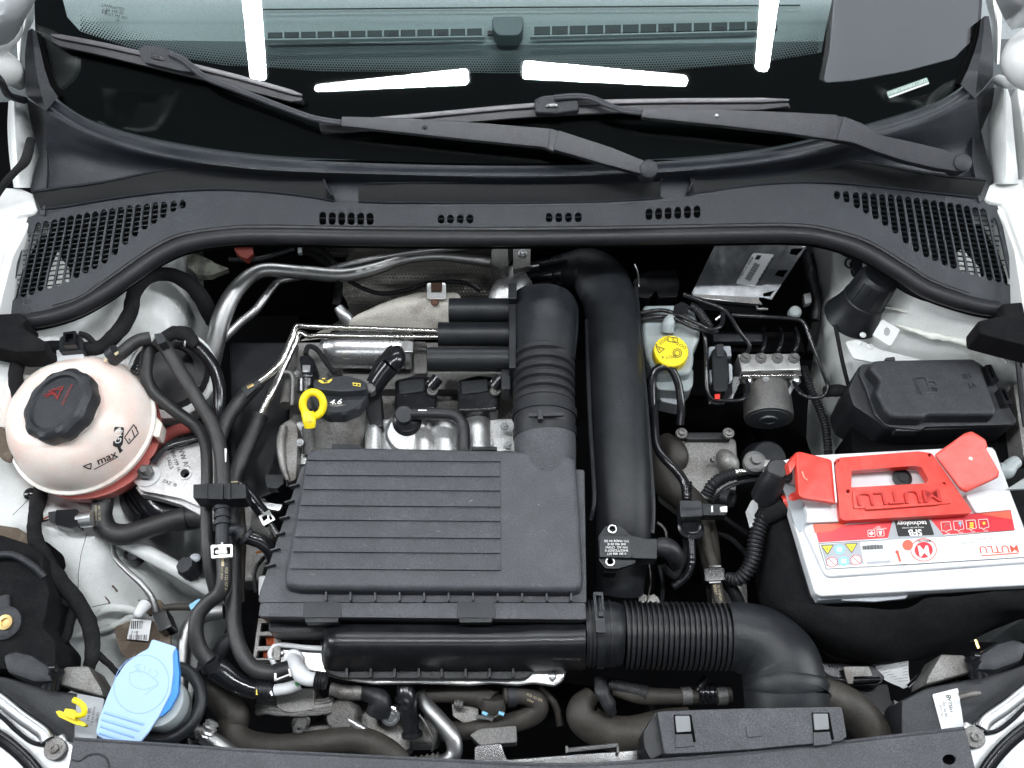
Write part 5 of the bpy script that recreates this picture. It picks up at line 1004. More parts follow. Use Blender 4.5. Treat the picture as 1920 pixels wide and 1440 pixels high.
b = B(); b.slab([(214, 662), (221, 658), (222, 662), (216, 666)], 3.0, .2, 0); b.slab([(194, 674), (200, 671), (201, 676), (196, 679)], 2.4, .2, 0); b.mk('clamp_ears', M['gold'], h)
b = B(); b.slab(rnd([(288, 626), (304, 624), (312, 640), (296, 646)], 3), 2.4, 2.4, .2); b.mk('hose_clip', M['plastic'], h)
b = B(); b.sheet([(421, 841), (425, 841), (424, 866), (422, 866)], -.9); b.mk('chalk_mark', M['inkw'], h, flat=True)
hose('second dark hose dropping from the clip and crossing behind the long vent hose', [(282, 645, -.4), (276, 670, -1), (274, 705, -2), (288, 735, -3), (330, 772, -4), (368, 800, -5), (384, 830, -5), (388, 880, -5), (387, 950, -5.4), (388, 1010, -5.6), (393, 1060, -6.4), (404, 1110, -8)], [12, 12, 12, 12, 12, 12, 11, 11, 11, 12, 12, 12])
hose('glossy black hose with a white ring mark arching beside the aluminium pipe', [(325, 640, -4), (350, 640, -4.4), (376, 656, -5), (400, 688, -6), (411, 724, -7), (412, 770, -8), (418, 810, -8)], [12, 12, 12, 12, 12, 12, 12], 'gloss')
b = B(); b.lathe(P(352, 638, -4.0), (1, -.3, -.2), [(1.0, -.1), (1.0, .1)], 20); b.mk('paint_ring', M['inkw'], None, 'thin white ring mark on the glossy arching hose', 'ring mark')
hose('lumpy taped cable bundle behind the hose clip', [(300, 640, -3), (325, 625, -3), (350, 628, -3.4), (368, 648, -4)], [10, 13, 14, 10], 'tape', cat='cable bundle', name='cable_bundle', rough=1)
h = thing('pipe_hose', 'dark hose joining the upper polished pipe with a clipped end', 'hose', (450, 750, -7))
b = B(); b.tube([(486, 718, -7), (466, 736, -7.2), (440, 765, -7.4), (420, 800, -7.4), (408, 840, -7.4)], r=[12, 14, 14, 13, 13], n=16); b.mk('hose', M['hose'], h)
b = B(); b.slab(rnd([(452, 728), (470, 716), (482, 726), (462, 744)], 2), -5.4, .5, .1); b.mk('clip', M['plastic'], h); b = B(); b.slab([(462, 724), (474, 718), (476, 722), (464, 728)], -5.2, .3, .05); b.mk('clip_spring', M['brass'], h)
h = thing('long_coolant_hose', 'long dark hose from the lower polished pipe running down left of the filter box', 'hose', (440, 1000, -6))
b = B(); b.tube([(486, 786, -7.6), (474, 812, -7.4), (452, 862, -7), (437, 910, -7), (434, 960, -7), (438, 1040, -7), (438, 1120, -7.4), (440, 1180, -7.6), (455, 1228, -7.8), (480, 1256, -8), (520, 1262, -8)], r=[15, 14, 14, 14, 14, 14, 15, 15, 15, 15, 14], n=16, res=7); b.mk('hose', M['hose'], h)
b = B(); b.tube([(516, 1262, -8), (545, 1254, -8)], r=[17, 17], n=18, smooth=False); b.mk('spring_clamp', M['rubber'], h)
b = B(); b.slab([(514, 1274), (546, 1262), (546, 1264), (514, 1277)], -6, .2, 0); b.slab([(514, 1262), (518, 1262), (518, 1276), (514, 1276)], -6, .2, 0); b.slab([(540, 1254), (543, 1254), (546, 1268), (543, 1268)], -6, .2, 0); b.mk('white_mark', M['inkw'], h, flat=True)
b = B(); b.lathe(P(486, 784, -7.5), (.3, .8, .1), [(1.12, -.5), (1.12, .5)], 20); b.mk('end_band', M['rubber'], h)
for v_ in (903, 936): b = B(); b.sheet([(429, v_), (446, v_ - 1), (446, v_ + 1), (429, v_ + 2)], -5.5); b.mk('ring_mark', M['gold'], h, flat=True)
h = thing('clamped_hose', 'short glossy hose with a silver spring clamp slanting towards the filter box', 'hose', (480, 940, -7))
b = B(); b.tube([(446, 908, -7.4), (468, 930, -7.2), (488, 956, -7.4), (508, 982, -8)], r=12, n=16); b.mk('hose', M['gloss'], h)
b = B(); b.tube([(504, 976, -8), (520, 1004, -9)], r=5, n=10); b.mk('pipe_end', M['machined'], h)
CL = Plane(P(498, 972, -6.2), (-.2, -.2, 1))
b = B(); b.plate(rnd([(484, 968), (504, 956), (516, 974), (494, 986)], 2), [rnd([(490, 970), (500, 964), (502, 972), (494, 978)], 1), [(504, 968), (508, 966), (511, 973), (506, 976)]], CL, .25); b.mk('spring_clamp', M['machined'], h, flat=True)
# tee piece, clamp and printed hose
h = thing('hose_tee', 'black plastic tee joint with a silver clamp and a printed hose curving left below it', 'hose joint', (418, 1000, -4))
b = B(); b.tube([(417, 938, -3.6), (417, 1022, -3.8)], r=13, n=18); b.mk('tee_body', M['plastic'], h)
for v_ in (950, 965, 978): b = B(); b.tube([(417, v_, -3.6), (417, v_ + 7, -3.6)], r=16, n=18, smooth=False); b.mk('tee_ring', M['plastic'], h)
b = B(); b.tube([(418, 1000, -4), (440, 992, -4.4), (452, 1000, -4.8)], r=[8, 11, 13]); b.mk('branch', M['plastic'], h)
for k in range(2): b = B(); b.tube([(447 + k * 12, 998 + k * 5, -4.7), (453 + k * 12, 1002 + k * 5, -4.9)], r=18, n=18, smooth=False); b.mk('tee_ring', M['plastic'], h)
b = B(); b.tube([(462, 1006, -5), (490, 1016, -5.6), (510, 1036, -6.6), (520, 1070, -8)], r=14, n=16); b.mk('branch_hose', M['gloss'], h)
b = B(); b.tube([(417, 1018, -4), (420, 1050, -4), (420, 1090, -4.4), (412, 1112, -5), (390, 1130, -5.6), (372, 1152, -6), (367, 1185, -6.6), (374, 1215, -7.4), (392, 1240, -8)], r=[14, 14.5, 14.5, 14.5, 14, 14, 14.5, 15, 15], n=18, res=7); pt_ = b.bvh(); b.mk('printed_hose', M['hose'], h)
CL = L(-1.9)
b = B(); b.plate(rnd([(395, 1022), (436, 1020), (436, 1044), (396, 1047)], 3), [rnd([(400, 1027), (410, 1026), (410, 1041), (400, 1042)], 1), rnd([(424, 1026), (432, 1025), (432, 1039), (424, 1040)], 1)], CL, .35); b.mk('spring_clamp', M['machined'], h, flat=True)
b = B(); b.slab([(403, 1031), (426, 1030), (426, 1038), (403, 1038)], -1.7, .4, .1); b.slab([(414, 1016), (418, 1016), (418, 1026), (414, 1026)], -1.9, .3, .05); b.mk('clamp_tongue', M['machined'], h)
b = B(); b.text('6Q0 122 157 A', 0, 424, 1085, 7, -92); b.text('ACT EPDM', 0, 416, 1075, 5, -92); b.sheet([(415, 1046), (420, 1046), (420, 1062), (415, 1062)], 0); b.drape(pt_, .05); b.mk('gold_print', M['gold'], h, flat=True)
b = B(); b.slab(rnd([(362, 908), (408, 906), (460, 908), (462, 934), (410, 936), (362, 934)], 3), -1.0, 3, .3); b.mk('hose_bracket', M['duct'], h)
b = B(); b.slab([(386, 908), (389, 908), (389, 934), (386, 934)], -.8, .3, 0); b.slab([(414, 908), (418, 908), (418, 936), (414, 936)], -.6, .5, .05); b.slab([(426, 906), (432, 906), (432, 936), (426, 936)], -.6, .5, .05); b.mk('bracket_ribs', M['duct'], h, kind='stuff')
b = B(); b.tube([(392, 1236, -8), (398, 1252, -9)], r=[19, 20], n=20); b.mk('end_clamp', M['rubber'], h)
hose('matt dark hose running straight down behind the tee joint', [(446, 940, -9), (452, 1000, -9), (450, 1060, -9.4), (449, 1130, -10)], 10, 'brownhose')
# lower tank hose
h = thing('tank_outlet_hose', 'thick black hose bending from under the expansion tank to the right', 'hose', (240, 990, -10))
b = B(); b.tube([(196, 918, -9), (192, 945, -9), (190, 970, -9.2), (204, 996, -9.6), (238, 1002, -10), (290, 986, -10), (345, 970, -10), (385, 972, -10.4), (410, 990, -11)], r=[19, 20, 20, 20, 20, 19, 19, 19, 19], n=20, res=8); pt_ = b.bvh(); b.mk('hose', M['hose'], h)
b = B(); b.tube([(197, 914, -9), (196, 928, -9)], r=[23, 23], n=22, smooth=False); b.slab(rnd([(166, 922), (178, 920), (180, 938), (168, 938)], 2), -7, 1.4, .2); b.mk('clamp', M['gloss'], h)
b = B(); b.lathe(P(350, 971, -10), (1, .2, 0), [(1.55, -.06), (1.55, .06)], 24); b.mk('joint_ring', M['rubber'], h)
b = B(); b.text('6RF 122 109', 0, 186, 962, 6, -88); b.text('EPDM/RAYON', 0, 180, 962, 5, -88); b.sheet([(179, 938), (206, 938), (205, 940), (179, 940)], 0); b.drape(pt_, .05); b.mk('gold_print', M['gold'], h, flat=True)
# engine mount
em = thing('engine_mount', 'cast aluminium engine mount bracket with a stud and black rubber cup', 'engine mount', (310, 890, -10))
b = B(); b.plate(rnd([(250, 900), (252, 880), (272, 862), (318, 844), (378, 828), (400, 828), (402, 952), (376, 950), (340, 934), (300, 926), (264, 920)], 7), [circ(347, 888, 8.5, 20)], -7.0, 1.4); b.mk('bracket', M['mount'], em, flat=True)
b = B(); b.slab(rnd([(253, 912), (300, 922), (344, 930), (376, 944), (402, 946), (402, 980), (376, 966), (340, 946), (300, 934), (262, 926)], 4), -8.2, 1.6, .3); b.mk('skirt', M['mount'], em)
b = B(); b.lathe(P(347, 888, -6.9), (0, 0, 1), [(.88, -.4), (.88, .1), (.62, .1), (.62, -.4)], 24, cap=False); b.mk('hole_rim', M['machined'], em)
b = B(); b.lathe(P(275, 888, -6.9), (0, 0, 1), [(1.9, 0), (1.9, .12), (1.1, .14)], 24); b.mk('washer', M['zinc'], em)
b = B(); b.lathe(P(275, 888, -6.8), (0, 0, 1), [(1.05, 0), (1.05, .8), (.9, .9)], 6); b.lathe(P(275, 887, -6.1), (0, 0, 1), [(.55, 0), (.55, 1.2), (.45, 1.4)], 14); b.mk('stud_nut', M['motor'], em)
b = B(); b.tube([(268, 905, -12), (300, 960, -12.5), (350, 965, -12.5), (390, 955, -12.5)], r=[38, 32, 30, 30], n=24); b.lathe(P(300, 915, -11.5), (0, -.1, 1), [(5.8, -2), (5.6, 0), (4.6, 1.0), (4.4, .6)], 40); b.mk('rubber_cup', M['gloss'], em)
b = B(); b.text('VW AG', -6.95, 345, 862, 14, -70, ext=.06); b.text('8R0 199 167', -6.95, 330, 866, 10, -70, ext=.06); b.text('1AG S', -6.95, 318, 868, 10, -70, ext=.06); b.text('ZAZ  ©', -6.95, 318, 906, 9, -20, ext=.06); b.mk('cast_lettering', M['motor'], em)
b = B(); b.tube([(285, 866, -6), (310, 840, -5.6), (340, 828, -5.6), (385, 818, -6)], r=7, n=10, flat=.5); b.tube([(280, 870, -8), (308, 848, -8), (382, 826, -8)], r=10); b.mk('black_strap', M['gloss'], em)
b = B(); b.tube([(280, 838, -12), (320, 812, -12), (360, 800, -12)], r=12, n=14); b.mk('pink_pipe', None or M['coolant'], None, 'pinkish pipe showing between the tank and the hoses', 'pipe')
# white chassis rail, AC pipe, caps
rl = thing('support_tube', 'white painted support tube slanting below the thick hose', 'tube', (320, 1070, -13))
b = B(); b.tube([(215, 1012, -13), (270, 1034, -13), (340, 1072, -13.5), (404, 1112, -14.5)], r=[10, 14, 14, 13], n=18); b.mk('tube', M['apron'], rl)
kb = thing('service_port_cap', 'small ridged black service cap on the support tube', 'cap', (354, 1062, -11))
b = B(); b.lathe(P(354, 1066, -11.4), (-.2, .1, 1), [(1.35, -1.2), (1.35, .6), (1.1, 1.3), (.1, 1.35)], 30, teeth=(9, .1, 0, 2)); b.mk('cap', M['plastic'], kb)
b = B(); b.tube([(362, 1060, -12), (372, 1044, -11.5)], r=[12, 14], n=16); b.mk('stem', M['gloss'], kb)
b = B(); b.ball(P(366, 1046, -10.6), .75, (1, .8, .4)); b.mk('stem_top', M['labelgrey'], kb)
lp = thing('bent_aluminium_pipe', 'thin bent aluminium pipe over the white inner wing', 'pipe', (250, 1080, -11))
b = B(); b.tube([(212, 1010, -12.5), (213, 1030, -11.8), (218, 1048, -11), (240, 1072, -10.6), (266, 1096, -10.6), (284, 1120, -11), (294, 1148, -12)], r=[5, 5.2, 5.4, 5.4, 5.6, 6, 6.5], n=14, res=8); b.mk('pipe', M['alu'], lp)
ps = thing('pressure_switch', 'black pressure switch with a white rounded cap at the end of the thin pipe', 'switch', (300, 1160, -11))
B().slab(rnd([(258, 1124), (300, 1124), (318, 1150), (276, 1152)], 3), -12.5, 1, .2).mk('mount', M['dirt'], ps)
b = B(); b.slab(rnd([(284, 1150), (310, 1142), (322, 1174), (298, 1186)], 3), -10, 3, .3); b.mk('switch_body', M['gloss'], ps)
b = B(); b.tube([(272, 1134, -11), (260, 1150, -10)], r=[12, 9], n=16); b.ball(P(260, 1150, -10), .62); b.mk('white_cap', M['battery'], ps)
b = B(); b.tube([(306, 1140, -11.6), (330, 1138, -11.6), (365, 1138, -11.6)], r=[6, 7, 7], n=12); b.mk('side_hose', M['brownhose'], ps)
b = B(); b.sheet([(354, 1134), (374, 1122), (376, 1128), (358, 1144)], -10); b.mk('blue_tag', M['bluep'], ps, flat=True)
bc = thing('barcode_sticker', 'white barcode sticker printed 6-1 in the dirty recess above the blue cap', 'sticker', (262, 1182, -12))
b = B(); b.slab(rnd([(246, 1160), (284, 1163), (278, 1202), (238, 1198)], 2), -11.9, .05, 0); b.mk('paper', M['label'], bc, flat=True)
b = B(); x = 246.5
rs = random.Random(5)
while x < 268:
    w = rs.choice([.8, 1.2, 2]); b.sheet([(x, 1164), (x + w, 1164.2), (x + w - 1, 1179), (x - 1, 1179)], -11.85); x += w + rs.choice([1, 1.4, 2])
x = 242
while x < 275:
    w = rs.choice([.8, 1.2, 2]); b.sheet([(x, 1190), (x + w, 1190.3), (x + w - .6, 1200), (x - .6, 1200)], -11.85); x += w + rs.choice([1, 1.4, 3])
b.text('6-1', -11.85, 252, 1186, 11, 176); b.mk('print', M['ink'], bc, flat=True)
# left harness and plugs
h = thing('wiring_harness', 'thick black taped wiring harness winding down the left inner wing', 'wiring harness', (80, 1050, -8))
for nm, pts, r in [('trunk', [(84, 890, -8), (74, 930, -7.4), (66, 970, -7), (66, 1010, -7), (84, 1050, -7), (112, 1088, -7.4), (142, 1124, -7.6), (164, 1162, -7.8), (173, 1200, -8), (172, 1235, -8.6), (160, 1270, -10)], [14, 14, 13, 14, 17, 15, 15, 15, 15, 13, 10]),
                   ('branch', [(82, 1050, -7.6), (88, 1085, -7.8), (100, 1112, -8), (122, 1130, -8), (145, 1134, -8)], [9, 9, 8, 8, 8]),
                   ('branch', [(142, 1140, -8), (132, 1165, -8.2), (126, 1190, -8.6), (120, 1204, -9)], [10, 9, 8, 7]),
                   ('branch', [(176, 1218, -9), (196, 1238, -10), (220, 1262, -11), (246, 1296, -12)], [6, 6, 6, 6])]:
    b = B(); b.tube(pts, r=r, n=14, res=8).rough(.14, .9); b.mk(nm, M['tape'], h)
for k, (m_, dx) in enumerate([('wirew', 0), ('wirer', 5), ('wirew', 9), ('wirer', 2)]):
    b = B(); b.tube([(121, 1202, -9), (113 + dx * .7, 1222, -9.2), (106 + dx, 1240, -9.6)], r=1.7, n=6); b.mk('wire', M[m_], h)
h = thing('wing_plug', 'black plug on a metal socket beside the wiring harness', 'plug', (120, 975, -7))
b = B(); b.slab(rnd([(104, 956), (144, 954), (146, 986), (132, 990), (102, 984)], 3), -6.4, 2, .3); b.mk('plug_body', M['gloss'], h)
b = B(); b.slab(rnd([(90, 960), (104, 958), (104, 980), (92, 978)], 2), -6.8, 1.4, .2); b.mk('plug_neck', M['duct'], h)
b = B(); b.tube([(80, 974, -7.6), (92, 968, -7.4)], r=2, n=6); b.mk('wire', M['wirer'], h); b = B(); b.tube([(78, 978, -7.6), (92, 974, -7.4)], r=2, n=6); b.mk('wire', M['rubber'], h)
b = B(); b.tube([(146, 976, -7.4), (174, 972, -7.4)], r=[15, 16], n=20, smooth=False); b.mk('socket', M['zinc'], h)
for (u, v, h_, lb) in ((56, 926, -7, 'round black push pin on the harness beside the tank'), (256, 692, -1.8, 'round black screw head right of the tank')):
    b = B(); b.lathe(P(u, v, h_), (0, -.1, 1), [(.8, -.4), (.8, .1), (.5, .35), (.1, .4)], 20); b.mk('push_pin', M['gloss'], None, lb, 'fastener')
# washer filler
wf = thing('washer_filler_cap', 'pale blue washer fluid cap with finger ridges at the lower left', 'cap', (260, 1300, -3))
capP = Plane(P(258, 1300, -2.2), (.12, -.10, 1))
outl = [(284, 1200), (288, 1199), (326, 1211), (331, 1214), (324, 1224), (325, 1262), (320, 1300), (300, 1340), (278, 1374), (262, 1393), (254, 1400), (238, 1399), (190, 1384), (181, 1378), (180, 1370), (186, 1345), (200, 1308), (215, 1274), (235, 1244), (262, 1224), (278, 1216)]
b = B(); b.slab(rnd(outl, 5), capP, .45, .16, 3); b.mk('lid', M['blue'], wf)
b = B(); b.slab(rnd([(324, 1222), (331, 1214), (336, 1262), (334, 1300), (318, 1330), (300, 1345), (296, 1334), (312, 1306), (322, 1270)], 4), capP, 1.2, .2, off=-.25); b.mk('lid_underside', M['blued'], wf)
b = B(); b.slab([(190, 1384), (254, 1402), (262, 1395), (258, 1404), (248, 1406), (188, 1390)], capP, .5, .1, off=-.4); b.mk('front_edge', M['blued'], wf)
ringp = circ(0, 0, 1, 40)
a_ = math.radians(-62)
el = [(265 + math.cos(t) * 56 * math.cos(a_) - math.sin(t) * 50 * math.sin(a_), 1283 + math.cos(t) * 56 * math.sin(a_) + math.sin(t) * 50 * math.cos(a_)) for t in [2 * math.pi * k / 40 for k in range(40)]]
b = B(); b.tube([capP.p(*q, .0) for q in el], rc=.045, n=6, res=1, closed=True); b.mk('embossed_circle', M['ridge'], wf)
for p_, q_ in (((195, 1335), (270, 1358)), ((191, 1348), (262, 1370)), ((188.5, 1361), (253, 1382)), ((187, 1374), (243, 1392))):
    b = B(); b.tube([capP.p(*p_, .02), capP.p(*q_, .02)], rc=.17, n=8, flat=.8); b.mk('finger_ridge', M['ridge'], wf)
b = B()
for seq in ([(243, 1262), (262, 1258), (280, 1266), (297, 1282), (284, 1293), (272, 1303)], [(243, 1262), (244, 1280), (256, 1290), (276, 1292), (296, 1283)], [(262, 1250), (260, 1256), (264, 1262)], [(272, 1248), (270, 1256)], [(283, 1252), (280, 1262)], [(292, 1256), (296, 1264), (290, 1270)], [(258, 1258), (254, 1248), (264, 1246)]):
    b.tube([capP.p(*q, 0) for q in seq], rc=.04, n=5, res=3)
b.mk('embossed_washer_symbol', M['ridge'], wf)
b = B(); b.lathe(P(300, 1318, -5.4), (.1, 0, 1), [(3.1, -3), (3.1, 1.2), (2.9, 1.6)], 32); b.mk('neck', M['bottle'], wf)
b = B(); b.tube([P(310, 1318, -7) + Vector((math.cos(t) * .042, math.sin(t) * .042, 0)) for t in [2 * math.pi * k / 20 for k in range(20)]], rc=.75, n=10, res=2, closed=True); b.mk('black_collar', M['duct'], wf)
# hoses at the lower left
h = thing('radiator_hose', 'wide brown dusty radiator hose running along the bottom left of the engine', 'hose', (560, 1390, -14))
b = B(); b.tube([(384, 1256, -12), (396, 1290, -13), (420, 1318, -14), (440, 1340, -14.4), (436, 1364, -14.6), (456, 1392, -14.6), (520, 1400, -14), (600, 1392, -13.6), (660, 1386, -13.6), (705, 1398, -14), (745, 1430, -15), (760, 1470, -16)], r=[20, 22, 26, 30, 26, 26, 23, 23, 24, 25, 26, 26], n=22, res=8); b.mk('hose', M['brownhose'], h)
b = B(); b.tube([(382, 1250, -11.6), (388, 1270, -12.2)], r=[24, 26], n=22, rib=(.4, .1)); b.mk('ribbed_end', M['rubber'], h)
h = thing('short_coolant_hose', 'short thick black hose with clamps between the printed hose and white pipe', 'hose', (460, 1280, -10))
b = B(); b.tube([(400, 1250, -10), (420, 1262, -9.6), (450, 1282, -9.4), (482, 1294, -9.2), (516, 1295, -9)], r=[24, 23, 20, 17, 15], n=20); b.mk('hose', M['gloss'], h)
b = B(); b.tube([(396, 1246, -10), (412, 1260, -9.8)], r=[26, 25], n=22, rib=(.35, .1)); b.mk('ribbed_end', M['rubber'], h)
b = B(); b.tube([(484, 1294, -9.2), (514, 1295, -9)], r=[18, 17], n=20, rib=(.5, .06)); b.mk('spring_clamp', M['rubber'], h)
b = B(); b.sheet([(480, 1293), (482, 1293), (483, 1303), (480, 1303)], -7.4); b.mk('yellow_mark', M['inky'], h, flat=True)
b = B(); b.sheet([(505, 1298), (509, 1294), (512, 1304), (509, 1305)], -7.4); b.mk('white_mark', M['inkw'], h, flat=True)
hose('black hose stub with a pink stripe beside the alternator', [(440, 1196, -9), (420, 1212, -9.4), (408, 1232, -10)], [17, 17, 16], 'rubber')
h = thing('condenser_pipe', 'dull silver pipe with a beaded joint at the bottom left', 'pipe', (390, 1385, -12))
b = B(); b.tube([(335, 1372, -13), (370, 1374, -12.6), (400, 1390, -12.6), (440, 1418, -13), (470, 1440, -14)], r=[13, 15, 16, 15, 14], n=18); b.mk('pipe', M['alu'], h)
b = B(); b.tube([(386, 1376, -12), (392, 1366, -11.6), (400, 1352, -11.4)], r=[12, 14, 12], n=18, rib=(.5, .16)); b.mk('beaded_joint', M['machined'], h)
b = B(); b.tube([(452, 1412, -13), (460, 1440, -13)], r=6, n=10); b.mk('bright_stub', M['machined'], h)
h = thing('drier_pipe', 'dull silver pipe standing beside the washer filler', 'pipe', (345, 1230, -14))
b = B(); b.tube([(420, 1146, -14), (385, 1152, -14), (356, 1172, -14), (346, 1206, -14), (342, 1260, -14.4), (338, 1310, -15)], r=[14, 15, 14, 13, 12, 12], n=18, res=8); b.mk('pipe', M['alu'], h)
rad = thing('radiator', 'dark radiator and shroud deep below the bottom of the bay', 'radiator', (900, 1400, -26))
B().slab([(370, 1240), (392, 1244), (368, 1400), (348, 1396)], -17, 2, .1).mk('side_panel', M['duct'], rad)
B().slab([(362, 1200), (385, 1196), (374, 1262), (350, 1376), (344, 1374)], -19, 1, .1).mk('pale_edge', M['apron'], rad)
pg = thing('lower_plug', 'black bracket and plug lying on the silver pipe right of the blue cap', 'plug', (340, 1385, -10))
b = B(); b.slab(rnd([(300, 1380), (325, 1374), (360, 1372), (368, 1386), (350, 1396), (340, 1406), (304, 1404)], 3), -10.4, 1.6, .3).rough(.1, 1); b.mk('bracket', M['gloss'], pg)
b = B(); b.slab(rnd([(346, 1366), (364, 1370), (368, 1384), (350, 1382)], 3), -9.6, 1.4, .3); b.mk('plug', M['duct'], pg)
b = B(); b.tube([(352, 1380, -10), (356, 1400, -10.4), (358, 1420, -11)], r=5, n=8); b.tube([(310, 1398, -9.8), (325, 1392, -9.4), (338, 1398, -9.8)], r=3, n=8); b.mk('lead', M['rubber'], pg)
# bottom centre
h = thing('oil_filter_tube', 'glossy black stepped tube pointing down at the bottom centre', 'tube', (765, 1330, -12))
b = B(); b.tube([(760, 1282, -12), (762, 1306, -12), (768, 1340, -13), (772, 1378, -14)], r=[17, 18, 16, 15], n=20); b.mk('tube', M['gloss'], h)
for (u, v) in ((760, 1306), (761, 1318), (772, 1374)): b = B(); b.tube([(u, v, -12 - (v - 1300) * .025), (u + .5, v + 6, -12.2 - (v - 1300) * .025)], r=20, n=22, smooth=False); b.mk('ring', M['duct'], h)
h = thing('curved_aluminium_pipe', 'curved aluminium pipe at the bottom centre with a ribbed end', 'pipe', (830, 1370, -13))
b = B(); b.tube([(792, 1300, -14), (800, 1322, -13.4), (826, 1352, -13), (848, 1382, -13), (852, 1410, -13.4), (838, 1426, -13.6), (820, 1430, -13.8)], r=[13, 14, 15, 16, 15, 14, 14], n=20, res=8); b.mk('pipe', M['alu'], h)
b = B(); b.tube([(824, 1430, -13.8), (780, 1436, -14)], r=[18, 17], n=22, rib=(.7, .14)); b.mk('ribbed_end', M['castdark'], h)
h = thing('thermostat_hoses', 'brown dusty thermostat hose with a spring clamp under the cover plate', 'hose', (930, 1320, -13))
b = B(); b.tube([(800, 1304, -14), (850, 1302, -13.6), (900, 1306, -13.4), (924, 1318, -13)], r=[14, 16, 20, 24], n=20); b.mk('inlet', M['brownhose'], h)
b = B(); b.tube([(924, 1336, -13.2), (926, 1320, -12.4), (926, 1308, -12)], r=[22, 24, 22], n=24); b.mk('neck', M['brownhose'], h)
b = B(); b.tube([(944, 1305, -12), (980, 1304, -12.4), (1004, 1314, -13), (1006, 1334, -13.6), (970, 1352, -14), (900, 1366, -14.6), (830, 1372, -16)], r=[17, 17, 19, 20, 19, 18, 18], n=20, res=7); pt_ = b.bvh(); b.mk('hose', M['brownhose'], h)
b = B(); b.tube([(950, 1306, -12), (966, 1305, -12.2)], r=[20, 20], n=22, smooth=False); b.mk('clamp', M['plastic'], h)
b = B(); b.tube([(908, 1336, -11.6), (926, 1344, -11.4), (944, 1334, -11.6)], r=2, n=8); b.mk('spring_ring', M['steel'], h)
for u in (909, 940): b = B(); b.tube([(u - 5, 1336, -11.4), (u + 5, 1340, -11.4)], r=3.4, n=8); b.mk('ring_end', M['bluep'], h)
b = B(); b.text('6C0 121 073', 0, 1002, 1308, 6, -25); b.text('EPDM', 0, 994, 1314, 5, -25); b.drape(pt_, .05); b.mk('yellow_print', M['gold'], h, flat=True)
B().slab(rnd([(880, 1378), (900, 1366), (968, 1360), (970, 1392), (900, 1398)], 5), -13, 3, .6, 3).mk('grey_block', M['motor'], None, 'grey rounded metal block at the bottom centre', 'metal block')
h = thing('lower_bracket', 'black shiny frame rail with a strip at the bottom centre right', 'frame rail', (1060, 1400, -8))
B().slab(rnd([(890, 1398), (940, 1392), (950, 1424), (1100, 1412), (1208, 1405), (1210, 1440), (890, 1450)], 6), -7.5, 3, .5, 3).mk('rail', M['gloss'], h)
b = B(); b.slab([(1062, 1402), (1160, 1392), (1160, 1402), (1062, 1412)], -6.8, .6, .1); b.mk('strip', M['satin'], h)
for u in (1063, 1159): b = B(); b.slab([(u - 3, 1398), (u + 2, 1398), (u + 3, 1412), (u - 2, 1412)], -6.4, .8, .1); b.mk('strip_end', M['motor'], h)
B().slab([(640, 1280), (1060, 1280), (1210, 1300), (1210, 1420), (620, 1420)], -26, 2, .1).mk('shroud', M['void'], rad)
h = thing('large_brown_hose', 'large brown dusty hose curling at the bottom right of centre', 'hose', (1120, 1340, -13))
b = B(); b.tube([(1110, 1300, -13), (1092, 1324, -13), (1096, 1348, -13.4), (1130, 1370, -14), (1180, 1378, -14), (1230, 1366, -14), (1290, 1350, -14.4)], r=[16, 26, 32, 32, 34, 32, 30], n=24, res=8); b.mk('hose', M['brownhose'], h)
b = B(); b.tube([(1150, 1292, -12), (1200, 1304, -12), (1250, 1306, -12.2), (1320, 1306, -12.4), (1370, 1300, -12.4)], r=[12, 16, 15, 14, 16], n=20); b.mk('upper_run', M['brownhose'], h)
b = B(); b.tube([(1140, 1284, -11.8), (1170, 1290, -11.9), (1212, 1302, -11.9)], r=[12, 16, 17], n=20, rib=(.25, .03)); b.mk('braided_sleeve', M['rubber'], h)
for u in (1286, 1352): b = B(); b.tube([(u - 8, 1305, -12.3), (u + 10, 1304, -12.3)], r=17, n=20, smooth=False); b.mk('clamp', M['motor'], h)
b = B(); b.tube([(1308, 1300, -12), (1340, 1300, -12)], r=18, n=18, rib=(.6, .1)); b.tube([(1310, 1296, -11.6), (1326, 1270, -11)], r=9, n=12); b.mk('black_joint', M['gloss'], h)
b = B(); b.tube([(1126, 1270, -11), (1128, 1296, -10.6), (1142, 1322, -11), (1150, 1340, -12)], r=[11, 13, 13, 8], n=12, flat=.6).rough(.15, 1); b.mk('strap', M['rubber'], h)
h = hose('brown dusty hose rim showing right of the air inlet box', [(1530, 1300, -9), (1580, 1320, -9.4), (1620, 1352, -10), (1646, 1400, -11), (1650, 1450, -12)], [34, 36, 36, 34, 30], 'brownhose')
# ================================================================ RIGHT SIDE
# brake fluid reservoir
rv = thing('brake_fluid_reservoir', 'grey translucent brake fluid reservoir with a yellow cap', 'reservoir', (1256, 660, -9))
b = B(); b.slab(rnd([(1206, 572), (1286, 570), (1302, 582), (1312, 610), (1313, 636), (1300, 652), (1302, 676), (1296, 700), (1230, 705), (1212, 668), (1204, 634)], 9), -7, 4, .9, 4).rough(.15, 3); b.mk('upper_tank', M['bottle'], rv)
b = B(); b.slab(rnd([(1224, 690), (1300, 690), (1300, 722), (1290, 734), (1232, 730)], 7), -9, 3.4, .7, 4); b.mk('lower_tank', M['bottle'], rv)
b = B(); b.slab(rnd([(1234, 728), (1288, 730), (1286, 752), (1276, 760), (1238, 752)], 6), -11.5, 3, .5, 3); b.mk('foot', M['labelgrey'], rv)
b = B(); b.tube([(1252, 622, -6.6), (1254, 606, -5.8), (1262, 594, -5.6)], r=[12, 12, 9], n=18); b.mk('filler_nub', M['bottle'], rv)
YN = Vector((0, -.08, 1)).normalized(); YC = P(1256, 665, -6.2)
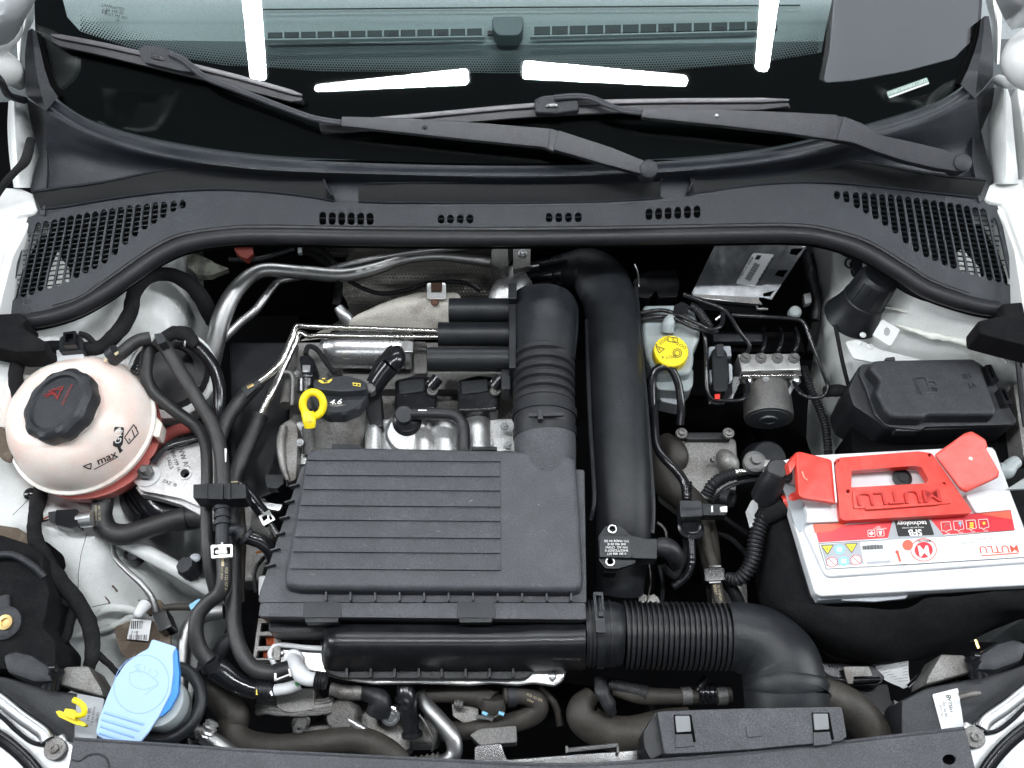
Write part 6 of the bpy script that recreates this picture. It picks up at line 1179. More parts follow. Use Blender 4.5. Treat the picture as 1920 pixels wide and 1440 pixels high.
b = B(); b.lathe(YC, YN, [(2.35, -.9), (2.45, -.6), (2.45, 1.1), (2.3, 1.3), (.1, 1.32)], 72, teeth=(20, .035, 0, 2)); b.mk('yellow_cap', M['yellow'], rv, ang=25)
YP = Plane(YC + YN * .0133, YN)
b = B(); b.text('DOT 4', YP, 1240, 641, 9, 210, off=.03); b.text('DOT 4', YP, 1275, 646, 9, 150, off=.03); b.text('DOT 4', YP, 1254, 669, 9, 182, off=.03)
def ln(b, pl, a, c, w=.8, off=.04):
    A_, C_ = Vector(a), Vector(c); d_ = (C_ - A_).normalized() * w; n_2 = Vector((-d_.y, d_.x)); b.sheet([tuple(A_ + n_2), tuple(C_ + n_2), tuple(C_ - n_2), tuple(A_ - n_2)], pl, off)
for a, c in (((1230, 649), (1246, 654)), ((1246, 654), (1236, 662)), ((1236, 662), (1230, 649)), ((1235, 652), (1238, 657)), ((1252, 631), (1270, 634)), ((1270, 634), (1270, 643)), ((1270, 643), (1253, 640)), ((1253, 640), (1252, 631)), ((1262, 633), (1262, 641))): ln(b, YP, a, c, .7)
for r_ in (8.5, 5):
    cc = circ(1270, 662, r_, 8 if r_ > 6 else 14)
    for i in range(len(cc)): ln(b, YP, cc[i], cc[(i + 1) % len(cc)], .7)
b.mk('black_print', M['ink'], rv, flat=True)
b = B(); b.slab(rnd([(1264, 572), (1280, 565), (1294, 574), (1282, 592), (1262, 590)], 3), -4.6, 2, .25); b.mk('level_plug', M['gloss'], rv)
b = B(); b.tube([(1294, 574, -5.4), (1310, 584, -5.8), (1322, 600, -6.6), (1330, 612, -7.4)], r=8, n=12, rib=(.35, .1)); b.mk('plug_cable', M['rubber'], rv)
# black brake pipes
def pipe(label, pts, r=4.2, mat='gloss', name='brake_pipe', cat='pipe', group=None):
    b = B(); b.tube(pts, r=r, n=10, res=7); return b.mk(name, M[mat], None, label, cat, group)
GB = 'black brake pipes'
pipe('black brake pipe crossing above the yellow cap, upper of the pair', [(1196, 588, -6.4), (1236, 582, -5.6), (1262, 587, -5), (1310, 608, -5), (1332, 618, -5.2), (1350, 612, -5.4), (1356, 596, -5.8), (1352, 580, -6.2)], group=GB)
pipe('black brake pipe crossing above the yellow cap, lower of the pair', [(1198, 600, -6.6), (1240, 594, -5.8), (1265, 598, -5.2), (1300, 614, -5.2), (1330, 622, -5.6), (1345, 622, -5.8)], group=GB)
pipe('black brake pipe running from under the control unit down to the first valve block fitting', [(1282, 552, -5.6), (1320, 566, -5.4), (1352, 578, -5.4), (1368, 592, -5.8), (1384, 618, -6.6), (1402, 642, -7.6), (1405, 652, -8), (1398, 668, -9)], group=GB)
pipe('long black brake pipe framing the valve block on its right, ending in a hook', [(1372, 591, -6.2), (1430, 594, -6.2), (1490, 598, -6.4), (1508, 608, -6.6), (1524, 650, -7.4), (1544, 700, -8.4), (1552, 724, -9), (1544, 742, -9.4), (1520, 746, -9.8), (1502, 738, -10), (1490, 720, -10.4), (1488, 712, -10.8)], 4, group=GB)
pipe('black brake pipe making a square loop round the valve block plug', [(1318, 618, -6.4), (1323, 640, -7), (1324, 690, -7.6), (1326, 730, -8.4), (1336, 748, -8.8), (1360, 751, -9), (1388, 750, -9.2), (1402, 738, -9.6), (1403, 722, -10), (1400, 712, -10.4)], 4, group=GB)
pipe('thick black pipe looping over the reservoir foot like a hook', [(1224, 800, -9), (1222, 750, -7.6), (1222, 715, -6.6), (1230, 694, -6), (1246, 687, -5.8), (1260, 694, -6), (1272, 722, -7), (1277, 760, -8), (1275, 796, -9.4)], 8, name='vacuum_pipe')
for k, (u, u2) in enumerate(((1426, 1435), (1456, 1467), (1487, 1496))):
    pipe(f'short black brake pipe rising from the {["second", "third", "fourth"][k]} fitting on the valve block', [(u, 668, -9), (u + 6, 650, -8), (u2, 632, -9.4), (u2 - 4, 616, -12)], 3.6, group=GB)
# valve block
vb = thing('brake_valve_block', 'machined aluminium brake valve block with a grey motor can', 'valve block', (1440, 690, -12))
b = B(); b.slab([(1384, 664), (1497, 663), (1502, 693), (1391, 695)], -9.2, 4, .1); b.mk('block', M['machined'], vb)
b = B(); b.slab([(1391, 696), (1416, 696), (1416, 700), (1486, 699), (1486, 695), (1502, 694), (1503, 704), (1391, 705)], -9.4, .8, .08); b.mk('front_edge', M['steel'], vb)
for u in (1397, 1426, 1457, 1488):
    b = B(); b.lathe(P(u, 673, -9.2), (0, 0, 1), [(.82, 0), (.82, .5), (.6, .7), (.42, .7), (.42, 1.0)], 8); b.mk('pipe_nut', M['motor'], vb)
for u in (1400, 1489):
    b = B(); b.lathe(P(u, 706, -11), (0, -1, .2), [(.8, 0), (.8, 1.0), (.5, 1.4)], 6); b.mk('pipe_nut', M['zinc'], vb)
b = B(); b.tube([P(1436, 700, -13.2), P(1436, 716, -13.2), P(1441, 778, -13.2), P(1441.5, 785, -13.2)], r=[38, 42, 46, 45], n=36, smooth=False); b.mk('motor_can', M['motor'], vb, ang=30)
mc = P(1441.5, 785.5, -13.2); mn = (P(1441.5, 785, -13.2) - P(1441, 778, -13.2)).normalized()
b = B(); b.lathe(mc, mn, [(2.9, 0), (2.9, .08), (1.3, .1), (1.25, .35), (.9, .36), (.85, .2), (.1, .2)], 36); b.mk('can_end', pm('blue_grey_metal', (.12, .13, .14), .5, .4, grain=(900, .4)), vb, ang=25)
b = B(); b.bolt(P(1436, 710, -10), .36, h=.25); b.mk('bolt', M['zinc'], vb); b = B(); b.bolt(P(1416, 704, -10), .3, h=.2); b.mk('bolt', M['motor'], vb); b = B(); b.bolt(P(1474, 704, -10), .3, h=.2); b.mk('bolt', M['motor'], vb)
b = B(); b.slab([(1376, 706), (1392, 706), (1372, 750), (1366, 752)], -11, .3, .05); b.slab([(1490, 706), (1500, 706), (1478, 746), (1474, 740)], -11, .3, .05); b.mk('support_brackets', M['zinc'], vb, kind='stuff')
b = B(); b.slab(rnd([(1326, 622), (1500, 622), (1510, 660), (1330, 660)], 3), -13, 2, .2); b.mk('carrier', M['void'], vb)
b = B(); b.slab([(1338, 626), (1430, 626), (1430, 640), (1338, 640)], -11, 1, .1); b.mk('carrier_rail', M['plastic'], vb)
vp = thing('valve_block_plug', 'tall black locking plug with a red tab left of the valve block', 'plug', (1352, 700, -9))
B().slab(rnd([(1328, 654), (1372, 652), (1374, 740), (1352, 762), (1328, 758)], 6), -10.4, 3, .3).mk('base', M['gloss'], vp)
B().slab(rnd([(1329, 650), (1370, 648), (1372, 668), (1329, 668)], 3), -9.6, 1, .2).mk('top_plate', M['labelgrey'], vp)
b = B(); b.slab(rnd([(1334, 656), (1350, 648), (1364, 660), (1366, 700), (1364, 734), (1338, 734), (1336, 700)], 7), -8.2, 2.4, .5, 3); b.mk('lever', M['duct'], vp)
B().slab(rnd([(1342, 646), (1356, 644), (1358, 668), (1344, 668)], 2), -7.8, .8, .15).mk('lever_hook', M['plastic'], vp)
B().slab([(1330, 694), (1337, 692), (1337, 718), (1332, 716)], -9, .8, .1).mk('grey_slide', M['labelgrey'], vp); B().slab([(1366, 680), (1373, 684), (1374, 712), (1367, 716)], -9, .8, .1).mk('grey_slide', M['labelgrey'], vp)
B().slab([(1340, 739), (1350, 738), (1350, 748), (1341, 748)], -8, .4, .05).mk('red_tab', M['red'], vp)
# control unit
cu_ = thing('engine_control_unit', 'silver metal control unit with a white barcode label under the cowl', 'control unit', (1400, 510, -8))
EP = plane3((1345, 447, -5.0), (1482, 452, -5.0), (1340, 556, -7.5))
ecum = pm('mottled_reflection_metal', (.24, .25, .265), .40, .85, grain=(300, .5), blot=((.50, .51, .53), 22, .42, .68), rvar=.1)  # lighter patches put mottled reflections into the colour
b = B(); b.slab(rnd([(1346, 450), (1484, 454), (1422, 560), (1427, 571), (1318, 560), (1297, 550)], 4), EP, 2.2, .15); b.mk('case', ecum, cu_)
b = B(); b.tube([EP.p(1345, 447, .1), EP.p(1400, 445, .1), EP.p(1505, 449, .1)], rc=.25, n=8); b.mk('bright_upper_edge', M['machined'], cu_)
b = B(); b.slab([(1298, 551), (1420, 557), (1430, 571), (1300, 556)], EP, .4, .05, off=.05); b.mk('lower_edge', M['motor'], cu_)
b = B(); b.plate([(1480, 459), (1513, 461), (1447, 561), (1419, 556)], [[(1484, 466), (1507, 465), (1494, 479), (1480, 476)], [(1460, 506), (1478, 506), (1468, 520), (1452, 516)], [(1430, 550), (1453, 544), (1444, 556), (1432, 556)]], EP, .25, off=.25); b.mk('flange', ecum, cu_, flat=True)
b = B(); b.sheet(rnd([(1412, 474), (1452, 477), (1415, 537), (1379, 532)], 4), EP, .05); b.mk('label', M['label'], cu_, flat=True)
b = B()
b.text('VW AG 04E 907 309 BR', EP, 1436, 504, 6.4, -121, off=.09, bold=.03, sx=.82)
for k in range(26):
    t = k / 26; w = (.5, 1.1, .7, 1.6)[k % 4]
    x0, y0 = 1420 - 19 * t, 494 + 32 * t; ln(b, EP, (x0 - 5, y0 - 2.5), (x0 + 5, y0 + 2.5), w * .4, .09)
b.text('BOSCH', EP, 1407, 489, 5.5, -121, off=.09, bold=.02); b.text('0261S12 103', EP, 1396, 508, 4.2, -121, off=.09); b.text('HUNGARY', EP, 1390, 516, 4, -121, off=.09); b.sheet([(1420, 478), (1428, 479), (1423, 487), (1415, 486)], EP, .09)
b.mk('label_print', M['ink'], cu_, flat=True)
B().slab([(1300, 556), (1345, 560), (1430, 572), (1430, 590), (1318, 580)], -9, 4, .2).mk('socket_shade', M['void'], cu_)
B().slab(rnd([(1186, 530), (1200, 514), (1222, 507), (1270, 507), (1274, 530), (1270, 556), (1236, 558), (1230, 544), (1216, 560), (1196, 556)], 4), -9, 4, .8, 3).rough(.12, 1.4).mk('servo_cover', M['gloss'], None, 'glossy black moulded cover behind the brake reservoir', 'cover')
# black canister
hc = thing('black_canister', 'flared black plastic canister hanging under the right end of the cowl', 'canister', (1600, 560, -2))
b = B(); c0 = P(1648, 522, 1); c1_ = P(1596, 596, -6.5); ax = (c1_ - c0).normalized(); ln_ = (c1_ - c0).length * 100
b.lathe(c0, ax, [(2.2, -.4), (2.6, 0), (2.7, .2), (2.95, ln_ * .48), (3.1, ln_ * .5), (3.1, ln_ * .6), (3.5, ln_ * .8), (4.1, ln_ * 1.0), (3.9, ln_ * 1.04)], 40); b.mk('shell', M['duct'], hc)
b = B()
for k in range(14):
    a = 2 * math.pi * k / 14; x_ = ax.cross(Vector((0, 1, .13))).normalized(); y_ = ax.cross(x_); d_ = x_ * math.cos(a) + y_ * math.sin(a)
    b.tube([c0 + ax * .002 + d_ * .0272, c0 + ax * (ln_ * .0047) + d_ * .0295], rc=.07, n=5)
b.mk('ribs', M['duct'], hc, kind='stuff')
b = B(); b.slab(rnd([(1596, 484), (1620, 478), (1700, 520), (1692, 545), (1660, 540), (1600, 510)], 5), -1.4, 1, .2); b.mk('bracket', M['gloss'], hc)
b = B(); b.slab(rnd([(1618, 490), (1634, 490), (1640, 500), (1630, 503), (1618, 500)], 3), -1.2, .2, .03); b.slab(rnd([(1650, 506), (1664, 508), (1670, 520), (1660, 526), (1648, 518)], 3), -1.2, .2, .03); b.mk('light_slots', M['bottle'], hc, kind='stuff')
b = B(); b.tube([(1600, 505, -1.6), (1586, 498, -2), (1588, 486, -2.2), (1602, 486, -1.8)], r=2, n=8); b.mk('strap_loop', M['rubber'], hc)
pipe('thin black cable hanging from the canister down the right inner wing', [(1566, 610, -5), (1572, 640, -5), (1580, 680, -6), (1590, 720, -8), (1596, 745, -10)], 4, 'tape', 'thin_cable', 'cable')
hose('black corrugated conduit snaking down right of the valve block', [(1506, 690, -12), (1516, 720, -12), (1534, 760, -13), (1548, 800, -13.6), (1553, 850, -14.6)], 8, 'rubber', cat='conduit', name='corrugated_conduit', rib=(.4, .16))
hose('taped cable bundle between the brake pipe hook and the fuse box', [(1546, 735, -10), (1570, 732, -10), (1592, 735, -10)], [10, 12, 10], 'tape', cat='cable bundle', name='cable_bundle', rough=1)
pipe('black gas strut at the far right edge', [(1905, 628, 2), (1912, 700, 0), (1918, 760, -2), (1924, 800, -3)], 6, 'rubber', 'gas_strut', 'strut')
hose('bundle of dark cables behind the reservoir area', [(1520, 480, -12), (1526, 540, -13), (1530, 600, -14), (1520, 660, -15)], [8, 9, 9, 8], 'tape', cat='cable bundle', name='cable_bundle')
# fuse box
fb = thing('fuse_box', 'black fuse box with a raised plug symbol on its lid, behind the battery', 'fuse box', (1750, 760, -6))
b = B(); b.slab(rnd([(1612, 684), (1840, 680), (1905, 790), (1895, 800), (1735, 806), (1660, 800), (1600, 760), (1590, 730)], 6), -4.2, 9, .3); b.mk('case', M['rubber'], fb)
b = B(); b.slab(rnd([(1616, 682), (1832, 677), (1850, 690), (1907, 788), (1902, 796), (1735, 800), (1728, 806), (1664, 800), (1640, 778), (1624, 730), (1610, 700)], 4), -3.6, .7, .2); b.mk('lid_flange', M['plastic'], fb)
b = B(); b.slab(rnd([(1636, 676), (1650, 674), (1826, 671), (1838, 680), (1870, 768), (1866, 778), (1740, 778), (1732, 784), (1674, 782), (1660, 770), (1642, 734), (1650, 712), (1630, 690)], 5), -1.4, 2.4, .7, 4, flare=1.01); b.mk('lid', M['plastic'], fb)
b = B()
for a, c in (((1712, 709), (1724, 738)), ((1716, 709), (1728, 738)), ((1716, 709), (1734, 708)), ((1734, 708), (1746, 736)), ((1746, 736), (1728, 739)), ((1741, 716), (1752, 715)), ((1745, 726), (1758, 729)), ((1752, 715), (1754, 720)), ((1747, 730), (1758, 733))): b.tube([L(-1.35).p(*a), L(-1.35).p(*c)], rc=.1, n=5)
b.mk('plug_symbol', M['plastic'], fb)
b = B(); b.text('HE', -1.38, 1812, 704, 15, 190, ext=.12); b.text('VE', -1.38, 1822, 722, 15, 190, ext=.12); b.mk('raised_letters', M['plastic'], fb)
for (u, v) in ((1862, 700), (1888, 742)):
    b = B(); b.plate(rnd([(u - 16, v - 15), (u - 4, v - 17), (u + 12, v + 14), (u - 4, v + 16)], 2), [[(u - 10, v - 10), (u - 5, v - 11), (u + 5, v + 8), (u - 1, v + 9)]], -2.2, 1.4); b.mk('hinge_hook', M['gloss'], fb)
B().slab(rnd([(1678, 798), (1724, 799), (1722, 808), (1680, 808)], 2), -3.9, 1.4, .15).mk('latch', M['plastic'], fb)
B().slab([(1660, 670), (1678, 668), (1680, 676), (1662, 676)], -1.8, 1, .15).mk('rear_tab', M['plastic'], fb)
b = B(); b.tube([(1693, 822, -8), (1698, 818, -7.6)], r=2); b.mk('white_scuff', M['inkw'], fb)
B().slab([(1596, 800), (1780, 806), (1900, 800), (1920, 880), (1600, 880)], -9, 8, .2).mk('base', M['void'], fb)
# right edge fittings
b = B(); b.tube([(1872, 880, -2), (1886, 884, -2), (1896, 872, -2), (1905, 866, -2.2)], r=[14, 15, 13, 12], n=16); b.mk('white_fitting', M['bottle'], None, 'pale plastic elbow fitting at the right behind the battery', 'fitting')
B().slab([(1886, 918), (1930, 890), (1930, 916)], -1, .4, .1).mk('clear_tab', M['bottle'], None, 'pale triangular tab at the right edge beside the battery', 'tab')
b = B(); b.slab(rnd([(1900, 720), (1990, 700), (1990, 860), (1920, 860)], 6), -5, 6, .5); b.mk('shaded_wing_corner', M['castdark'], None, 'grey shaded inner wing corner right of the fuse box', 'inner corner')  # grey colour carries the shade on this corner of the white wing
B().slab([(1860, 880), (1990, 870), (1990, 1110), (1946, 1100), (1900, 960)], -6, 6, .6).rough(.2, 3).mk('side_cover', M['felt'], None, 'black soft cover beside the battery at the right edge', 'cover')
# ---------------------------------------------------------------- battery
bt = thing('battery', 'white car battery with a red folding handle and crimson label', 'battery', (1700, 980, -4))
BP = plane3((1456, 865, -1.0), (1862, 838, -1.0), (1530, 1110, -1.6))
b = B(); b.slab(rnd([(1456, 866), (1500, 854), (1850, 836), (1866, 842), (1958, 1090), (1950, 1096), (1540, 1118), (1528, 1112), (1458, 880)], 5), BP, 1.6, .25, 3); b.mk('lid', M['battery'], bt)
b = B(); b.slab(rnd([(1457, 868), (1862, 838), (1962, 1094), (1534, 1126)], 5), BP, 14, .2, off=-1.2); b.mk('case', M['batteryside'], bt)
b = B(); b.slab(rnd([(1506, 990), (1518, 982), (1892, 952), (1900, 958), (1944, 1046), (1936, 1054), (1556, 1082), (1546, 1076)], 6), BP, .9, .3, 3, off=.55); b.mk('raised_panel', M['battery'], bt)
for pts in ([(1508, 946), (1560, 942), (1576, 946), (1578, 978), (1512, 980), (1514, 965)], [(1810, 928), (1866, 914), (1872, 938), (1892, 956), (1830, 962)]):
    b = B(); b.slab(rnd(pts, 5), BP, 1.2, .25, 3, off=1.0); b.mk('end_block', M['battery'], bt)
b = B(); b.slab([(1458, 895), (1494, 915), (1506, 940), (1512, 980), (1500, 1000), (1488, 978), (1474, 930)], BP, .4, .1, off=.12); b.mk('terminal_recess', M['batteryside'], bt)
b = B(); b.sheet(rnd([(1522, 988), (1906, 956), (1934, 1044), (1551, 1069)], 2), BP, .6); b.mk('label', M['label'], bt, flat=True)
b = B(); b.sheet([(1528, 990), (1895, 956), (1903, 994), (1535, 1017)], BP, .64); b.mk('crimson_band', M['labelred'], bt, flat=True)
b = B(); b.sheet([(1524, 983), (1592, 980), (1560, 996), (1528, 999)], BP, .68); b.sheet([(1828, 962), (1893, 957), (1898, 974)], BP, .68); b.mk('orange_corner', M['orange'], bt, flat=True, kind='stuff')
b = B(); b.sheet([(1674, 974), (1745, 974), (1772, 1006), (1664, 1012)], BP, .68); b.mk('grey_centre', M['labelgrey'], bt, flat=True)
b = B(); b.sheet(rnd([(1677, 977), (1742, 974), (1752, 1003), (1684, 1006)], 3), BP, .72); b.mk('dark_plate', M['ink'], bt, flat=True)
b = B(); b.text('SFB', BP, 1716, 998, 17, 181.5, off=.76, bold=.03); b.text('technology', BP, 1710, 981, 12.5, 181.5, off=.76, bold=.015); b.text('MUTLU BATTERY SYSTEM', BP, 1712, 989, 3.6, 181.5, off=.76)
b.text('BEST', BP, 1646, 988, 4.5, 183, off=.76); b.text('PERFORMANCE', BP, 1650, 991, 3.6, 183, off=.76)
for (u, v) in ((1634, 1000), (1651, 999)):
    q = rnd([(u - 7, v - 6), (u + 6, v - 6), (u + 7, v + 6), (u - 6, v + 6)], 2)
    for i in range(len(q)): ln(b, BP, q[i], q[(i + 1) % len(q)], .5, .76)
b.sheet([(1629, 1000), (1634, 996), (1639, 1000), (1634, 1004)], BP, .76); b.sheet([(1647, 996), (1654, 995), (1653, 1002), (1650, 1004)], BP, .76)
for k in range(4):
    u = 1774 + k * 23.5; v = 987 - k * 1.6; q = [(u - 10, v - 8), (u + 7, v - 9), (u + 10, v + 6), (u + 2, v + 8), (u, v + 11), (u - 3, v + 8), (u - 8, v + 8)]
    for i in range(len(q)): ln(b, BP, q[i], q[(i + 1) % len(q)], .45, .76)
    b.text(['EFB', 'H2O', '60%', 'ECO'][k], BP, u + 4, v + 13, 4, 183, off=.76)
b.mk('white_band_print', M['inkw'], bt, flat=True)
b = B(); b.sheet([(1798, 979), (1803, 979), (1801, 989)], BP, .76); b.sheet(circ(1800, 981, 3, 10), BP, .76); b.mk('drop_symbol', M['bluep'], bt, flat=True)
b = B()
for k in range(3): b.sheet([(1818, 980 + k * 4), (1825, 979.6 + k * 4), (1825.5, 982 + k * 4), (1818.5, 982.4 + k * 4)], BP, .77)
b.sheet(circ(1845, 981, 2.6, 10), BP, .77); b.mk('green_bars', M['yellowp'], bt, flat=True)
b = B()
for u, v in ((1776, 985),): b.tube([BP.p(u - 6, v + 2, .77), BP.p(u, v - 2, .77), BP.p(u + 6, v + 1, .77)], rc=.04, n=5)
b.text('12V 60Ah 540A(EN)', BP, 1852, 1010, 6, 182, off=.68); b.text('L2 SFB MAINTENANCE FREE', BP, 1830, 1017, 4.5, 182, off=.68); b.text('CALCIUM', BP, 1780, 1012, 4, 182, off=.68)
b.mk('small_print', M['grey_ink'], bt, flat=True)
b = B(); b.text('MUTLU', BP, 1873, 1029, 20, 182, off=.68, sx=1.15, bold=.006); b.sheet([(1840, 1041), (1910, 1036), (1910, 1038), (1841, 1043)], BP, .68); b.mk('printed_name', M['orange'], bt, flat=True); b = B()
b.sheet([(1680, 1033), (1684, 1032), (1690, 1052), (1686, 1054)], BP, .68); b.sheet(circ(1682, 1035, 3.4, 10), BP, .68); b.sheet(circ(1702, 1022, 10, 14), BP, .67)
cc = circ(1732, 1031, 24, 30, 21)
for i in range(30): ln(b, BP, cc[i], cc[(i + 1) % 30], .8, .69)
b.mk('red_print', M['orange'], bt, flat=True)
b = B(); b.sheet(circ(1732, 1031, 17, 24, 15), BP, .7); b.mk('emblem_disc', M['labelred'], bt, flat=True)
b = B(); b.text('M', BP, 1732, 1032, 28, 181, off=.76, bold=.03); b.mk('emblem_letter', M['inkw'], bt, flat=True)
b = B(); b.text('MUTLU AKÜ', BP, 1732, 1014, 5, 181, off=.72, bold=.02)
for k in range(24): ln(b, BP, (1617 + k * 1.6, 1023 - k * .08), (1618 + k * 1.6, 1031 - k * .08), (.3, .55, .4, .7)[k % 4], .7)
b.text('5 9 0 4 6 1 2', BP, 1636, 1021, 4, 182, off=.7)
for a, c in (((1535, 1019), (1549, 1067)), ((1549, 1067), (1700, 1058)), ((1690, 1059), (1933, 1044)), ((1535, 1019), (1664, 1012)), ((1770, 1005), (1902, 994))): ln(b, BP, a, c, .5, .7)
b.mk('black_print', M['ink'], bt, flat=True)
b = B(); b.sheet([(1539, 1021), (1612, 1016), (1620, 1057), (1550, 1062)], BP, .66); b.sheet([(1624, 1053), (1668, 1050), (1672, 1055), (1626, 1058)], BP, .66); b.sheet([(1620, 1034), (1665, 1031), (1665.5, 1032), (1620.5, 1035)], BP, .66); b.sheet([(1622, 1040), (1664, 1037.5), (1664.5, 1038.5), (1622.5, 1041)], BP, .66); b.mk('grey_patch', M['labelgrey'], bt, flat=True)
b = B()
for (u, v) in ((1551, 1030), (1596, 1027)): b.sheet([(u - 11, v - 7), (u + 11, v - 8), (u + 1, v + 9)], BP, .69)
b.mk('yellow_triangles', M['yellowp'], bt, flat=True, kind='stuff')
b = B()
for (u, v) in ((1551, 1030), (1596, 1027)):
    for a, c in (((u - 11, v - 7), (u + 11, v - 8)), ((u + 11, v - 8), (u + 1, v + 9)), ((u + 1, v + 9), (u - 11, v - 7)), ((u - 1, v - 4), (u + 1, v + 1))): ln(b, BP, a, c, .6, .72)
b.mk('triangle_outlines', M['ink'], bt, flat=True, kind='stuff')
b = B()
for (u, v) in ((1574, 1030), (1582, 1052)):
    b.sheet(circ(u, v, 10, 20, 9), BP, .69)
b.mk('blue_discs', M['bluep'], bt, flat=True, kind='stuff')
b = B()
for (u, v) in ((1560, 1054), (1605, 1050)): b.sheet(circ(u, v, 10, 20, 9), BP, .69)
for (u, v) in ((1574, 1030), (1582, 1052)): b.sheet([(u - 5, v - 4), (u + 5, v - 4), (u + 4, v + 4), (u - 4, v + 4)], BP, .72)
b.mk('white_discs', M['inkw'], bt, flat=True, kind='stuff')
b = B()
for (u, v) in ((1560, 1054), (1605, 1050)):
    cc = circ(u, v, 10, 20, 9)
    for i in range(20): ln(b, BP, cc[i], cc[(i + 1) % 20], .6, .72)
    ln(b, BP, (u - 6, v - 6), (u + 6, v + 6), .7, .73)
b.mk('red_rings', M['labelred'], bt, flat=True, kind='stuff')
# red handle
hd = M['red']
b = B(); b.plate(rnd([(1572, 858), (1722, 846), (1748, 850), (1822, 958), (1820, 962), (1584, 976), (1576, 972), (1566, 880)], 5), [rnd([(1597, 882), (1716, 873), (1728, 876), (1742, 900), (1738, 906), (1596, 914)], 3), circ(1743, 853, 3.5, 12), circ(1570, 863, 3.5, 12), circ(1590, 921, 3.6, 12), circ(1770, 908, 4, 12)], BP, 1.3, off=2.1); b.mk('handle_frame', hd, bt, flat=True)
b = B(); b.slab(rnd([(1598, 920), (1772, 906), (1786, 936), (1784, 944), (1600, 954)], 5), BP, .25, .1, off=2.3); b.mk('handle_pad', hd, bt)
b = B(); b.text('MUTLU', BP, 1684, 932, 36, 183, off=2.3, ext=.6, sx=1.38, bold=.004); b.mk('raised_name', pm('darker_red_relief', (.50, .022, .016), .35), bt)  # letters coloured darker than the handle they are moulded in
b = B(); b.slab([(1622, 951), (1760, 942), (1760, 946), (1624, 956)], BP, .3, .08, off=2.55); b.mk('raised_bar', hd, bt)
LP = plane3((1490, 850, 2.8), (1560, 864, 1.6), (1500, 930, 2.4))
b = B(); b.slab(rnd([(1492, 848), (1500, 846), (1556, 860), (1562, 866), (1570, 940), (1566, 944), (1504, 934), (1498, 928)], 4), LP, .7, .18); b.slab([(1478, 868), (1492, 850), (1496, 866), (1482, 888)], LP, 1, .15, off=-.2); b.mk('left_terminal_cover', hd, bt)
RP = plane3((1754, 850, 1.4), (1815, 808, 3.2), (1812, 920, 1.6))
b = B(); b.slab(rnd([(1752, 852), (1808, 812), (1822, 808), (1834, 815), (1874, 884), (1872, 894), (1812, 922), (1800, 916)], 4), RP, .7, .18); b.slab([(1830, 812), (1848, 824), (1852, 838), (1846, 842)], RP, .8, .15, off=-.1); b.mk('right_terminal_cover', hd, bt)
b = B(); b.ball(RP.p(1820, 860, .1), .25, (1, 1, .4)); b.mk('white_spot', M['inkw'], bt); b = B(); b.tube([LP.p(1504, 884, .1), LP.p(1508, 896, .1), LP.p(1514, 900, .1)], rc=.12, n=6); b.mk('scratch', pm('pale_red_scratch', (.85, .30, .22), .5), bt)
b = B(); b.tube([LP.p(1561, 866, .2), LP.p(1568, 942, .2)], rc=.1, n=6); b.mk('hinge_pin', M['inkw'], bt)
b = B(); b.lathe(BP.p(1691, 897, .2), BP.n, [(1.2, 0), (1.2, .25), (.95, .3), (.9, .15), (.5, .15), (.45, .25), (.1, .25)], 30); b.mk('vent_plug', M['duct'], bt)
b = B(); b.slab([(1570, 1119), (1706, 1112), (1698, 1122), (1640, 1128), (1580, 1126)], -3, .4, .1); b.mk('foil_strip', M['labelgrey'], bt)
# insulating jacket
jk = thing('battery_jacket', 'thick black felt jacket wrapped round the front of the battery', 'battery jacket', (1650, 1180, -8))
rows = [[(1450, 880, -3.2), (1486, 990, -3.6), (1520, 1120, -4.2), (1600, 1138, -4.0), (1700, 1142, -3.6), (1740, 1122, -3.2), (1840, 1112, -3.0), (1970, 1098, -3)],
        [(1436, 890, -3.4), (1466, 1000, -3.8), (1496, 1130, -4.4), (1590, 1160, -4.2), (1700, 1160, -4.0), (1760, 1140, -3.6), (1850, 1130, -3.4), (1980, 1116, -3.4)],
        [(1424, 900, -5), (1440, 1010, -5.6), (1460, 1140, -6.4), (1570, 1200, -6.4), (1680, 1200, -6.2), (1780, 1176, -5.8), (1870, 1150, -5), (1990, 1140, -5)],
        [(1420, 910, -10), (1420, 1020, -10.5), (1428, 1130, -11), (1540, 1216, -11), (1650, 1240, -11), (1770, 1214, -10), (1880, 1164, -9), (1990, 1150, -9)],
        [(1430, 900, -18), (1420, 1020, -18), (1430, 1130, -18), (1540, 1222, -18), (1640, 1252, -18), (1770, 1222, -17), (1890, 1170, -16), (1990, 1150, -16)]]
b = B(); b.loft(rows, 50, 5).rough(.4, 4); b.mk('jacket', M['felt'], jk, ang=80)
# terminals and cables
tc_ = thing('battery_terminal', 'dark grey terminal boot at the left battery post', 'terminal', (1445, 900, -2))
b = B(); b.tube([(1456, 884, 1.0), (1446, 905, -.6), (1434, 932, -3)], r=[19, 24, 26], n=24); b.lathe(P(1457, 881, 1.0), (-.1, -.15, 1), [(1.35, -.6), (1.35, .3), (1.15, .5), (.1, .55)], 26); b.mk('boot', M['rubber'], tc_)
b = B(); b.slab(rnd([(1468, 882), (1486, 880), (1486, 900), (1470, 900)], 3), .2, 1, .2); b.mk('clamp', M['rubber'], tc_)
b = B(); b.slab(rnd([(1478, 872), (1496, 880), (1498, 912), (1480, 906)], 2), -.6, 1.4, .2); b.mk('lead_post', M['zinc'], tc_)
cb = thing('battery_cable', 'thick ribbed black battery cable with a red sleeve curving down beside the battery', 'cable', (1420, 1020, -5))
b = B(); b.tube([(1470, 946, -2.6), (1452, 958, -3.2), (1438, 966, -4)], r=[17, 18, 16], n=18).rough(.12, 1); b.mk('taped_start', M['tape'], cb)
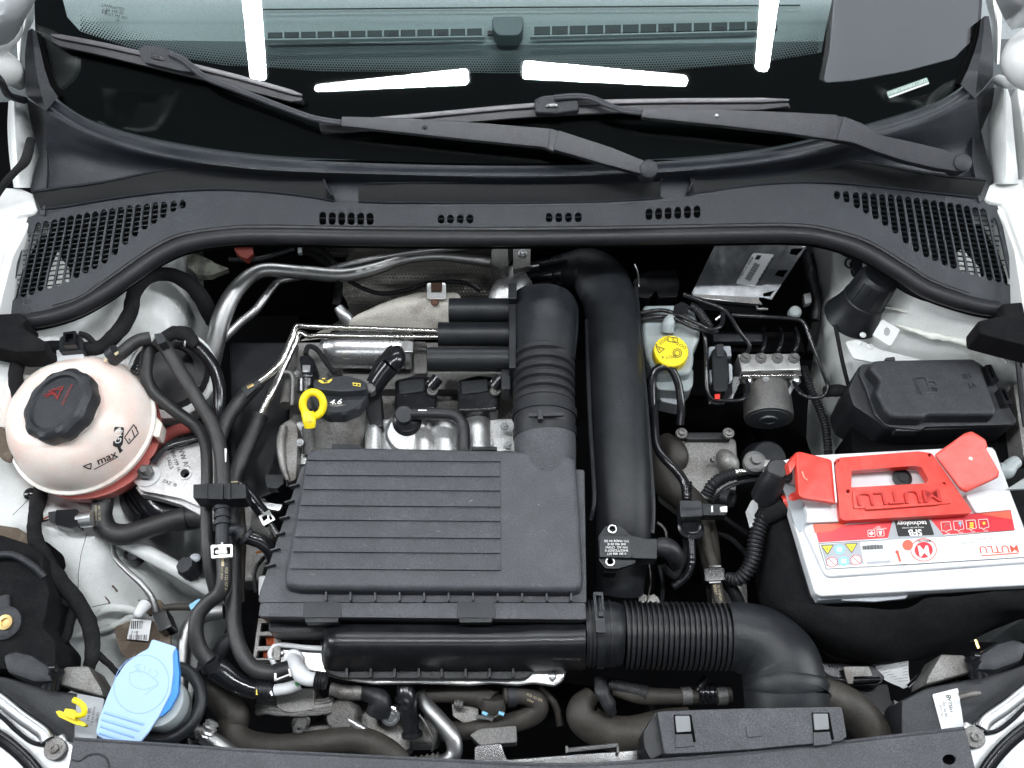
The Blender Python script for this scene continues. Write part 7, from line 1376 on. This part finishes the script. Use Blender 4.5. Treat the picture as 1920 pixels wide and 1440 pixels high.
b = B(); b.tube([(1440, 962, -4), (1428, 980, -4.6), (1418, 1010, -5.4), (1412, 1045, -6.4), (1400, 1072, -7.4), (1384, 1086, -8.4), (1364, 1084, -9.4)], r=[15, 15, 15, 14.5, 14, 13, 11], n=18, res=8, rib=(.5, .14)); b.mk('corrugated_sleeve', M['rubber'], cb, ang=30)
b = B(); b.tube([(1500, 928, -1.6), (1484, 936, -1.8), (1472, 942, -2.2)], r=[12, 13.5, 15], n=18); b.mk('red_sleeve', M['red'], cb)
h = thing('earth_cable', 'black cable with a silver lug curving above the gearbox', 'cable', (1370, 900, -7))
b = B(); b.tube([(1326, 928, -8.4), (1336, 910, -7.4), (1356, 896, -7), (1380, 888, -6.6)], r=12, n=16, rib=(.4, .14)); b.mk('sleeve', M['rubber'], h)
b = B(); b.tube([(1374, 888, -6.6), (1400, 884, -6.2), (1440, 884, -5.8)], r=[9, 6, 5], n=12); b.slab([(1404, 862), (1444, 862), (1444, 874), (1404, 874)], -4.8, .4, .08); b.mk('lug', M['steel'], h)
b = B(); b.lathe(P(1416, 865, -5), (0, 0, 1), [(1.5, -1), (1.5, 0), (1.1, .3), (.7, .3), (.6, .8)], 20); b.mk('post', M['motor'], h)
b = B(); b.tube([(1336, 940, -8), (1360, 916, -7.4), (1400, 902, -6.8), (1440, 898, -6)], r=4, n=8); b.mk('lead', M['gloss'], h)
# gearbox casting and its hoses
gb = thing('gearbox_housing', 'rough grey cast gearbox housing between the big pipe and battery', 'gearbox', (1310, 870, -16))
b = B(); b.slab(rnd([(1262, 826), (1380, 822), (1386, 880), (1376, 930), (1300, 940), (1250, 900), (1244, 850)], 8), -13, 8, 1.2, 3).rough(.2, 2); b.tube([(1354, 852, -11), (1364, 866, -10.4), (1366, 876, -11)], r=[14, 20, 20], n=18); b.mk('casting', M['castdark'], gb)
b = B(); b.bolt(P(1278, 812, -10.5), .6, h=.6); b.mk('bolt', M['castdark'], gb); b = B(); b.bolt(P(1366, 812, -10.8), .6, h=.4); b.mk('bolt', M['castdark'], gb)
b = B(); b.tube([(1336, 862, -11.4), (1339, 860, -10.6)], r=5); b.mk('nipple', M['motor'], gb)
B().slab([(1284, 810), (1370, 810), (1370, 824), (1286, 824)], -12, 2, .2).mk('shift_plate', M['rubber'], gb)
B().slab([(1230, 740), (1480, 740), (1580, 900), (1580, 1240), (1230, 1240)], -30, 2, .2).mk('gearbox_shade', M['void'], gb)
hose('dusty brown hose bending between the big air pipe and gearbox', [(1246, 830, -14), (1266, 846, -12.6), (1266, 866, -13), (1240, 872, -15)], [20, 22, 22, 18], 'brownhose')
hose('wide brown dusty hose curving below the gearbox housing', [(1232, 850, -15), (1246, 900, -13.6), (1280, 930, -12.8), (1310, 960, -12.4), (1325, 1010, -12), (1334, 1060, -12), (1340, 1100, -12)], [26, 28, 28, 24, 22, 18, 16], 'brownhose')
pv = thing('purge_valve', 'black purge valve with a white tipped plug on a glossy black pipe', 'valve', (1300, 955, -6))
b = B(); b.tube([(1226, 760, -8), (1228, 800, -7.6), (1232, 838, -7), (1246, 860, -6.6), (1268, 882, -6.4), (1284, 906, -6.4), (1288, 938, -6.6)], r=[8, 8, 8, 8.5, 9, 9, 9], n=14, res=7); b.mk('upper_pipe', M['gloss'], pv)
b = B(); b.tube([(1288, 905, -6.4), (1288, 938, -6.6)], r=9.5, n=14, rib=(.4, .12)); b.mk('ribbed_joint', M['gloss'], pv)
B().slab(rnd([(1274, 938), (1316, 938), (1318, 968), (1276, 970)], 4), -5, 2.6, .35, 3).mk('body', M['plastic'], pv)
B().slab(rnd([(1316, 944), (1362, 946), (1362, 966), (1318, 966)], 3), -5.6, 1.8, .3).mk('plug', M['duct'], pv)
b = B(); b.slab([(1350, 950), (1364, 948), (1364, 960), (1352, 960)], -5.2, .4, .08); b.slab([(1334, 948), (1337, 948), (1337, 960), (1334, 960)], -5.2, .3, .05); b.mk('white_tip', M['inkw'], pv, kind='stuff')
b = B(); b.text('6QE906517F', -4.95, 1296, 953, 8, 2, ext=.03); b.mk('moulded_code', M['plastic'], pv)
b = B(); b.lathe(P(1296, 990, -7), (0, .3, 1), [(1.6, -.7), (1.7, -.3), (1.7, 0), (1.2, .1), (1.2, .5)], 24); b.mk('lower_collar', M['gloss'], pv)
b = B(); b.tube([(1294, 995, -7), (1296, 1020, -7.2), (1296, 1055, -7.6), (1286, 1080, -8.2), (1262, 1100, -9)], r=[8, 8, 8, 8, 8], n=14, rib=(.6, .04)); b.mk('lower_pipe', M['gloss'], pv)
h = thing('marked_hose', 'brown hose with pale rings and gold print dropping behind the corrugated duct', 'hose', (1335, 1080, -9))
b = B(); b.tube([(1318, 980, -10), (1326, 1020, -9.6), (1336, 1056, -9.2), (1344, 1100, -9), (1352, 1140, -9)], r=[12, 11, 11, 11.5, 12], n=16); pt_ = b.bvh(); b.mk('hose', M['brownhose'], h)
b = B(); b.text('BEBBY', 0, 1341, 1106, 7, -80); b.text('G 13 EPDM', 0, 1349, 1112, 6, -80); b.drape(pt_, .05); b.mk('gold_print', M['gold'], h, flat=True)
for v_ in (1061, 1091): b = B(); b.sheet([(1330, v_), (1352, v_ - 1), (1352, v_ + 1.5), (1330, v_ + 2.5)], 0); b.drape(pt_, .06); b.mk('ring_mark', M['inkw'], h, flat=True)
B().slab(rnd([(1320, 1066), (1358, 1064), (1360, 1088), (1322, 1090)], 3), -7.4, 2, .25).mk('clip', M['gloss'], h)
b = B(); b.slab([(1408, 940), (1422, 930), (1424, 950), (1414, 966), (1420, 980), (1406, 990), (1398, 960)], -8, .1, 0); b.mk('cable_tag', M['label'], None, 'small creased white tag hanging on the cable beside the battery', 'tag')
b = B(); b.lathe(P(1366, 934, -8), (.6, -.3, .5), [(1.2, -.6), (1.2, .5), (.8, .5), (.7, -.1)], 22); b.mk('round_socket', M['rubber'], None, 'small round black socket below the earth cable', 'socket')
b = B(); b.lathe(P(1440, 862, -12), (.1, -.4, 1), [(2.6, -4), (2.6, 0), (2.4, .3), (.2, .3)], 30); b.mk('starter_can', M['duct'], None, 'dark grey round can end below the brake motor', 'can')
hose('black corrugated conduit left of the fuse box base', [(1553, 848, -14.6), (1552, 870, -15), (1548, 900, -16)], 8, 'rubber', cat='conduit', name='corrugated_conduit', rib=(.4, .16))
hose('black wire bundle behind the boost sensor plug', [(1244, 1062, -6), (1262, 1080, -8), (1276, 1064, -9), (1286, 1030, -10), (1284, 1000, -11)], [6, 7, 7, 6, 6], 'tape', cat='cable bundle', name='cable_bundle')
# items below the battery
sl = thing('crumpled_info_sheet', 'creased white printed sheet under the battery jacket', 'sheet', (1670, 1255, -14))
b = B(); b.loft([[(1612, 1248, -14), (1660, 1236, -13.6), (1704, 1224, -13.6)], [(1650, 1270, -14), (1676, 1262, -13.6), (1702, 1250, -13.4)], [(1694, 1292, -14), (1702, 1288, -13.8), (1706, 1280, -13.8)]], 10).rough(.15, 2); sh_t = b.bvh(); b.mk('paper', M['label'], sl)
b = B()
for k in range(9):
    t = k / 9; ln(b, L(-13), (1628 + 62 * t, 1247 + 34 * t), (1700 + 2 * t, 1230 + 52 * t), .45)
b.drape(sh_t, .08); b.mk('print_lines', M['grey_ink'], sl, flat=True)
lk = thing('lower_front_bracket', 'glossy black bracket with a zinc clip right of the intake elbow', 'bracket', (1590, 1260, -12))
b = B(); b.slab(rnd([(1532, 1242), (1590, 1246), (1640, 1250), (1660, 1270), (1650, 1284), (1580, 1284), (1552, 1276)], 6), -12.5, 2.4, .4); b.tube([(1534, 1250, -12), (1552, 1270, -12), (1590, 1276, -12), (1650, 1274, -12)], r=5); b.mk('bracket', M['gloss'], lk)
b = B(); b.slab(rnd([(1582, 1250), (1630, 1250), (1636, 1268), (1602, 1268), (1600, 1282), (1590, 1282)], 2), -11.4, .3, .06).rough(.06, 1); b.mk('zinc_clip', M['castdark'], lk)
b = B(); b.slab(rnd([(1580, 1290), (1664, 1282), (1690, 1400), (1600, 1400)], 3), -15, 2, .2); b.mk('panel', M['rubber'], lk)
b = B(); b.lathe(P(1649, 1360, -14.9), (0, 0, 1), [(.7, -.2), (.7, .15), (.5, .16), (.45, 0)], 16); b.mk('panel_hole', M['plastic'], lk)
b = B(); b.slab([(1676, 1312), (1702, 1324), (1714, 1378), (1690, 1380)], -13, 1, .15).rough(.1, 1); b.mk('pale_strut', M['castdark'], lk)
b = B(); b.tube([(1706, 1290, -11), (1730, 1268, -10), (1768, 1234, -9)], r=8); b.mk('black_strap', M['gloss'], lk)
b = B(); b.tube([(1440, 1140, -13), (1478, 1176, -13), (1520, 1206, -13), (1570, 1232, -13), (1640, 1254, -13)], r=6, n=10); b.mk('jacket_cord', M['tape'], None, 'black cord running along the lower edge of the battery jacket', 'cord')
b = B(); b.tube([(1800, 1308, -4), (1820, 1302, -3.4), (1838, 1300, -3.2)], r=[6, 6, 5], n=10); b.mk('lever_pin', M['castdark'], None, 'dull metal pin beside the right headlamp bracket', 'pin')
b = B(); b.tube([(1828, 1200, -10), (1834, 1216, -10)], r=4, n=8); b.mk('gold_contact', M['brass'], None, 'small gold contact in the dark corner right of the battery jacket', 'contact')

sb = thing('rear_shadow_fittings', 'dark brackets and cables behind the valve block near the cowl', 'fittings', (1520, 560, -14))
b = B(); b.tube([(1508, 470, -9), (1518, 510, -10), (1530, 560, -12), (1528, 600, -13)], r=[8, 10, 10, 8], n=12).rough(.2, 1); b.mk('bundle', M['rubber'], sb)
b = B(); b.lathe(P(1491, 585, -10), (0, -.3, 1), [(.9, -1), (.9, .2), (.6, .5), (.1, .5)], 18); b.mk('pale_screw', M['bottle'], sb)
b = B(); b.slab(rnd([(1506, 552), (1520, 548), (1522, 566), (1510, 570)], 2), -10, 1, .2); b.mk('clip', M['zinc'], sb)
b = B(); b.slab([(1418, 572), (1420, 580), (1440, 580), (1440, 578), (1422, 577)], -8, .3, 0); b.mk('wire_bracket', M['machined'], sb)
b = B(); b.tube([(1342, 600, -7), (1352, 592, -6.6), (1364, 584, -6.6)], r=2.6, n=6); b.mk('bright_rod', M['machined'], sb)
b = B(); b.tube([(1190, 496, -6), (1196, 512, -6), (1198, 538, -6.4)], r=1.8, n=6); b.mk('thin_rod', M['machined'], sb)
lw = thing('lower_right_fittings', 'dark wires and brackets in the gap between big pipe and battery', 'fittings', (1260, 1100, -14))
for pts, r_, m_ in [([(1236, 1060, -10), (1242, 1100, -11), (1240, 1130, -12)], 5, 'rubber'), ([(1216, 1050, -9), (1220, 1090, -10), (1214, 1126, -11)], 1.5, 'motor'), ([(1360, 1090, -11), (1376, 1110, -11), (1390, 1140, -12)], 12, 'rubber'), ([(1340, 1000, -13), (1370, 1010, -13), (1400, 1040, -13)], 5, 'tape'), ([(1352, 966, -9), (1376, 984, -10), (1400, 1000, -11)], 5, 'rubber')]:
    b = B(); b.tube(pts, r=r_, n=10); b.mk('cable', M[m_], lw)
b = B(); b.slab([(1198, 1120), (1206, 1112), (1214, 1118), (1226, 1114), (1234, 1120), (1238, 1130), (1198, 1130)], -11, .3, 0).rough(.1, 1); b.mk('torn_bracket', M['castdark'], lw)
b = B(); b.slab(rnd([(1330, 1078), (1400, 1082), (1402, 1132), (1336, 1134)], 4), -14, 3, .4); b.mk('block', M['castdark'], lw)
